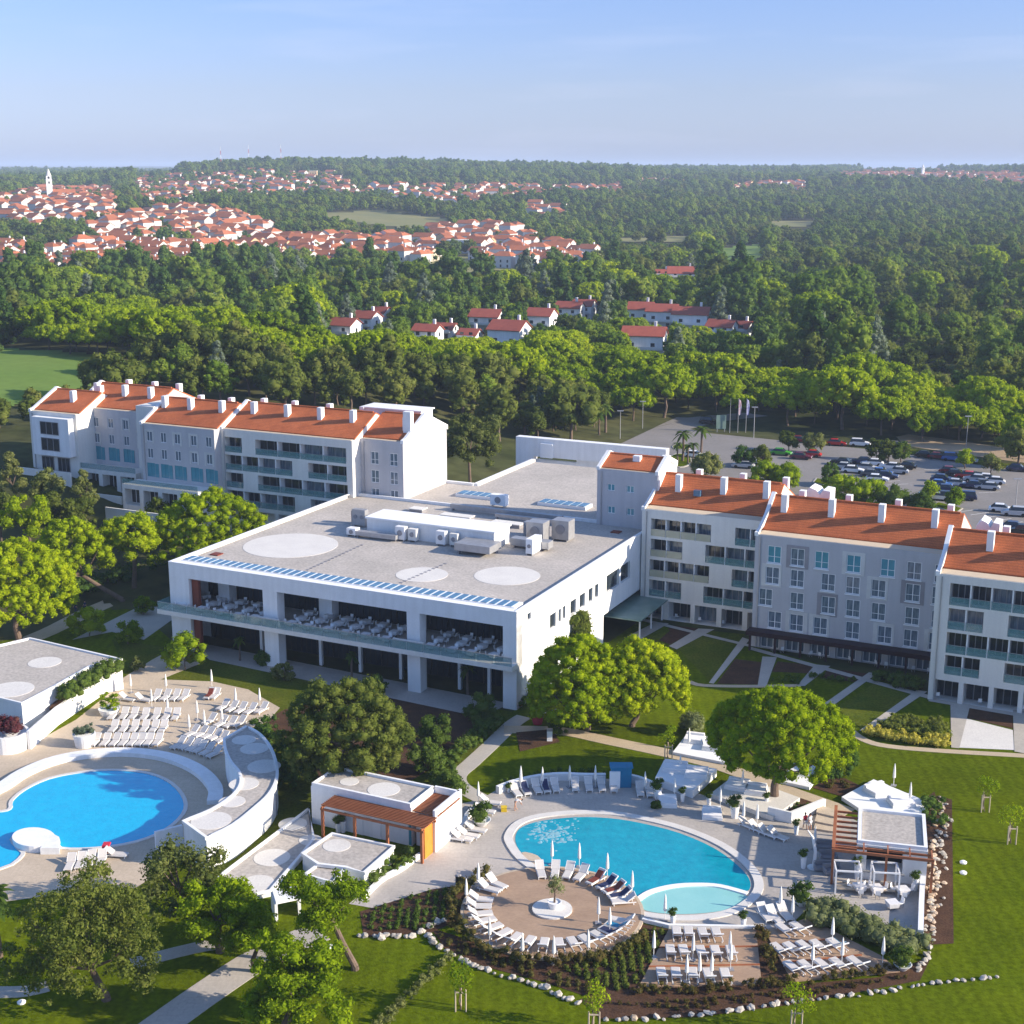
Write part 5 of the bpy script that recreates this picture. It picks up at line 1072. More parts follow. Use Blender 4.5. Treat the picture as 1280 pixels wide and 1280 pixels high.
for r, x, y, z, k, sc, zn in trees:
    px, py, d = proj(x, y, z + 5)
    if inview < NT and -20 < px < 1300:
        lb = DESC[k] + ' ' + WHERE[zn]; tree_obj(NAME[k], k, lb, 'tree' if 'bush' not in k else 'bush', (x, y, z - .1), rgf.uniform(0, 6.283), sc, lb); inview += 1
    else: rest.append((x, y, z - .1, k, sc))
# farther woods as one mass
for _ in range(95000):
    r = 800 + (5200 - 800) * rgf.random() ** 1.25; a = rgf.uniform(-.44, .46); x, y = r * math.sin(a), r * math.cos(a)
    z = terr(x, y); px, py, d = proj(x, y, z)
    if r < 1180 and zone_of(*proj(x, y, z + 4.5)[:2]) is not None and rgf.random() < .985: continue
    if py > 352 or (px < 760 and py > 345): continue
    if not near_ok(x, y, 6.5 if r < 1900 else 9): continue
    if onfield(x, y, z, 9): continue
    intown = any(pin(px, py, T_[0]) for T_ in TOWN)
    if intown and rgf.random() < (.72 if px > 780 else .1): continue
    if px > 720 and gapf(x, y) > .55 and r < 3600 and rgf.random() < (.45 if gapf(x, y) < .9 else .9): continue
    far_ = r > 2200; ks = ['broad_a', 'broad_b', 'oak_a', 'conif_b', 'bush_a', 'bush_b']; k = rgf.choices(ks, [3, 1.6, 3, 1.2, 2 if px > 720 else .5, 3 if px > 720 else .5])[0]
    sc = rgf.uniform(.7, 1.15) * (1.7 if far_ else 1.25 if r > 1500 else 1.0) * (.85 if intown else 1.25)
    dd = KIND[k][2] * sc * (1.25 if far_ else 1.5)
    if not tok(x, y, min(dd, 12.9)): continue
    TG.setdefault((int(x // 13), int(y // 13)), []).append((x, y, min(dd, 12.9))); rest.append((x, y, z - .1, k, sc))
print('trees', len(trees), 'mass', len(rest), 'houses', len(cand))
KEYS = list(KIND)
def forest_mass():
    """One object: the far wood. Its points carry kind, size and turn; crowns are set on them."""
    me = bpy.data.meshes.new('forest_points'); n = len(rest); me.vertices.add(n); me.vertices.foreach_set('co', np.array([(a, b, c) for a, b, c, *_ in rest], dtype=np.float32).ravel())
    at = me.attributes.new('kind_index', 'INT', 'POINT'); at.data.foreach_set('value', np.array([KEYS.index(q[3]) for q in rest], dtype=np.int32))
    at = me.attributes.new('size', 'FLOAT', 'POINT'); at.data.foreach_set('value', np.array([q[4] for q in rest], dtype=np.float32))
    at = me.attributes.new('turn', 'FLOAT_VECTOR', 'POINT'); at.data.foreach_set('vector', np.array([(0, 0, rgf.uniform(0, 6.28)) for q in rest], dtype=np.float32).ravel())
    o = tag(link('forest', me), 'far wood of mixed evergreen trees reaching to the horizon', kind='stuff')
    ng = bpy.data.node_groups.new('forest', 'GeometryNodeTree'); ng.interface.new_socket('Geometry', in_out='INPUT', socket_type='NodeSocketGeometry'); ng.interface.new_socket('Geometry', in_out='OUTPUT', socket_type='NodeSocketGeometry')
    N, L = ng.nodes, ng.links; gi = N.new('NodeGroupInput'); go = N.new('NodeGroupOutput'); ip = N.new('GeometryNodeInstanceOnPoints'); jn = N.new('GeometryNodeJoinGeometry')
    src = {}
    for ob in bpy.data.objects:
        if ob.name.startswith('crown') and ob.data: src.setdefault(ob.data.name, ob)
    for k in reversed(KEYS):
        cr = KIND[k][0]
        if cr.name not in src:
            i = next(q for q in rest if q[3] == k); rest_i = rest.index(i)
            lb = DESC[k] + ' standing at the edge of the far wood'; t = tree_obj(NAME[k], k, lb, 'bush' if 'bush' in k else 'tree', i[:3], 0, i[4] * .97, lb); src[cr.name] = [c for c in bpy.data.objects if c.data == cr][0]
        oi = N.new('GeometryNodeObjectInfo'); oi.inputs['Object'].default_value = src[cr.name]; oi.inputs['As Instance'].default_value = True; L.new(oi.outputs['Geometry'], jn.inputs[0])
    def attr(nm, ty):
        a = N.new('GeometryNodeInputNamedAttribute'); a.data_type = ty; a.inputs['Name'].default_value = nm; return a.outputs['Attribute']
    L.new(gi.outputs[0], ip.inputs['Points']); L.new(jn.outputs[0], ip.inputs['Instance']); ip.inputs['Pick Instance'].default_value = True
    L.new(attr('kind_index', 'INT'), ip.inputs['Instance Index']); L.new(attr('size', 'FLOAT'), ip.inputs['Scale']); L.new(attr('turn', 'FLOAT_VECTOR'), ip.inputs['Rotation'])
    L.new(ip.outputs[0], go.inputs[0]); md = o.modifiers.new('wood', 'NODES'); md.node_group = ng
forest_mass()
# ------------------------------------------------------------------ grounds around the pools
def G(pts, z=0.0): return [g(px, py, z) for px, py in pts]
sheet('lawn', G([(-300, 1500), (1700, 1500), (1700, 960), (1280, 893), (1163, 870), (938, 806), (803, 773), (640, 890), (560, 880), (228, 812), (150, 745), (60, 790), (-300, 860)]), 'lawn', .012)
sheet('garden_ground', G([(230, 812), (640, 890), (655, 905), (600, 945), (565, 985), (520, 1000), (330, 960), (330, 900), (260, 850), (160, 850), (140, 800)]), 'lawn2', .02)
sheet('garden_ground', G([(300, 980), (400, 960), (400, 1050), (280, 1090), (262, 1086), (350, 1002)]), 'lawn2', .022)
sheet('soil', G([(330, 900), (430, 850), (545, 880), (610, 900), (540, 960), (500, 985), (400, 980)]), 'soil', .026)
sheet('paving', G([(90, 800), (150, 770), (222, 735), (222, 770), (180, 800), (140, 790)]), 'concrete', .03)
sheet('paving', G([(150, 850), (190, 825), (222, 808), (250, 830), (200, 850), (175, 862)]), 'paving_sand', .038)
sheet('paving', G([(262, 825), (640, 905), (600, 895), (640, 880), (230, 800)]), 'paving', .034)
def path(name, pts, w, m, z, closed=False, pxs=True):
    P_ = G(pts) if pxs else pts; b = MB(); b.strip(P_, w, z - .3, z, closed); return tag(b.obj(name, M[m]), kind='structure')
def smooth(pts, n=4, closed=False):
    out = []; N_ = len(pts); rng = range(N_ if closed else N_ - 1)
    for i in rng:
        p0 = pts[(i - 1) % N_] if closed or i else pts[0]; p1 = pts[i]; p2 = pts[(i + 1) % N_]; p3 = pts[(i + 2) % N_] if closed or i < N_ - 2 else pts[-1]
        for k in range(n):
            t = k / n; out.append(tuple(.5 * (2 * p1[d] + (p2[d] - p0[d]) * t + (2 * p0[d] - 5 * p1[d] + 4 * p2[d] - p3[d]) * t * t + (3 * p1[d] - p0[d] - 3 * p2[d] + p3[d]) * t ** 3) for d in (0, 1)))
    if not closed: out.append(pts[-1])
    return out
path('path', smooth([(-60, 850), (0, 815), (60, 790), (110, 765), (170, 740), (222, 722)]), 3.2, 'tanpath', .03)
path('path', smooth([(630, 912), (700, 914), (760, 926), (840, 943), (900, 958), (960, 980), (1062, 1016)]), 2.2, 'tanpath', .05)
path('path', smooth([(655, 896), (640, 906), (615, 930), (588, 955), (572, 970), (578, 985), (612, 1004)]), 2.0, 'concrete', .046)
path('path', smooth([(1060, 911), (1080, 925), (1110, 933), (1180, 939), (1300, 946)]), 1.1, 'tanpath', .045)
path('path', smooth([(861, 852), (880, 857), (945, 858), (1000, 857)]), .9, 'tanpath', .045)
path('path', smooth([(165, 1205), (240, 1186), (300, 1176)]), 1.7, 'concrete', .04)
path('path', smooth([(190, 1290), (260, 1240), (330, 1195), (400, 1165)]), 3.2, 'paving', .045)
path('path', smooth([(-40, 1240), (25, 1240), (60, 1233)]), 1.6, 'concrete', .04)
ZK = 0
for q in [[(873, 786), (893, 787), (846, 812), (836, 808)], [(928, 797), (937, 800), (892, 855), (886, 854)], [(953, 821), (971, 822), (958, 858), (947, 858)], [(1019, 831), (1038, 833), (1006, 858), (996, 858)], [(1086, 841), (1097, 842), (1038, 885), (1027, 882)], [(1146, 863), (1159, 865), (1086, 914), (1074, 914)], [(1188, 880), (1213, 881), (1199, 936), (1189, 935)], [(1266, 888), (1300, 892), (1300, 946), (1268, 940)], [(820, 778), (836, 780), (800, 800), (786, 795)],
          [(803, 773.5), (938, 806.5), (938, 809.5), (800, 776)], [(938, 809), (1163, 870), (1160, 874), (935, 812)], [(1163, 873), (1300, 897), (1300, 901), (1160, 877)]]: ZK += .003; sheet('garden_path', G(q), 'concrete', .05 + ZK)
for q, m in [([(840, 782), (873, 786), (838, 806), (822, 800)], 'soil'), ([(919, 824), (952, 828), (947, 856), (896, 855)], 'soil'), ([(972, 827), (1017, 832), (1010, 842), (965, 840)], 'soil'), ([(1036, 836), (1084, 842), (1072, 853), (1025, 848)], 'soil'), ([(1213, 883), (1266, 891), (1266, 911), (1206, 897)], 'soil'), ([(1206, 898), (1266, 913), (1268, 938), (1199, 935)], 'pebble'), ([(888, 789), (931, 793), (888, 853), (848, 812)], 'lawn2'), ([(1100, 850), (1146, 865), (1078, 912), (1045, 885)], 'lawn2'), ([(800, 800), (818, 785), (838, 788), (815, 808)], 'lawn2')]: ZK += .001; sheet('flower_bed' if m == 'soil' else 'garden_ground', G(q), m, .04 + ZK * .2)
# ---- right pool terrace
sheet('paving', G([(436, 1130), (470, 1104), (540, 1062), (560, 1020), (575, 1005), (600, 1000), (625, 985), (700, 972), (800, 975), (850, 985), (930, 1010), (985, 1030), (1040, 1012), (1100, 1040), (1156, 1050), (1152, 1172), (1075, 1155), (1010, 1135), (985, 1160), (935, 1163), (835, 1161), (800, 1150), (700, 1150), (585, 1110), (540, 1118), (480, 1138)]), 'paving', .03)
for q in [[(455, 1172), (450, 1140), (540, 1112), (590, 1105), (575, 1150), (540, 1166)], [(538, 1160), (600, 1180), (640, 1195), (720, 1195), (800, 1155), (836, 1162), (800, 1232), (780, 1262), (680, 1228), (610, 1210), (560, 1192)], [(725, 1250), (800, 1230), (985, 1232), (1100, 1222), (1165, 1195), (1150, 1226), (1000, 1255), (870, 1272), (750, 1274)], [(944, 1162), (956, 1162), (990, 1226), (948, 1234)], [(1156, 1010), (1172, 995), (1190, 1000), (1192, 1180), (1152, 1182), (1158, 1050)], [(1155, 1000), (1168, 990), (1180, 1030), (1160, 1040)], [(1015, 985), (1045, 968), (1080, 985), (1052, 996)], [(645, 916), (690, 912), (700, 928), (650, 940)], [(975, 1022), (1000, 998), (1030, 1008), (988, 1028)]]: ZK += .003; sheet('flower_bed', G(q), 'soil', .034 + ZK - .04)
def pool(name, label, water, wm, extra=()):
    t = thing('swimming_pool', label, 'pool'); W_ = G(water); b = MB(); n = len(W_)
    a = sum(W_[i][0] * W_[(i + 1) % n][1] - W_[(i + 1) % n][0] * W_[i][1] for i in range(n)); W_ = W_ if a > 0 else W_[::-1]
    b.add([(x, y, .045) for x, y in W_], [tuple(range(n))]); b.obj('water', M[wm], t); return t
w2 = smooth([(645, 1043), (655, 1033), (680, 1026), (720, 1022), (760, 1023), (800, 1029), (850, 1042), (895, 1062), (925, 1085), (938, 1103), (932, 1115), (900, 1107), (870, 1105), (840, 1107), (812, 1114), (795, 1124), (782, 1108), (760, 1099), (730, 1091), (700, 1087), (676, 1085), (660, 1075), (646, 1058)], 3, True)
p2_ = pool('swimming_pool', 'turquoise curved swimming pool with white rim and a shallow children end beside the round deck', w2, 'water')
b = MB(); b.add([(x, y, .05) for x, y in G(smooth([(797, 1129), (815, 1118), (840, 1111), (870, 1109), (900, 1111), (928, 1119), (936, 1124), (915, 1136), (880, 1142), (840, 1143), (808, 1139)], 3, True), 0)][::-1], [tuple(range(33))]); b.obj('shallow_water', M['shallow'], p2_)
b = MB(); b.strip(G(smooth([(668, 1087), (650, 1073), (638, 1056), (636, 1045), (648, 1030), (675, 1021), (720, 1016.5), (765, 1017.5), (805, 1024), (855, 1037), (902, 1057), (934, 1081), (948, 1102), (944, 1120), (920, 1138), (885, 1147), (840, 1148.5), (803, 1144)], 4)), 0.85, -.1, .14); b.obj('rim', M['poolrim'], p2_)
b = MB(); b.strip(G(smooth([(796, 1127), (812, 1116.5), (840, 1109.2), (870, 1107.2), (900, 1109), (934, 1118)], 4)), .55, -.1, .16); b.obj('divider', M['white2'], p2_)
b = MB(); b.add([(x, y, .052) for x, y in G(smooth([(652, 1066), (672, 1070), (680, 1083), (668, 1084)], 3, True))][::-1], [tuple(range(12))]); b.obj('entry_step', M['paving_sand'], p2_)
b = MB(); rgp = random.Random(3)
for _ in range(150):
    px, py = 690 + rgp.gauss(0, 15), 1041 + rgp.gauss(0, 7)
    if not pin(px, py, w2): continue
    x, y = g(px, py); r = rgp.uniform(.06, .26); b.lathe([(r, 0), (r * .7, .02), (.02, .03)], (x, y, .046), 7)
tag(b.obj('foam', M['foam'], p2_), kind='stuff')
w1 = smooth([(-90, 1022), (-10, 1016), (12, 1012), (14, 1002), (30, 988), (60, 974), (100, 966), (140, 963), (185, 967), (215, 980), (231, 1000), (229, 1018), (207, 1038), (170, 1053), (120, 1061), (76, 1061), (72, 1050), (55, 1040), (30, 1040), (15, 1050), (24, 1062), (28, 1070), (0, 1087), (-90, 1098)], 3, True)
sheet('paving', G([(-160, 1000), (-160, 1150), (60, 1120), (170, 1110), (232, 1070), (258, 1060), (310, 985), (290, 920), (335, 902), (350, 885), (310, 862), (265, 852), (160, 848), (95, 900), (40, 930), (-10, 945)]), 'paving_sand', .03)
p1_ = pool('swimming_pool', 'deep blue oval swimming pool enclosed by a pale curved step', w1, 'deepwater')
b = MB(); b.strip(G(w1), .4, -.1, .12, True); b.obj('rim', M['poolrim'], p1_)
b = MB(); b.strip(G(smooth([(-90, 1012), (-40, 1004), (0, 988), (30, 969), (70, 953), (120, 944.5), (170, 943.5), (215, 951), (250, 967), (269, 988), (268, 1006)], 4)), 1.5, -.1, .5); b.obj('curved_step', M['white'], p1_)
b = MB(); P_ = G(ellipse_px(42, 1046, 27, 12, 28), .7); b.prism(P_, -.1, .7); b.prism(G([(66, 1042), (74, 1046), (74, 1060), (50, 1060)], .7), -.1, .699); b.obj('island_platform', M['white'], p1_)
# ---- round deck
DX, DY, DR = 3.5, 112.4, 7.7
D_ = thing('round_deck', 'round timber sun deck with a pale disc in its middle', 'deck', (DX, DY, 0)); b = MB(); b.prism([(DR * math.cos(6.2832 * i / 56), DR * math.sin(6.2832 * i / 56)) for i in range(56)], -.2, .22); b.obj('boards', M['deck'], D_)
b = MB(); b.strip([((DR + .15) * math.cos(6.2832 * i / 56), (DR + .15) * math.sin(6.2832 * i / 56)) for i in range(56)], .28, -.2, .2, True); b.obj('edge_kerb', M['paving_sand'], D_)
b = MB(); b.prism([(1.75 * math.cos(6.2832 * i / 32), 1.75 * math.sin(6.2832 * i / 32)) for i in range(32)], .223, .36); b.obj('pale_disc', M['pebble'], D_)
for nm, q, lb in [('sun_deck', [(836, 1163), (945, 1163), (952, 1232), (798, 1236)], 'rectangular timber terrace with rows of sunbeds below the children pool'), ('sun_deck', [(955, 1164), (985, 1158), (1012, 1148), (1040, 1165), (1100, 1196), (1125, 1216), (990, 1228)], 'slanting timber terrace with sunbeds beside the grey green hedge')]:
    t = thing(nm, lb, 'deck'); b = MB(); P_ = G(q); b.prism(P_, -.2, .16); b.obj('boards', M['deck'], t)
    b = MB()
    for k in (.34, .67):
        a = [P_[0][i] * (1 - k) + P_[-1][i] * k for i in (0, 1)]; c = [P_[1][i] * (1 - k) + P_[-2][i] * k for i in (0, 1)]
        if nm == 'sun_deck': b.strip([a, c], .14, .1, .24)
    b.obj('step_edge', M['timber'], t)
def wall(label, pts, w, h, m='white', name='garden_wall', z=0.0, cat='wall'):
    b = MB(); b.strip(G(pts), w, z - .2, z + h); return tag(b.obj(name, M[m]), label, cat)
wall('low white wall along the children pool paving above the timber terrace', [(803, 1152), (836, 1160), (944, 1162)], .3, .35)
wall('white wall at the outer edge of the bar paving', [(1153, 1100), (1151, 1140), (1150, 1176)], .45, 1.0)
wall('curved white bench wall behind the sunbeds along the lawn edge', smooth([(622, 992), (640, 985), (670, 978), (700, 975), (730, 976), (757, 976)]), .5, .8)
wall('white wall behind the sunbeds right of the blue shelter', smooth([(788, 978), (800, 981), (815, 987)]), .4, .9)
wall('white slanted retaining wall by the stone steps', [(960, 1022), (988, 1029), (1030, 1012)], .35, 1.2)
wall('white planter wall left of the orange clad shed', smooth([(600, 1010), (585, 1022), (578, 1036), (560, 1052)]), .4, .6)
wall('white retaining wall beside the low hedge and paving', smooth([(525, 1072), (500, 1090), (478, 1102), (455, 1124)]), .3, .5)
# ---- buildings by the pools
K = site('pool_house', 'white flat roofed pool house wrapped by a reddish timber pergola with an orange clad end', 'building', -6.4, -36.0)
b = MB(); b.box(0, 11.3, 0, 4.6, -.3, 4.0); b.strip([(.15, .15), (11.15, .15), (11.15, 4.45), (.15, 4.45)], .3, 4.003, 4.35, True); b.obj('wall', M['white'], K)
b = MB(); b.box(.31, 10.99, .31, 4.29, 4.003, 4.1); b.obj('roof', M['gravel'], K); disc(K, 3.0, 2.3, .95, .95, 4.1); disc(K, 7.0, 2.2, 1.6, 1.6, 4.1)
b = MB(); b.box(11.6, 13.4, .4, .75, -.2, 3.1); b.box(13.75, 14.0, -.2, 5.2, -.2, 4.3); b.box(11.303, 14, 4.6, 4.85, -.2, 4.3); b.obj('end_wall', M['white'], K)
b = MB(); b.box(11.31, 13.74, .76, .9, 0, 3.0); b.box(13.55, 13.74, -1.8, 4.5, .0, 3.2); b.obj('orange_cladding', M['orangewood'], K)
b = MB(); b.box(11.0, 11.29, -.02, -.002, .1, 2.6); b.obj('door', M['tealglass'], K)
for x in (5.0, 7.0): b = MB(); b.box(x, x + .9, -.04, -.002, 0, 2.3); b.obj('door', M['white2'], K)
pg = MB()
for x in (3.0, 13.9): pg.box(x - .08, x + .08, -2.75, -.003 if x < 11 else 4.5, 3.35, 3.55)
for y in (-2.6, -.2): pg.box(2.8, 14.1, y - .08, y + .08, 3.15, 3.347)
pg_ = pg.obj('pergola_frame', M['timber'], K)
for k in range(9): b = MB(); y = -2.5 + k * .28; b.box(2.8, 14.2, y, y + .1, 3.56, 3.68); b.obj('pergola_slat', M['timber'], pg_)
for k in range(16): b = MB(); y = .2 + k * .28; b.box(11.35, 14.2, y, y + .1, 3.56, 3.68); b.obj('pergola_slat', M['timber'], pg_)
for x in (3.0, 6.6, 10.2, 13.9): b = MB(); b.box(x - .12, x + .12, -2.72, -2.48, 0, 3.147); b.obj('pergola_post', M['timber'], pg_)
def flatbox(label, px_roof, z, cat='building', gravel=True, m='white', name='flat_roofed_shed', circles=()):
    t = thing(name, label, cat); P_ = G(px_roof, z); b = MB(); b.prism(P_, -.3, z - .3); b.strip(P_, .3, z - .297, z, True); b.obj('wall', M[m], t)
    cx = sum(p[0] for p in P_) / len(P_); cyy = sum(p[1] for p in P_) / len(P_); b = MB(); b.prism([(cx + (p[0] - cx) * .97, cyy + (p[1] - cyy) * .97) for p in P_], z - .297, z - .18); b.obj('roof', M['gravel' if gravel else 'white2'], t)
    for px, py, r in circles: x, y = g(px, py, z - .18); disc(t, x, y, r, r, z - .18)
    return t
flatbox('low flat roofed white annexe in front of the pergola', [(378, 1066), (415, 1041), (492, 1057), (455, 1090), (432, 1083), (398, 1079)], 1.7, circles=[(421, 1057, 1.3)])
flatbox('small white box with gravel top at the corner of the low annexe', [(381, 1092), (404, 1075), (432, 1083), (416, 1102)], 1.5)
flatbox('sunken gravel roof with pale discs running down beside the curved building', [(272, 1096), (386, 1010), (392, 1048), (376, 1068), (338, 1112), (300, 1120)], .7, circles=[(340, 1072, 1.7), (322, 1104, 1.5), (366, 1030, 1.4), (388, 1050, 1.1)])
b = MB(); t = thing('garden_shelter', 'small open white shelter with a sunlit flat top half hidden by the leaning pine', 'shelter'); P_ = G([(340, 1112), (372, 1106), (374, 1122), (345, 1128)], 1.8); b.prism(P_, 1.6, 1.8); b.obj('top', M['white2'], t); b = MB(); b.strip(P_[3:] + P_[:1], .25, -.2, 1.597); b.obj('side_wall', M['white'], t); b = MB(); b.strip(P_[1:3], .25, -.2, 1.597); b.obj('side_wall', M['white'], t)
inner = smooth([(280, 923), (282, 937), (289, 952), (299, 964), (301, 978), (291, 993), (264, 1011), (229, 1025)], 3); outer = smooth([(258, 1046), (291, 1030), (319, 1008), (336, 992), (345, 975), (346, 958), (339, 935), (325, 917), (308, 907)], 3)
cb = flatbox('crescent shaped white building with a gravel roof curving round the deep blue pool', inner + outer, 3.5, circles=[(264, 1026, 1.9), (290, 1002, 1.3), (305, 980, 1.5), (330, 958, 1.7), (318, 936, 1.5), (305, 925, 1.3)], name='crescent_building')
for px, py in ((312, 1047), (328, 1032), (338, 1021)):
    x, y = g(px, py); b = MB(); b.box(-.7, .7, -.12, .05, 0, 2.2); b.obj('door', M['greymetal'] if px > 320 else M['white2'], cb, loc=(x + .1, y - .05, .02), rz=.85)
b = MB(); b.strip(G([(195, 1064), (229, 1055)]), .3, -.1, 2.0); b.obj('screen_wall', M['white'], cb)
pv = flatbox('white pavilion with a pebbled flat roof and two pale discs beside the ramp', [(-70, 822), (37, 797), (152, 823.5), (112, 832), (66, 858), (27, 878), (-40, 862)], 4.0, circles=[(56, 828, 2.0), (14, 862, 2.6)], name='pool_pavilion')
b = MB(); b.strip(G([(150, 833), (128, 846), (100, 864), (70, 884), (35, 914)], 2.2), .35, -.2, 2.2); tag(b.obj('garden_wall', M['white']), 'white ramp wall with small lamps running down from the pavilion', 'wall')
b = MB(); b.prism(G([(149, 829), (75, 868), (62, 884), (72, 882), (128, 845), (150, 832)], 2.1), -.2, 2.1); tag(b.obj('planting_bed', M['soil']), 'raised planting bed between pavilion and ramp wall', 'planter')
b = MB(); x, y = g(12, 935); t = thing('round_planter', 'big white round planter of purple shrubs below the pavilion', 'planter', (x, y, 0)); b.lathe([(2.1, -.2), (2.2, 2.0), (1.9, 2.0), (1.9, 1.7)], n=28); b.obj('pot', M['white'], t)
link('plant', leaves('purple_bush', *(lambda c: (c, [.6] * len(c)))([(rgp.uniform(-1.4, 1.4), rgp.uniform(-1.4, 1.4), 2.1 + rgp.uniform(0, 1.2)) for _ in range(26)]), 60, .12, 5, M['purplef']), t)
# bar with pergola
Bb = thing('pool_bar', 'white pool bar with gravel roof, serving hatch and red brown pergola on two sides', 'bar', (31.3, 118.5, 0), math.radians(-14))
b = MB(); b.box(0, 6.2, 0, 7.2, -.2, .9); b.box(0, .9, 0, 7.2, .903, 3.2); b.box(4.1, 6.2, 0, 7.2, .903, 3.2); b.box(.903, 4.097, 3, 7.2, .903, 3.2); b.box(0, 6.2, 0, 7.2, 3.203, 3.4); b.strip([(.2, .2), (6, .2), (6, 7), (.2, 7)], .42, 3.403, 3.75, True); b.obj('wall', M['white'], Bb)
b = MB(); b.box(.42, 5.78, .42, 6.78, 3.403, 3.5); b.obj('roof', M['gravel'], Bb)
b = MB(); b.box(.91, 4.09, 2.2, 2.9, .91, 3.19); b.obj('serving_hatch', M['black'], Bb); b = MB(); b.box(.7, 4.3, -.3, -.003, .85, .95); b.obj('counter_top', M['steel'], Bb)
pg = MB(); pg.box(-2.2, -1.9, -1.6, 7.4, 3.2, 3.6); pg.box(-2.2, 6.7, -1.75, -1.6, 3.25, 3.5); pg.box(-1.88, 6.6, -.75, -.62, 3.25, 3.45); f_ = pg.obj('pergola_frame', M['timber'], Bb)
for k in range(8): b = MB(); y = -1.2 + k * 1.08; b.box(-1.89, -.003, y, y + .14, 3.3, 3.5); b.obj('pergola_slat', M['timber'], f_)
for x in (0.6, 2.7, 4.6, 6.5): b = MB(); b.box(x - .06, x + .06, -1.595, -.003, 3.5, 3.6); b.obj('pergola_slat', M['timber'], f_)
for x, y in ((-2.05, -1.68), (2.6, -1.68), (6.55, -1.68), (-2.05, 7.2)): b = MB(); b.box(x - .11, x + .11, y - .11, y + .11, 0, 3.197); b.obj('pergola_post', M['timber'], f_)
# blue shelter
x, y = g(776, 985); t = thing('towel_shelter', 'bright blue and white towel shelter between the sunbeds', 'shelter', (x, y, 0)); b = MB(); b.box(-1.0, 1.1, 0, 1.2, 0, 2.2); b.obj('back_box', M['bluepaint'], t); b = MB(); b.box(-1.2, -.1, -.25, -.003, 0, 1.9); b.obj('white_panel', M['white2'], t); b = MB(); b.box(-1.15, 1.25, -.1, 1.35, 2.203, 2.32); b.obj('roof', M['bluepaint'], t)
# cabana platforms and daybeds
def platform(label, px, z, m='white2'):
    P_ = G(px, z); b = MB(); b.prism(P_, -.2, z); return tag(b.obj('lounge_platform', M[m]), label, 'platform')
platform('white lounge platform above the curved path', [(841, 940), (861, 914), (888, 921), (907, 953)], .35); platform('white lounge platform between path and pool, left of the stepped gap', [(819, 972), (830, 950), (896, 961), (866, 988)], .9)
platform('pebbled lounge platform under the big pine', [(888, 992), (915, 971), (964, 984), (1000, 997), (966, 1021)], .5, 'pebble'); platform('white lounge platform right of the big pine trunk', [(976, 976), (984, 961), (1016, 956), (1029, 960), (1012, 984)], .35); platform('white lounge platform behind the bar', [(1052, 996), (1092, 974), (1157, 1001), (1157, 1020), (1075, 1011)], .4)
def daybed(px, py, rz, label, z, w=2.2, d=2.0, cushion=True):
    x, y = g(px, py, z); t = thing('daybed', label, 'daybed', (x, y, z), rz, 'white daybeds around the right pool'); b = MB(); b.box(-w / 2, w / 2, -d / 2, d / 2, .003, .28); b.obj('base', M['plastic'], t)
    b = MB(); b.box(-w / 2 + .06, w / 2 - .06, -d / 2 + .06, d / 2 - .06, .283, .52); b.obj('mattress', M['mattress'], t); b = MB(); b.box(-w / 2 + .1, w / 2 - .1, d / 2 - .5, d / 2 - .08, .523, .72); b.obj('cushion', M['mattress'], t)
for px, py, rz, lb, z, *s in [(868, 926, -.3, 'daybed on the platform above the path, farthest left', .35, 2.2), (889, 935, -.3, 'smaller daybed on the platform above the path near the pine', .35, 1.8), (844, 962, -.25, 'left daybed on the tall platform beside the potted topiary', .9, 2.6), (871, 969, -.25, 'right daybed on the tall platform', .9, 2.4), (922, 984, -.4, 'left daybed under the big pine', .5, 2.4), (945, 990, -.3, 'right daybed under the big pine', .5, 2.2), (998, 966, -.2, 'daybed right of the big pine trunk', .35), (1098, 990, .5, 'sunlit daybed behind the bar', .4, 2.6), (1126, 1005, .1, 'shaded daybed behind the bar', .4, 2.4), (834, 1005, -.1, 'daybed standing on the paving left of the topiary pots', .03, 2.0), (890, 1020, -.1, 'daybed standing alone on the paving near the pool rim', .03, 2.0)]: daybed(px, py, rz, lb, z, *s)
# ------------------------------------------------------------------ big trees near the camera
def zfor(x, y, py):
    lo, hi = -5.0, 62.0
    for _ in range(40):
        m = (lo + hi) / 2
        if proj(x, y, m)[1] > py: lo = m
        else: hi = m
    return lo
def big_tree(name, label, shape, bx, by, cx, cyy, rw, vr, n, nq, leaf, fm, seed, rp=1.0, tr=.4, limbs=7, zb=0.0, core=.82, group=None, **k):
    x, y = g(bx, by, zb); d = proj(x, y, zb)[2]; s = F / d; R = rw / s; zc = zfor(x, y, cyy) - zb; ox = (cx - bx) / s; hh = R * vr
    rg = rs(seed)
    if shape == 'umbrella': C, Rr = pts_umbrella(rg, R, hh, n, rp); off = 0
    elif shape == 'airy': C, Rr = pts_airy(rg, R, hh, n, rp, k.get('arms', 11)); off = 0
    elif shape == 'cone': C, Rr = pts_cone(rg, R, hh, n, rp); off = 0
    else: C, Rr = pts_round(rg, R * .95, hh * .95, n, rp, k.get('lump', .14)); off = 0
    C = [(a + ox, b_, c + zc + off) for a, b_, c in C]
    t = thing(name, label, 'tree', (x, y, zb), 0, group)
    link('crown', leaves(name + '_crown', C, Rr, nq, leaf, seed, M[fm], core=core, tilt=k.get('tilt', .6)), t)
    link('trunk', trunk_mesh(name + '_trunk', max(1.0, zc + off), tr, R, hh, seed, lean=(ox * .8, 0), limbs=limbs, fork=k.get('fork', .7)), t)
    return t
big_tree('pine_tree', 'big dome shaped bright green pine beside the path and pool lounge', 'umbrella', 968, 1000, 972, 936, 84, .84, 520, 100, .12, 'pinef', 21, .60, .42, fork=.55)
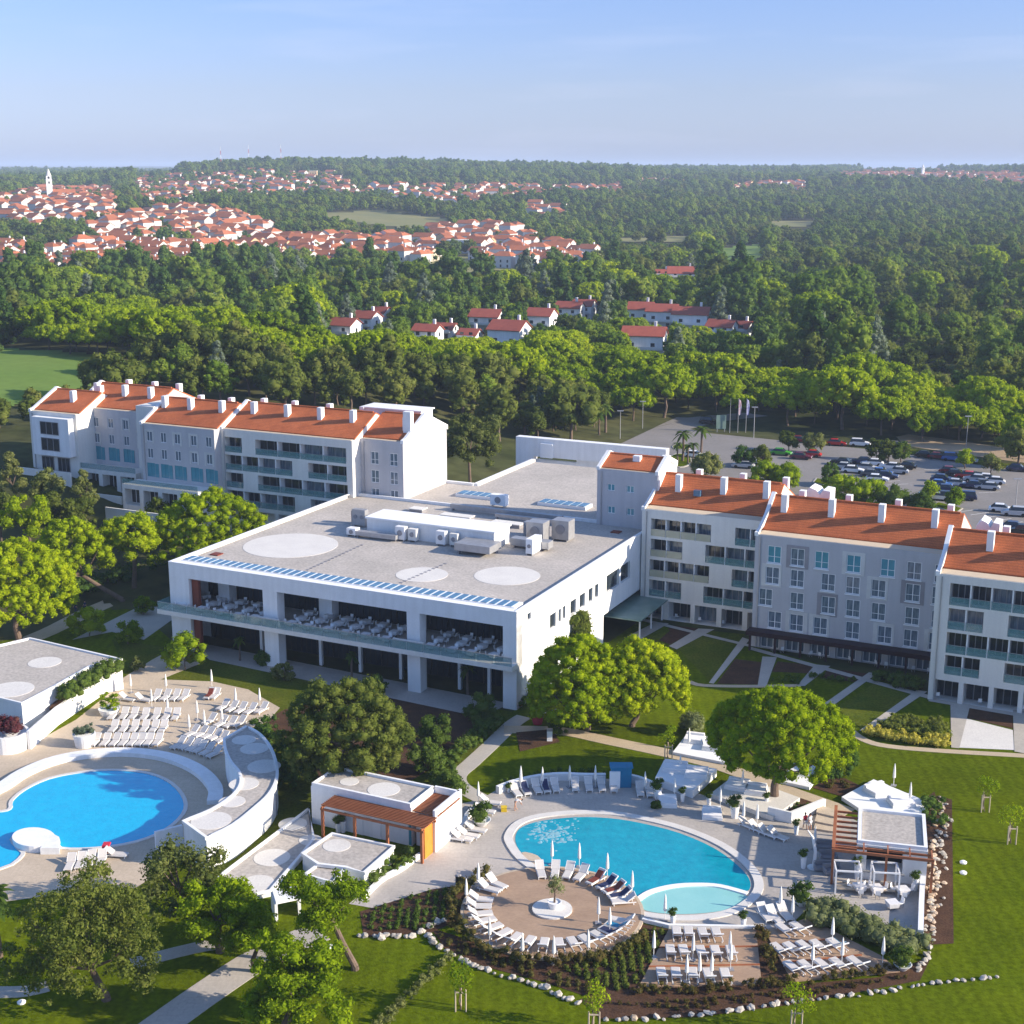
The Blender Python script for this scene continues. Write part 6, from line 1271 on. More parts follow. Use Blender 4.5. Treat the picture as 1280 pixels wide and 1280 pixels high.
big_tree('pine_tree', 'left and larger of the two pines on the lawn beside the restaurant end wall', 'umbrella', 734, 912, 724, 876, 65, 1.2, 480, 100, .12, 'pinef', 22, .60, .36, fork=.5)
big_tree('pine_tree', 'right one of the two pines on the lawn beside the restaurant end wall', 'umbrella', 790, 908, 800, 866, 58, 1.1, 400, 100, .12, 'pinef', 23, .60, .3, fork=.5)
big_tree('pine_tree', 'small darker pine top showing behind the pair against the end wall', 'round', 712, 830, 716, 782, 26, .8, 26, 140, .17, 'oakf', 24, .9, .2)
big_tree('oak_tree', 'huge rounded olive green oak before the restaurant front', 'round', 432, 985, 435, 912, 94, .78, 420, 110, .13, 'oakf', 25, .74, .5, lump=.10)
big_tree('olive_tree', 'large loose grey green tree on the lawn at the bottom, with a bent pale trunk', 'round', 133, 1250, 112, 1166, 97, .86, 260, 110, .13, 'oakf', 26, .66, .3, core=.4, lump=.26, fork=.5)
big_tree('olive_tree', 'light brownish green tree before the end of the crescent building', 'round', 232, 1145, 226, 1094, 56, .62, 80, 110, .15, 'olivef', 27, .85, .25, core=.45, lump=.3)
big_tree('pine_tree', 'bright green bushy pine left of the gravel roof beside the lower path', 'round', 275, 1190, 276, 1140, 56, .95, 120, 130, .13, 'limef', 28, .7, .3, core=.7, lump=.3)
big_tree('pine_tree', 'leaning open pine with a long bare trunk on the lower lawn', 'airy', 444, 1212, 408, 1128, 56, .9, 110, 130, .13, 'limef', 29, .62, .26, core=.5, arms=12, fork=.8)
big_tree('pine_tree', 'bright green pine at the bottom edge overlapping the paved path', 'round', 355, 1290, 372, 1228, 64, .9, 130, 130, .13, 'limef', 30, .7, .3, core=.7, lump=.32)
big_tree('pine_tree', 'smaller pine between the gravel roof and the paved path', 'airy', 318, 1215, 325, 1170, 44, .9, 72, 120, .13, 'limef', 31, .6, .2, core=.5, arms=8)
big_tree('pine_tree', 'broad yellow green pine at the left frame edge above the path', 'umbrella', 24, 800, 22, 752, 76, 1.0, 400, 90, .16, 'pinef', 32, .70, .4)
big_tree('pine_tree', 'pine with a forked pale trunk beside the path left of the restaurant', 'umbrella', 153, 752, 92, 704, 46, 1.15, 180, 90, .16, 'pinef', 33, .72, .35)
big_tree('pine_tree', 'round pine left of the twin dark gap, second from the restaurant corner', 'round', 168, 738, 172, 668, 46, .7, 180, 90, .16, 'pinef', 34, .78, .35)
big_tree('pine_tree', 'wide dense pine close to the restaurant roof corner', 'umbrella', 262, 725, 266, 682, 76, .85, 380, 90, .16, 'pinef', 35, .78, .4)
big_tree('pine_tree', 'small pine squeezed behind the pine with the forked trunk', 'round', 42, 720, 40, 640, 34, .8, 40, 120, .22, 'pinef', 36, 1.0, .3)
LB = dict(group='young conifers below the left wing')
for i, (bx, by, cx, cyy, rw, lb) in enumerate([(22, 640, 18, 590, 22, 'olive green conifer at the frame edge below the left wing'), (55, 655, 58, 612, 22, 'small conifer before the end block of the left wing'), (70, 680, 66, 638, 20, 'narrow yellow green conifer below the garden wall'), (110, 665, 108, 614, 22, 'tallest slim conifer before the left wing terrace'), (120, 690, 104, 648, 20, 'squat conifer under the slim one'), (5, 700, 4, 640, 24, 'dark conifer cut by the frame edge'), (196, 662, 200, 640, 16, 'small shaded tree at the foot of the left wing')]):
    x, y, z = hit(bx, by); big_tree('conifer_tree', lb, 'cone' if i in (0, 3) else 'round', bx, by, cx, cyy, rw, 1.25, 34, 110, .22, 'olivef' if i in (0, 3, 1) else 'oakf', 40 + i, .9, .2, zb=z)
big_tree('leafy_tree', 'tall light green tree behind the rear forecourt beside the white gable', 'round', 588, 615, 586, 548, 38, 1.35, 90, 120, .25, 'olivef', 50, 1.2, .3, lump=.2)
big_tree('leafy_tree', 'dark pine top against the lawn behind the portal', 'round', 715, 545, 712, 500, 32, .9, 50, 110, .28, 'oakf', 51, 1.2, .3)
for i, (px, py, rw, fm, lb) in enumerate([(232, 838, 26, 'limef', 'yellow green shrub at the front left corner of the restaurant'), (226, 815, 9, 'olivef', 'thin ochre shrub against the corner column'), (112, 795, 24, 'pinef', 'round green shrub behind the pavilion roof'), (160, 805, 19, 'limef', 'heart shaped green tree right of the pavilion'), (355, 850, 16, 'olivef', 'pale feathery shrub before the restaurant terrace'), (172, 838, 10, 'olivef', 'small ochre shrub at the top of the pool steps'), (180, 768, 14, 'pinef', 'bright low palm like shrub in the shaded lawn'), (545, 930, 22, 'hedgef', 'shrub beside the diagonal path, highest of three'), (530, 965, 22, 'hedgef', 'shrub beside the diagonal path, lowest of three'), (562, 998, 22, 'hedgef', 'dense shrub at the corner of the orange clad end'), (700, 918, 16, 'hedgef', 'dark shrub beside the red chute on the lawn corner'), (1052, 968, 22, 'conif', 'dark green shrub clump right of the lounge platform'), (1034, 972, 14, 'conif', 'round dark shrub in the bark bed'), (820, 1010, 6, 'hedgef', 'small clipped bush by the daybed'), (862, 916, 18, 'greygreen', 'greyish shrub left of the lounge platform above the path'), (600, 900, 20, 'hedgef', 'dark shrub in the shade before the right restaurant bay'), (470, 870, 16, 'conif', 'dark shrub in the shade of the ground floor terrace'), (330, 830, 12, 'conif', 'dark potted shrub at the middle column of the restaurant')]):
    big_tree('shrub', lb, 'round', px, py, px, py - rw * .75, rw, .9, 26, 110, .14, fm, 60 + i, .62 * rw / 20, .07)['category'] = 'shrub'
for px, py, sc, lb in [(300, 826, .7, 'small palm before the left restaurant bay'), (440, 850, .8, 'small palm before the middle restaurant bay'), (585, 868, .8, 'small palm before the right restaurant bay'), (0, 1196, 1.35, 'dark palm cut by the frame edge behind the loose grey green tree')]: palm(px, py, sc, lb, 'small palms around the restaurant')
def young(px, py, label, h=3.4):
    x, y = g(px, py); t = thing('young_tree', label, 'tree', (x, y, 0), 0, 'young trees tied to timber stakes on the lawn'); rg = rs(int(px)); C, Rr = pts_round(rg, 1.0, 1.1, 14, .5); C = [(a, b_, c + h - .6) for a, b_, c in C]
    link('crown', leaves('young_crown', C, Rr, 60, .11, int(px), M['limef'], core=0), t); link('trunk', trunk_mesh('young_trunk', h - .8, .05, .7, .6, 3, limbs=4), t)
    for sx_, sy in ((-.4, -.3), (.4, -.3), (0, .45)): b = MB(); b.tube((sx_, sy, -.1), (sx_, sy, 1.9), .06, n=6); b.obj('stake', M['paving_sand'], t)
    b = MB(); b.box(-.46, .46, -.34, -.26, 1.6, 1.7); b.obj('crossbar', M['paving_sand'], t)
for px, py, lb in [(1230, 1014, 'staked sapling on the right lawn, the one farther from the camera'), (1263, 1054, 'staked sapling on the right lawn closest to the frame edge'), (576, 1262, 'staked sapling on the lower lawn left of the rock border'), (742, 1290, 'staked sapling beside the rocks below the round deck'), (994, 1288, 'staked sapling below the rock border under the timber terraces'), (835, 950, 'thin young tree beside the lounge platform')]: young(px, py, lb)
for i, (px, py, rw, lb) in enumerate([(928, 578, 14, 'dark little tree in the car park, left of two'), (952, 578, 13, 'paler little tree in the car park, right of two'), (986, 558, 12, 'small round tree at the rear edge of the car park'), (1016, 560, 15, 'broader round tree at the rear edge of the car park'), (1095, 570, 12, 'bush tree left of the three bushes by the dirt track'), (1110, 571, 13, 'bush tree in the middle of the three by the dirt track'), (1126, 572, 12, 'bush tree right of the three by the dirt track'), (1038, 602, 14, 'dark tree behind the first row of cars'), (1192, 630, 11, 'slim pale tree in the second car row'), (1160, 620, 8, 'small lime tree in the second car row'), (1206, 580, 10, 'young tree on the rear verge'), (1238, 586, 11, 'young tree on the rear verge by the frame edge')]):
    big_tree('car_park_tree', lb, 'round', px, py + 6, px, py - 8, rw, 1.15, 26, 90, .22, ['conif', 'oakf', 'oakf', 'olivef', 'oakf', 'oakf', 'hedgef', 'conif', 'limef', 'limef', 'limef', 'olivef'][i], 90 + i, .8, .12)
for i, (px, py, rw, lb) in enumerate([(960, 610, 20, 'lime green bush mass behind the first right roof, left end'), (982, 612, 16, 'lime green bush right of the left end mass'), (1055, 628, 24, 'big lime green bush behind the stair head'), (1085, 636, 24, 'lime green bush between two chimneys'), (1115, 640, 18, 'darker bush at the right of the lime green row'), (1150, 645, 12, 'low bush left of the island'), (882, 596, 16, 'grey green bush beside the roundabout')]):
    big_tree('bush', lb, 'round', px, py, px, py - 15, rw * 1.25, .8, 60, 100, .17, ['limef', 'limef', 'limef', 'limef', 'hedgef', 'hedgef', 'olivef'][i], 110 + i, .95, .1)['category'] = 'bush'
# ------------------------------------------------------------------ sunbeds, parasols, pots
ORD = ['first', 'second', 'third', 'fourth', 'fifth', 'sixth', 'seventh', 'eighth', 'ninth', 'tenth', 'eleventh', 'twelfth']
def make_lounger():
    t = thing('sun_lounger', 'white sun lounger', 'sun lounger')
    b = MB(); b.box(-.34, .34, -.98, .32, .26, .32)
    for sx_ in (-.34, .29): b.box(sx_, sx_ + .05, -.98, .98, .20, .258)
    b.obj('frame', M['plastic'], t)
    for sx_ in (-.3, .24):
        for sy in (-.85, .75): q = MB(); q.box(sx_, sx_ + .06, sy, sy + .07, 0, .198); q.obj('leg', M['plastic'], t)
    b = MB(); b.box(-.30, .30, -.96, .30, .322, .36); b.obj('seat_fabric', M['fabric'], t)
    b = MB(); b.hexa([(-.32, .30, .33), (.32, .30, .33), (.32, .92, .80), (-.32, .92, .80)], [(-.32, .26, .385), (.32, .26, .385), (.32, .88, .855), (-.32, .88, .855)]); o = b.obj('backrest', M['fabric'], t)
    b = MB()
    for sx_ in (-.36, .322): b.hexa([(sx_, .30, .32), (sx_ + .038, .30, .32), (sx_ + .038, .95, .81), (sx_, .95, .81)], [(sx_, .25, .39), (sx_ + .038, .25, .39), (sx_ + .038, .90, .88), (sx_, .90, .88)])
    b.box(-.36, .36, .90, .96, .80, .88); b.obj('backrest_frame', M['plastic'], o)
    return t
LN = make_lounger(); LN_used = [False]
def lounger(x, y, rz, label, group, z=.035):
    rz += RNG.uniform(-.05, .05)
    if not LN_used[0]:
        LN_used[0] = True; LN.location = (x, y, z); LN.rotation_euler = (0, 0, rz); LN['label'] = label; LN['group'] = group; LN.scale = (1.1,) * 3; return
    dup(LN, (x, y, z), rz, label, group, 1.1)
def row(pts, rz, desc, z=.035, group=None, pxs=True):
    n = len(pts)
    for i, p in enumerate(pts):
        x, y = g(p[0], p[1], z) if pxs else p[:2]; r = p[2] if len(p) > 2 else rz
        w = ORD[i] if i < 12 else f'number {i + 1}'
        lounger(x, y, r, (f'{w} sunbed from left ' if n > 1 else 'single sunbed ') + desc, group or 'sunbeds by the pools', z)
row([(645, 993, .35), (657, 991, .3), (671, 989, .2), (682, 988, .15), (694, 987, .1), (719, 986, 0), (736, 986, 0), (752, 986, 0), (767, 987, 0)], 0, 'in the shaded row below the curved lawn edge')
row([(800, 992), (812, 993)], 0, 'in the short row right of the blue shelter')
row([(568, 1050), (578, 1051), (586, 1047), (595, 1040), (606, 1017), (613, 1006)], 1.25, 'in the sunny row by the orange clad end')
row([(935, 1035), (948, 1040), (960, 1045), (972, 1048)], .75, 'in the row below the pine platform wall')
def ringbeds(angs, desc):
    for i, a in enumerate(angs):
        r = 6.35; t = math.radians(a); lounger(DX + r * math.cos(t), DY + r * math.sin(t), t - math.pi / 2, f'{ORD[i]} sunbed of the {desc}', 'sunbeds around the round deck', .235)
ringbeds([98, 86, 75, 64, 50, 38, 28, 18, 9], 'pool side arc of the round deck, clockwise'); ringbeds([-22, -32, -42, -52], 'lower right arc of the round deck, from the right')
ringbeds([-64, -75, -86, -98, -110, -122], 'camera side arc of the round deck, from the right'); ringbeds([-134, -146, -158, -169, 179, 168, 150, 140], 'left arc of the round deck, from the bottom')
row([(846, 1171), (861, 1171), (879, 1172), (896, 1172)], math.pi, 'in the top row of the rectangular timber terrace', .17); row([(838, 1194), (855, 1194), (877, 1195), (895, 1195), (914, 1195)], math.pi, 'in the middle row of the rectangular timber terrace', .17); row([(827, 1223), (845, 1223), (866, 1223), (886, 1224), (907, 1224)], math.pi, 'in the camera side row of the rectangular timber terrace', .17)
row([(982, 1166), (1000, 1164)], math.pi + .45, 'in the top row of the slanting timber terrace', .17); row([(975, 1191), (992, 1190), (1008, 1188), (1025, 1187), (1046, 1185)], math.pi + .45, 'in the middle row of the slanting timber terrace', .17); row([(992, 1214), (1010, 1213), (1030, 1211), (1050, 1210), (1072, 1208)], math.pi + .45, 'in the camera side row of the slanting timber terrace', .17)
row([(956, 1147), (968, 1150), (981, 1146)], .3, 'in the small group at the paving edge above the slanting terrace')
row([(160, 876, 1.2), (180, 877, 1.2), (195, 874), (207, 874), (219, 874), (230, 874)], -.25, 'in the top row above the deep blue pool'); row([(141, 897), (155, 897), (167, 897), (181, 898), (195, 898), (208, 898), (220, 898)], -.05, 'in the second row above the deep blue pool')
row([(142, 913), (155, 913), (168, 913), (181, 913), (193, 913), (204, 913)], -.05, 'in the third row above the deep blue pool'); row([(119, 930), (132, 930), (144, 930), (155, 930), (166, 930), (176, 930), (186, 930), (197, 930)], -.12, 'in the lowest row above the deep blue pool')
row([(279, 886), (290, 888), (301, 890), (313, 891), (327, 890)], -.45, 'in the row beside the crescent building top'); row([(262, 904), (276, 907), (288, 908), (299, 907)], -.5, 'in the upper slanted row left of the crescent building'); row([(240, 919), (251, 920), (260, 922), (269, 924), (277, 927)], -.55, 'in the middle slanted row left of the crescent building'); row([(223, 934), (233, 935), (242, 937), (250, 939), (259, 942), (268, 945)], -.55, 'in the lower slanted row left of the crescent building')
row([(262, 872), (269, 872)], -.2, 'under the parasol inside the round wall'); row([(88, 1084), (101, 1082), (113, 1080), (127, 1079)], .1, 'in the row at the near edge of the deep blue pool'); row([(146, 1071)], 1.4, 'with a red towel near the deep blue pool')
x, y = g(134, 1067); t = thing('red_towel', 'red towel hung over the sunbed head near the deep blue pool', 'towel', (x, y, .5)); b = MB(); b.hexa([(-.35, -.3, .4), (.35, -.3, .4), (.35, .3, .45), (-.35, .3, .45)], [(-.33, -.28, .5), (.33, -.28, .5), (.33, .28, .58), (-.33, .28, .58)]); b.hexa([(-.36, -.34, -.3), (.36, -.34, -.3), (.36, -.3, -.3), (-.36, -.3, -.3)], [(-.36, -.34, .5), (.36, -.34, .5), (.36, -.303, .5), (-.36, -.303, .5)]); b.obj('cloth', M['redcloth'], t)
def make_parasol():
    t = thing('parasol', 'closed white parasol', 'parasol'); b = MB(); b.tube((0, 0, .08), (0, 0, 2.75), .03, n=8); b.obj('pole', M['plastic'], t)
    b = MB(); b.lathe([(.10, .95), (.17, 1.05), (.16, 1.5), (.11, 2.2), (.05, 2.66), (.02, 2.7)], n=10); b.obj('folded_canopy', M['canvas'], t)
    b = MB(); b.box(-.3, .3, -.3, .3, 0, .08); b.obj('base', M['greymetal'], t); return t
PR = make_parasol(); PR_used = [False]
def parasol(px, py, label, z=.035, sc=.9):
    x, y = g(px, py, z)
    if not PR_used[0]: PR_used[0] = True; PR.location = (x, y, z); PR['label'] = label; PR['group'] = 'closed parasols'
    else: dup(PR, (x, y, z), RNG.uniform(0, 3), label, 'closed parasols', sc)
def parasols(pts, desc, z=.035):
    for i, p in enumerate(pts): parasol(p[0], p[1], (f'{ORD[i]} closed parasol from the left ' if len(pts) > 1 else 'single closed parasol ') + desc, z)
parasols([(651, 988), (678, 986), (712, 984), (744, 984)], 'behind the shaded row below the curved lawn edge'); parasols([(806, 992)], 'right of the blue shelter'); parasols([(598, 1005)], 'beside the topiary by the orange clad end'); parasols([(690, 1081), (724, 1084), (759, 1097), (790, 1120)], 'between pool and round deck')
parasols([(583, 1130), (598, 1110), (612, 1180)], 'on the left arc of the round deck', .235); parasols([(653, 1200), (692, 1204), (735, 1196), (748, 1154), (762, 1167)], 'on the camera side of the round deck', .235)
parasols([(817, 1197), (866, 1200), (912, 1198)], 'in the rows of the rectangular timber terrace', .17); parasols([(858, 1228), (874, 1226), (889, 1226), (913, 1212)], 'in the camera side row of the rectangular timber terrace', .17); parasols([(975, 1140), (990, 1152)], 'in the small group at the paving edge'); parasols([(1015, 1212), (1052, 1206), (1040, 1180)], 'on the slanting timber terrace', .17); parasols([(1103, 1205)], 'in the soil at the end of the grey green hedge', .05)
parasols([(831, 1150)], 'beside the potted ball at the children pool'); parasols([(929, 1030), (946, 1034)], 'below the pine platform wall'); parasols([(900, 1012), (843, 1000)], 'beside the two free standing daybeds'); parasols([(861, 936), (928, 990), (850, 970)], 'on the white lounge platforms'); parasols([(1117, 982), (1137, 1006)], 'on the platform behind the bar', .4)
parasols([(164, 866), (208, 866), (265, 860)], 'above the top row by the deep blue pool'); parasols([(210, 893), (247, 900), (190, 885)], 'in the second row above the deep blue pool'); parasols([(237, 918), (256, 912), (278, 908), (295, 884), (325, 884)], 'left of the crescent building'); parasols([(1090, 1050), (1018, 1062)], 'near the bar pergola')
# pots with clipped balls, planters
PB = leaves('ball_crown', *pts_round(rs(77), .42, .42, 16, .2, 0, -2), 46, .055, 77, M['hedgef'])
def pot(px, py, label, sc=1.0, tall=.75, z=.035, low=False):
    x, y = g(px, py, z); t = thing('potted_topiary', label, 'potted plant', (x, y, z), 0, 'potted clipped balls'); t.scale = (sc,) * 3; b = MB(); h = tall * (.6 if low else 1.0)
    b.lathe([(.20, 0), (.30 if not low else .5, h), (.26 if not low else .45, h), (.25, h - .08)], n=16); b.obj('pot', M['plastic'], t); link('plant', PB, t, (0, 0, h + (.3 if not low else .38)), scale=1.0 if not low else 1.35)
for px, py, sc, tl, lb, *lo in [(822, 999, 1.5, .8, 'large topiary ball in a white pot beside the tall lounge platform'), (853, 1002, .9, 1.1, 'slim white pot with a small ball before the tall lounge platform'), (886, 1008, .9, 1.1, 'slim white pot with a small ball left of the lone daybed'), (918, 1022, 1.6, .8, 'large topiary ball in a white pot right of the lone daybed'), (958, 1006, .8, 1.0, 'small white pot under the big pine platform'), (995, 1043, .9, 1.1, 'white pot with a dark ball by the stone steps'), (1004, 1085, 1.0, 1.2, 'white pot with a dark ball left of the bar pergola'), (1002, 1132, 1.7, .6, 'large low topiary bowl above the grey green hedge', True), (1027, 1138, .9, .7, 'small white pot beside the orange box'), (841, 1154, .9, .9, 'white pot with a ball at the children pool wall'), (929, 1158, .9, .9, 'white pot with a ball at the right end of the children pool wall'), (602, 1032, 1.9, .6, 'large low topiary bowl by the orange clad end', True), (1128, 1212, 1.5, .6, 'white bowl with a dark plant at the lower corner of the hedge', True), (1071, 1098, 1.0, 1.5, 'tall white pot under the bar pergola'), (1144, 1113, 1.0, 1.2, 'white pot with a dark ball at the right end of the bar'), (423, 1040, 1.1, .9, 'tall white pot under the timber pergola, left of two'), (429, 1040, 1.1, 1.1, 'tall white pot under the timber pergola, right of two'), (636, 990, .8, .6, 'black pot at the left end of the shaded sunbed row')]: pot(px, py, lb, sc, tl, .035, bool(lo))
def big_planter(px, py, r, h, label, fm, n=30, z=.035, hh=.9):
    x, y = g(px, py, z); t = thing('planter', label, 'planter', (x, y, z)); b = MB(); b.lathe([(r * .8, 0), (r, h), (r * .9, h), (r * .88, h - .1)], n=24); b.obj('pot', M['white'], t); rg = random.Random(int(px))
    link('plant', leaves('planter_leaves', [(rg.uniform(-.75, .75) * r, rg.uniform(-.75, .75) * r, h + rg.uniform(0, hh)) for _ in range(n)], [.3] * n, 50, .09, int(px), M[fm]), t)
big_planter(106, 932, 1.25, 1.5, 'big white planter with blue grey succulents at the corner of the lounger rows', 'cedarf'); big_planter(137, 892, 1.3, .7, 'broad planter with bright green shrubs beside the second lounger row', 'limef', hh=1.6)
OT = thing('olive_tree', 'small olive tree in a white pot at the centre of the round deck', 'tree', (DX + .2, DY + .2, .37)); b = MB(); b.lathe([(.5, 0), (.62, .55), (.55, .55), (.5, .45)], n=18); b.obj('pot', M['plastic'], OT); C_, R_ = pts_round(rs(5), .85, .75, 20, .36, .2); link('crown', leaves('small_olive', [(a, b_, c + 2.0) for a, b_, c in C_], R_, 60, .07, 5, M['greygreen'], core=.5), OT); link('trunk', trunk_mesh('small_olive_trunk', 1.7, .08, .6, .5, 5, limbs=4), OT, (0, 0, .5))
# ------------------------------------------------------------------ hedges and beds
def hedge(label, pts, w, h, fm, leaf=.09, dens=3.2, seed=1, name='hedge', z=.02, pxs=True, jit=.25, r0=.42):
    P_ = G(pts) if pxs else pts; rg = random.Random(seed); C = []; R_ = []
    L_ = 0
    for a, c in zip(P_, P_[1:]):
        d = math.dist(a, c); n = max(1, int(d * dens * max(1, w)))
        for _ in range(n):
            t = rg.random(); o = rg.uniform(-.5, .5) * w; nx, ny = -(c[1] - a[1]) / d, (c[0] - a[0]) / d
            C.append((a[0] + (c[0] - a[0]) * t + nx * o, a[1] + (c[1] - a[1]) * t + ny * o, z + h * rg.uniform(.35, .85))); R_.append(r0 * rg.uniform(.7, 1.3) * min(1.2, max(.6, h)))
    me = leaves(name + '_leaves', C, R_, 46, leaf, seed, M[fm], squash=.8)
    return tag(link(name, me), label, 'hedge')
arc = lambda a0, a1, r, n=26: [(DX + r * math.cos(math.radians(a0 + (a1 - a0) * i / n)), DY + r * math.sin(math.radians(a0 + (a1 - a0) * i / n))) for i in range(n + 1)]
hedge('brownish green hedge hugging the left and camera side of the round deck', arc(128, 330, 8.75), 1.1, 1.0, 'redhedge', .09, 3.6, 2, pxs=False)
hedge('grey green bushy hedge sloping between bar paving and slanting terrace', [(1010, 1146), (1040, 1152), (1080, 1168), (1120, 1183), (1150, 1197)], 3.4, 1.3, 'greygreen', .10, 4.5, 3, r0=.6)
hedge('low hedge along the white retaining wall before the low annexe', [(440, 1120), (465, 1104), (492, 1088), (516, 1072)], 1.5, 1.1, 'hedgef', .10, 3.0, 4)
hedge('dark green hedge on the white ramp beside the pavilion', G([(80, 877), (104, 864), (128, 849), (147, 838)], 2.4), 1.7, 2.6, 'hedgef', .12, 5.0, 5, r0=.55, z=1.9, pxs=False)
hedge('clipped light hedge running diagonally over the lower lawn', [(470, 1290), (500, 1262), (530, 1230), (565, 1200)], .8, .7, 'olivef', .08, 7, 6)
hedge('low dark hedge along the camera side of the timber terraces', [(790, 1240), (850, 1240), (950, 1236), (1060, 1224), (1130, 1216)], 1.2, .7, 'redhedge', .08, 3.2, 7)
hedge('narrow brown green planting strip between the two timber terraces', [(950, 1165), (958, 1190), (970, 1222)], 1.0, .8, 'redhedge', .08, 4, 8)
hedge('yellow ornamental grass strip below the third garden path', [(1085, 917), (1120, 925), (1150, 930), (1186, 932)], 1.8, 1.0, 'yellowgrass', .12, 5.0, 9)
hedge('olive green shrubs behind the yellow ornamental grass', [(1105, 905), (1140, 912), (1186, 915)], 4.6, 1.0, 'oakf', .10, 3.2, 10); hedge('dark clipped hedge below the maroon canopy end', [(1092, 850), (1120, 855), (1152, 862)], 3.4, 1.2, 'hedgef', .10, 3.4, 11)
hedge('dark hedge row along the restaurant corner path', [(620, 905), (590, 930), (560, 960), (545, 985)], 2.2, 1.3, 'hedgef', .11, 2.4, 12); hedge('hedge at the foot of the end pillar of the restaurant', [(648, 884), (668, 880), (690, 868)], 1.4, 1.3, 'hedgef', .11, 2.6, 13)
hedge('low green planting in the bed left of the fourth garden path', [(1010, 846), (1040, 850), (1068, 852)], 2.0, .5, 'hedgef', .09, 2.6, 14); hedge('low green planting in the bed by the second garden path', [(966, 848), (1000, 852)], 2.4, .5, 'hedgef', .09, 2.6, 15); hedge('dark planting behind the rock slope by the bar roof', [(1166, 1006), (1170, 1020), (1168, 1036)], 2.2, 1.2, 'conif', .1, 2.6, 16)
hedge('low green ground cover in the triangular bed by the stone steps', [(985, 1010), (1005, 1013), (1015, 1014)], 2.0, .4, 'hedgef', .08, 2.6, 17); hedge('purple brown planting in the bed behind the lounge platforms', [(1030, 985), (1050, 980), (1062, 988)], 1.2, .4, 'redhedge', .08, 3, 18)
hedge('dark green planting behind the curved bench wall', [(625, 984), (650, 976), (690, 969), (730, 968), (770, 972)], 1.0, .7, 'hedgef', .09, 3, 19); hedge('shaded planting between oak and crescent building', [(352, 990), (362, 972), (350, 950), (330, 908)], 3.0, 1.6, 'conif', .13, 1.6, 20); hedge('dark undergrowth beneath the left pines beside the path', [(60, 755), (120, 735), (170, 722), (215, 705)], 5.0, 1.8, 'conif', .2, .9, 21, r0=.8)
def bed_plants(label, poly, fm, n, r, seed):
    """Low ground cover planted in rows: nobody could count it."""
    rg = random.Random(seed); P_ = G(poly); xs = [p[0] for p in P_]; ys = [p[1] for p in P_]; C = []; k = 0
    while len(C) < n and k < n * 30:
        k += 1; x, y = rg.uniform(min(xs), max(xs)), rg.uniform(min(ys), max(ys)); x = round(x / .75) * .75 + rg.uniform(-.12, .12)
        if pin(x, y, P_): C.append((x, y, .14 + rg.uniform(0, .1)))
    tag(link('ground_cover', leaves('bed_leaves', C, [r * rg.uniform(.7, 1.3) for _ in C], 26, .07, seed, M[fm], core=.6)), label, kind='stuff')
bed_plants('low green plants in the mulch left of the round deck', [(458, 1166), (455, 1142), (540, 1114), (575, 1112), (570, 1148), (538, 1162)], 'hedgef', 200, .26, 1)
bed_plants('olive plants in rows in the mulch right of the round deck', [(700, 1212), (760, 1196), (808, 1163), (832, 1164), (800, 1230), (770, 1240)], 'oakf', 260, .28, 2); bed_plants('sparse plants in the mulch below the round deck', [(545, 1168), (600, 1190), (680, 1212), (760, 1240), (740, 1248), (640, 1214), (570, 1192)], 'redhedge', 120, .24, 3); bed_plants('sparse plants in the strip below the timber terraces', [(760, 1256), (900, 1248), (1100, 1226), (1140, 1222), (1000, 1248), (860, 1264)], 'redhedge', 120, .2, 4)
# ------------------------------------------------------------------ rocks
ROCKS = []
for k in range(5):
    b = MB(); rg = random.Random(k); b.add([(v[0] * rg.uniform(.75, 1.2), v[1] * rg.uniform(.75, 1.2), v[2] * rg.uniform(.5, .8)) for v in ICO_V], [tuple(f) for f in ICO_F]); ROCKS.append((b.mesh('rock', M['rock']), b.mesh('rock', M['rockorange'])))
def rocks(pts, step, r, label, group, seed, orange=.05, spread=.1, z=.05):
    rg = random.Random(seed); P_ = G(pts)
    for a, c in zip(P_, P_[1:]):
        d = math.dist(a, c); n = max(1, int(d / step))
        for i in range(n):
            t = (i + rg.uniform(.2, .8)) / n; x, y = a[0] + (c[0] - a[0]) * t + rg.gauss(0, spread), a[1] + (c[1] - a[1]) * t + rg.gauss(0, spread); s = r * rg.uniform(.65, 1.35)
            o = link('boulder', rg.choice(ROCKS)[1 if rg.random() < orange else 0], None, (x, y, z + s * .3)); o.scale = (s * rg.uniform(.9, 1.5), s, s * rg.uniform(.8, 1.1)); o.rotation_euler = (rg.uniform(-.3, .3), rg.uniform(-.3, .3), rg.uniform(0, 6)); tag(o, label, 'rock', group)
rocks([(446, 1170), (480, 1172), (520, 1172), (532, 1162), (545, 1155), (560, 1150)], .5, .30, 'rounded white boulder bordering the mulch bed left of the round deck', 'boulders left of the round deck', 1); rocks([(532, 1166), (545, 1182), (565, 1196), (600, 1212), (640, 1224), (680, 1236), (724, 1256)], .5, .28, 'white boulder on the curved border between mulch and lower lawn', 'boulders along the lower lawn', 2)
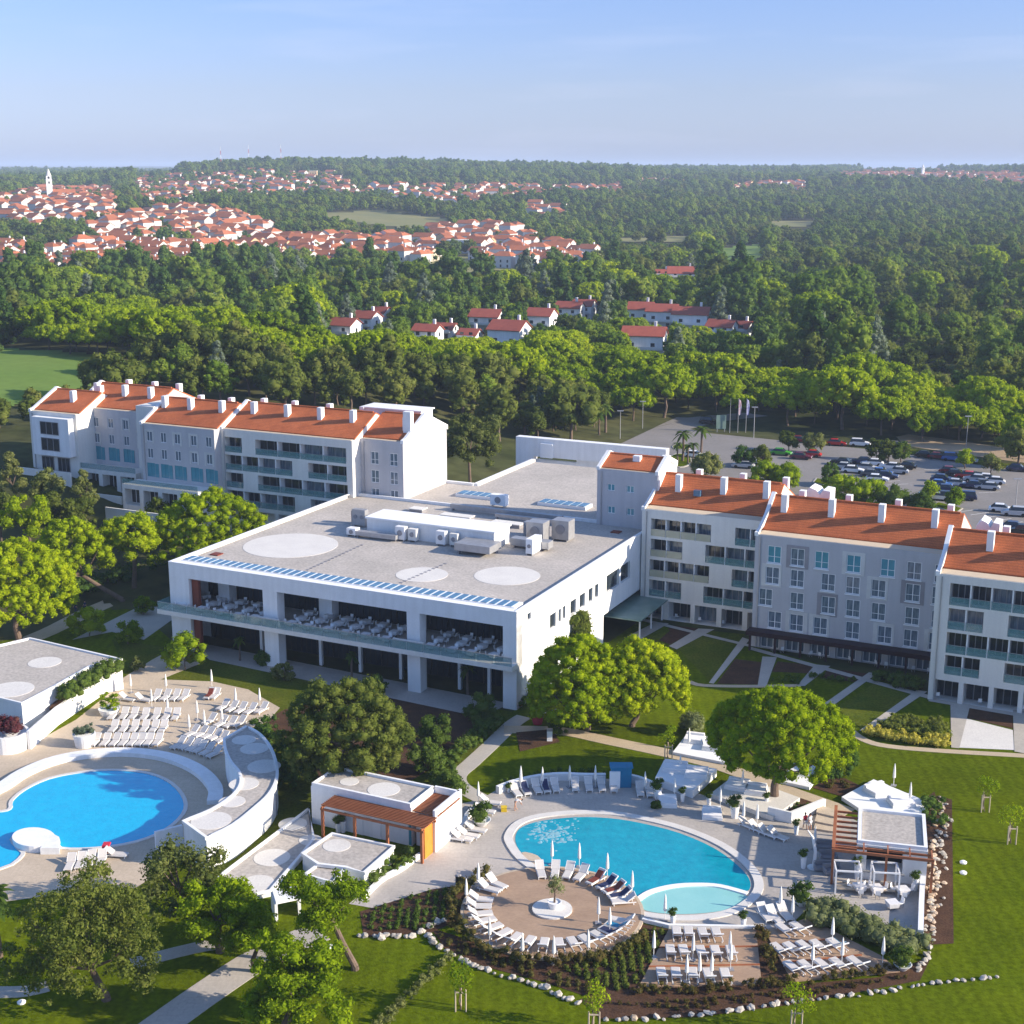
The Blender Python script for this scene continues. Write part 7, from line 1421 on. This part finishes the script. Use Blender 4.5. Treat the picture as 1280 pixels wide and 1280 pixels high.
rocks([(755, 1276), (800, 1275), (870, 1271), (930, 1263), (1000, 1253), (1070, 1245), (1130, 1236), (1180, 1228), (1250, 1222)], .62, .24, 'flat pale stone bordering the soil strip under the timber terraces', 'stones under the timber terraces', 3); rocks([(1172, 998), (1176, 1020), (1172, 1060), (1170, 1100), (1168, 1140), (1164, 1178)], .34, .24, 'rough limestone block on the stony slope beside the bar', 'blocks of the stony slope beside the bar', 4, .25, .4); rocks([(1166, 1050), (1166, 1100), (1164, 1160)], .42, .22, 'ochre limestone block at the inner edge of the stony slope', 'ochre blocks beside the bar', 5, 1.0, .2); rocks([(1162, 1182), (1158, 1200), (1148, 1218)], .42, .26, 'pale stone on the corner leading down from the stony slope', 'corner stones below the stony slope', 6)
# ------------------------------------------------------------------ dining balcony and bar furniture
TBL = MB(); TBL.box(-.5, .5, -.5, .5, .70, .76); TBL.hexa([(-.42, -.42, .3), (.42, -.42, .3), (.42, .42, .3), (-.42, .42, .3)], [(-.5, -.5, .698), (.5, -.5, .698), (.5, .5, .698), (-.5, .5, .698)])
TBLm = TBL.mesh('tablecloth', M['whitecloth']); q = MB(); q.tube((0, 0, 0), (0, 0, .299), .05); q.lathe([(.25, 0), (.25, .03)], n=10); TLEG = q.mesh('table_leg', M['greymetal'])
q = MB(); q.box(-.22, .22, -.22, .22, .42, .47); CS = q.mesh('chair_seat', M['plastic']); q = MB(); q.hexa([(-.22, .2, .472), (.22, .2, .472), (.22, .24, .472), (-.22, .24, .472)], [(-.21, .26, .9), (.21, .26, .9), (.21, .3, .9), (-.21, .3, .9)]); CB = q.mesh('chair_back', M['plastic']); q = MB(); q.box(-.02, .02, -.02, .02, 0, .419); CLG = q.mesh('chair_leg', M['steel'])
def table(x, y, z, rz, label, group): t = thing('dining_table', label, 'table', (x, y, z), rz, group); link('tablecloth', TBLm, t); link('leg', TLEG, t)
CHAIR = []
def chair(x, y, z, rz, label, group):
    if not CHAIR:
        t = thing('dining_chair', label, 'chair', (x, y, z), rz, group); link('seat', CS, t); link('backrest', CB, t)
        for a in (-.18, .18):
            for c in (-.18, .18): link('leg', CLG, t, (a, c, 0))
        CHAIR.append(t)
    else: dup(CHAIR[0], (x, y, z), rz, label, group)
SPOTS = [(u, v) for u in (-50.2, -47.2, -44.2, -41.2, -38.6, -33.0, -30.2, -27.4, -24.6, -21.8, -19.0, -12.6, -9.8, -7.0, -4.2) for v in (-.2, 2.2, 4.4)]
for i, (u, v) in enumerate(SPOTS):
    bay = 'left' if u < -37.4 else 'middle' if u < -16 else 'right'; side = 'along the railing' if v < 1 else 'in the second row' if v < 3.5 else 'by the glass front'
    u += RNG.uniform(-.2, .2); v += RNG.uniform(-.2, .2); x, y = XY(u, v)
    grp = f'tables {side} in the {bay} bay of the dining balcony'; table(x, y, 5.99, -PH + RNG.uniform(-.3, .3), f'clothed table {side} in the {bay} bay of the dining balcony', grp)
    for k, (du, dv, r) in enumerate(((.85, 0, -1.57), (-.85, 0, 1.57), (0, .85, 0), (0, -.85, 3.14))):
        if RNG.random() < .12: continue
        if dv < -.5 and v < 1: continue
        x, y = XY(u + du, v + dv); chair(x, y, 5.99, -PH + r + RNG.uniform(-.3, .3), f'white chair {side} in the {bay} bay of the dining balcony', f'chairs {side} in the {bay} bay of the dining balcony')
for nm, us, v in (('under the maroon canopy', (20.6, 21.8, 25.6, 27.0, 31.0, 34.4, 35.6, 39.0, 41.0), BY - .9), ('in the ground floor recesses beside the restaurant', (.6, 4.4, 7.8, 11.2, 14.6), AY + .7), ('in the ground floor recesses of the nearest hotel section', (43.4, 48.4, 49.8, 53.4), CY + .7)):
    for i, u in enumerate(us): x, y = XY(u, v); chair(x, y, .06, -PH + 3.14 + RNG.uniform(-.8, .8), f'{ORD[i]} white patio chair from left {nm}', 'patio chairs ' + nm)
def towel(x, y, z, rz, m, label):
    t = thing('towel', label, 'towel', (x, y, z), rz, 'towels left on sunbeds'); b = MB(); b.box(-.3, .3, -.85, .2, 0, .03); b.obj('cloth', M[m], t); b = MB(); b.hexa([(-.3, .2, .0), (.3, .2, .0), (.3, .8, .45), (-.3, .8, .45)], [(-.3, .17, .04), (.3, .17, .04), (.3, .77, .49), (-.3, .77, .49)]); b.obj('draped_end', M[m], t)
for a, m, lb in ((50, 'redwood', 'dull red towel on the fifth sunbed of the pool side arc'), (38, 'navycloth', 'dark towel on the sixth sunbed of the pool side arc'), (28, 'redwood', 'dull red towel on the seventh sunbed of the pool side arc'), (18, 'navycloth', 'dark towel on the eighth sunbed of the pool side arc'), (-32, 'bluepaint', 'blue towel on a sunbed of the lower right deck arc'), (-42, 'navycloth', 'dark towel on a sunbed of the lower right deck arc')):
    q = math.radians(a); towel(DX + 6.35 * math.cos(q), DY + 6.35 * math.sin(q), .64, q - math.pi / 2, m, lb)
for px, py, m, rz, lb in ((657, 991, 'navycloth', .3, 'dark towel on the second sunbed of the shaded row'), (682, 988, 'navycloth', .15, 'dark towel on the fourth sunbed of the shaded row'), (262, 872, 'redwood', -.2, 'dull red towel on the sunbed under the parasol inside the round wall'), (1046, 1185, 'bluepaint', 3.6, 'blue towel at the right end of the middle row on the slanting terrace'), (992, 1190, 'navycloth', 3.6, 'dark towel in the middle row on the slanting terrace')):
    x, y = g(px, py); towel(x, y, .46, rz, m, lb)
for i, (px, py, lb) in enumerate([(1074, 1116, 'white bar table left of the middle post before the bar'), (1095, 1118, 'white bar table in the middle before the bar'), (1128, 1120, 'white bar table on the right before the bar'), (1115, 1137, 'small white table nearest the grey green hedge')]):
    x, y = g(px, py); table(x, y, .035, .2, lb, 'tables before the pool bar')
    for k in range(3 if i < 3 else 1): a = .4 + 2.1 * k; chair(x + .85 * math.cos(a), y + .85 * math.sin(a), .035, a - 1.57, 'white chair at the ' + lb.replace(' before the bar', '').replace('white bar table', 'bar table').replace('nearest the grey green hedge', 'by the hedge'), 'chairs at the ' + lb)
for px, py, lb in [(1058, 1112, 'white cube frame gazebo with open sides, left of the bar tables'), (1105, 1114, 'white cube frame gazebo with open sides, right of the bar tables')]:
    x, y = g(px, py); t = thing('gazebo_frame', lb, 'gazebo', (x, y, .035), -.12)
    for a in (-1.1, 1.1):
        for c in (-1.0, 1.0): b = MB(); b.box(a - .07, a + .07, c - .07, c + .07, 0, 2.2); b.obj('post', M['plastic'], t)
    b = MB(); b.strip([(-1.1, -1), (1.1, -1), (1.1, 1), (-1.1, 1)], .16, 2.203, 2.34, True); b.obj('top_frame', M['plastic'], t)
    for k in range(3): b = MB(); b.box(-.95, .95, -.7 + .6 * k, -.35 + .6 * k, .3, .42); b.obj('bench_slat', M['paving_sand'], t)
def lounge_set(px, py, label):
    x, y = g(px, py); t = thing('lounge_sofa', label, 'sofa', (x, y, .035), RNG.uniform(-.3, .3), 'dark lounge seats under the bar pergola'); b = MB(); b.box(-.8, .8, -.4, .4, .1, .42); b.obj('seat', M['greymetal'], t); b = MB(); b.box(-.8, .8, .25, .42, .423, .85); b.obj('backrest', M['greymetal'], t)
    for a in (-.8, .68): b = MB(); b.box(a, a + .12, -.4, .247, .423, .62); b.obj('armrest', M['greymetal'], t)
for i, (px, py) in enumerate([(1030, 1062), (1035, 1075), (1028, 1088), (1040, 1092)]): lounge_set(px, py, f'{ORD[i]} dark lounge sofa from the back beside the bar pergola')
x, y = g(1037, 1140); t = thing('storage_box', 'small orange wooden box on the paving beside the white pot', 'box', (x, y, .035)); b = MB(); b.box(-.3, .3, -.3, .3, 0, .5); b.obj('body', M['orangewood'], t); b = MB(); b.box(-.32, .32, -.32, .32, .503, .55); b.obj('lid', M['timber'], t)
x, y = g(630, 1014); t = thing('storage_box', 'yellow plastic box at the foot of the sunbeds by the pool corner', 'box', (x, y, .035)); b = MB(); b.box(-.28, .28, -.28, .28, 0, .42); b.obj('body', M['yellow'], t); b = MB(); b.box(-.3, .3, -.3, .3, .423, .47); b.obj('lid', M['yellow'], t)
x, y = g(672, 905); t = thing('slide_chute', 'red rounded play object on the lawn beside the restaurant corner', 'play object', (x, y, .02)); b = MB(); b.lathe([(.5, 0), (.62, .4), (.6, 1.2), (.4, 1.6), (.1, 1.7)], n=16); b.obj('body', M['redcloth'], t); b = MB(); b.tube((.4, 0, 1.2), (2.2, .6, 1.6), .05); b.obj('pole', M['white2'], t)
x, y = g(687, 926); t = thing('rubbish_bin', 'white waste bin pair where the paths meet', 'bin', (x, y, .05)); b = MB(); b.box(-.3, .3, -.3, .3, 0, 1.2); b.obj('body', M['plastic'], t); b = MB(); b.box(-.33, .33, -.33, .33, 1.203, 1.35); b.obj('lid', M['greymetal'], t)
x, y = g(573, 1106); t = thing('rubbish_bin', 'black waste bin at the top of the mulch bed', 'bin', (x, y, .035)); b = MB(); b.lathe([(.25, 0), (.28, .9)], n=12); b.obj('body', M['black'], t); b = MB(); b.lathe([(.29, .903), (.2, 1.0)], n=12); b.obj('lid', M['greymetal'], t)
for i, (px, py) in enumerate([(1204, 1079), (1204, 1092), (27, 1254), (413, 1185)]):
    x, y = g(px, py); t = thing('garden_light', ['upper white ground light on the right lawn', 'lower white ground light on the right lawn', 'white ground light under the loose grey green tree', 'white ground light on the lower lawn by the leaning pine'][i], 'garden light', (x, y, .02)); b = MB(); b.lathe([(.32, 0), (.34, .12), (.2, .22)], n=12); b.obj('housing', M['plastic'], t); b = MB(); b.lathe([(.18, .223), (.1, .25)], n=12); b.obj('lens', M['white2'], t)
b = MB(); t = thing('outdoor_shower', 'curved white outdoor shower sail beside the stone steps', 'shower', (*g(1017, 1085), .035)); b.chain([(0, 0, 0), (.1, 0, 1.6), (-.2, .1, 3.0), (-.7, .2, 3.7)], [.18, .16, .12, .04], 8); b.obj('post', M['plastic'], t); b = MB(); b.lathe([(.6, 0), (.6, .08)], n=16); b.obj('base', M['white'], t)
# ------------------------------------------------------------------ people
def person(x, y, z, rz, label, joints, rad, top, bottom, hair=True, sc=1.0):
    """One continuous body grown over a skeleton; shirt, trousers and hair are its children."""
    t = thing('person', label, 'person', (x, y, z), rz); t.scale = (sc,) * 3
    ed = [('pel', 'waist'), ('waist', 'chest'), ('chest', 'neck'), ('neck', 'head'), ('head', 'crown')]
    for s in 'lr': ed += [('chest', 'sh' + s), ('sh' + s, 'el' + s), ('el' + s, 'wr' + s), ('wr' + s, 'ha' + s), ('pel', 'hip' + s), ('hip' + s, 'kn' + s), ('kn' + s, 'an' + s), ('an' + s, 'to' + s)]
    def skin(name, keys, m, grow=1.0, parent=None):
        me = bpy.data.meshes.new(name); ks = [k for k in joints if any(k in e for e in keys)]; me.from_pydata([joints[k] for k in ks], [(ks.index(a), ks.index(c)) for a, c in keys], []); me.materials.append(m)
        o = link(name, me, parent); md = o.modifiers.new('skin', 'SKIN'); md.use_smooth_shade = True; sv = me.skin_vertices[0].data
        for i, k in enumerate(ks): r = rad[k if k in rad else k[:-1]] * grow; sv[i].radius = (r, r); sv[i].use_root = (i == 0)
        o.modifiers.new('smooth', 'SUBSURF').levels = 1; o.modifiers['smooth'].render_levels = 1; return o
    body = skin('body', ed, M['skin'], 1.0, t)
    if top: skin('shirt', [('pel', 'waist'), ('waist', 'chest'), ('chest', 'shl'), ('chest', 'shr'), ('shl', 'ell'), ('shr', 'elr')], M[top], 1.22, t)
    if bottom: skin('trousers', [('pel', 'hipl'), ('pel', 'hipr'), ('hipl', 'knl'), ('hipr', 'knr')] + ([('knl', 'anl'), ('knr', 'anr')] if bottom == 'navycloth' else []), M[bottom], 1.22, t)
    if hair: b = MB(); c = joints['crown']; b.lathe([(.05, -.10), (.105, -.03), (.10, .05), (.04, .10)], c, 10); b.obj('hair', M['hair'], t)
RAD = {'pel': .135, 'waist': .12, 'chest': .145, 'neck': .055, 'head': .095, 'crown': .085, 'sh': .062, 'el': .045, 'wr': .033, 'ha': .035, 'hip': .095, 'kn': .062, 'an': .045, 'to': .04}
def stand(lean=0.0, arm=.1, stride=.16):
    J = {'pel': (0, 0, .93), 'waist': (0, lean * .2, 1.12), 'chest': (0, lean * .45, 1.34), 'neck': (0, lean * .62, 1.50), 'head': (0, lean * .72, 1.62), 'crown': (0, lean * .76, 1.70)}
    for s, k in (('l', -1), ('r', 1)):
        J.update({'sh' + s: (k * .19, lean * .5, 1.42), 'el' + s: (k * .25, lean * .5 + k * arm, 1.14), 'wr' + s: (k * .26, lean * .55 + k * arm * 2 + .05, .90), 'ha' + s: (k * .26, lean * .6 + k * arm * 2.2 + .06, .80), 'hip' + s: (k * .10, 0, .88), 'kn' + s: (k * .11, -k * stride * .6, .49), 'an' + s: (k * .11, -k * stride, .07), 'to' + s: (k * .12, -k * stride + .17, .04)})
    return J
def bent():
    J = stand(0, .02, .15)
    J.update({'waist': (0, .16, 1.05), 'chest': (0, .40, 1.10), 'neck': (0, .56, 1.10), 'head': (0, .66, 1.06), 'crown': (0, .72, 1.02)})
    for s, k in (('l', -1), ('r', 1)): J.update({'sh' + s: (k * .18, .45, 1.08), 'el' + s: (k * .2, .55, .80), 'wr' + s: (k * .16, .66, .55), 'ha' + s: (k * .14, .70, .46)})
    return J
x, y = g(644, 1013); person(x, y, .035, -1.2, 'person in white bending forward at the pool corner', bent(), RAD, 'whitecloth', None)
x, y = g(95, 767); person(x, y, .035, 2.2, 'person in dark clothes walking on the shaded path, left of two', stand(.05), RAD, 'navycloth', 'navycloth'); x, y = g(107, 765); person(x, y, .035, 2.2, 'person in dark clothes walking on the shaded path, right of two', stand(.04, .08, -.14), RAD, 'navycloth', 'navycloth')
x, y = g(1006, 1037); person(x, y, .035, .4, 'person with bare arms in a red top by the stone steps', stand(.02), RAD, 'redcloth', 'whitecloth'); x, y = g(1012, 1038); person(x, y, .035, .7, 'person in white standing right of the red top by the stone steps', stand(.0, .05, .08), RAD, 'whitecloth', 'whitecloth')
# stone steps and white bollards
for i, q in enumerate([[(1022, 1012), (1046, 1020), (1044, 1028), (1020, 1022)], [(1021, 1022), (1044, 1028), (1042, 1036), (1018, 1031)], [(1019, 1031), (1042, 1036), (1041, 1042), (1017, 1038)]]): b = MB(); b.prism(G(q), 0, .6 - .18 * i); tag(b.obj('stone_step', M['paving_sand']), kind='structure')
# ------------------------------------------------------------------ haze
hm = bpy.data.materials.new('haze'); hm.use_nodes = True; N_ = hm.node_tree.nodes; N_.clear(); ho = N_.new('ShaderNodeOutputMaterial'); hp = N_.new('ShaderNodeVolumePrincipled')
hp.inputs['Color'].default_value = (0.62, 0.76, 1.0, 1); hp.inputs['Density'].default_value = HAZE; hm.node_tree.links.new(hp.outputs[0], ho.inputs['Volume'])
b = MB(); b.box(-14000, 14000, -60, 17500, -9, 119); tag(b.obj('haze', hm), kind='stuff')
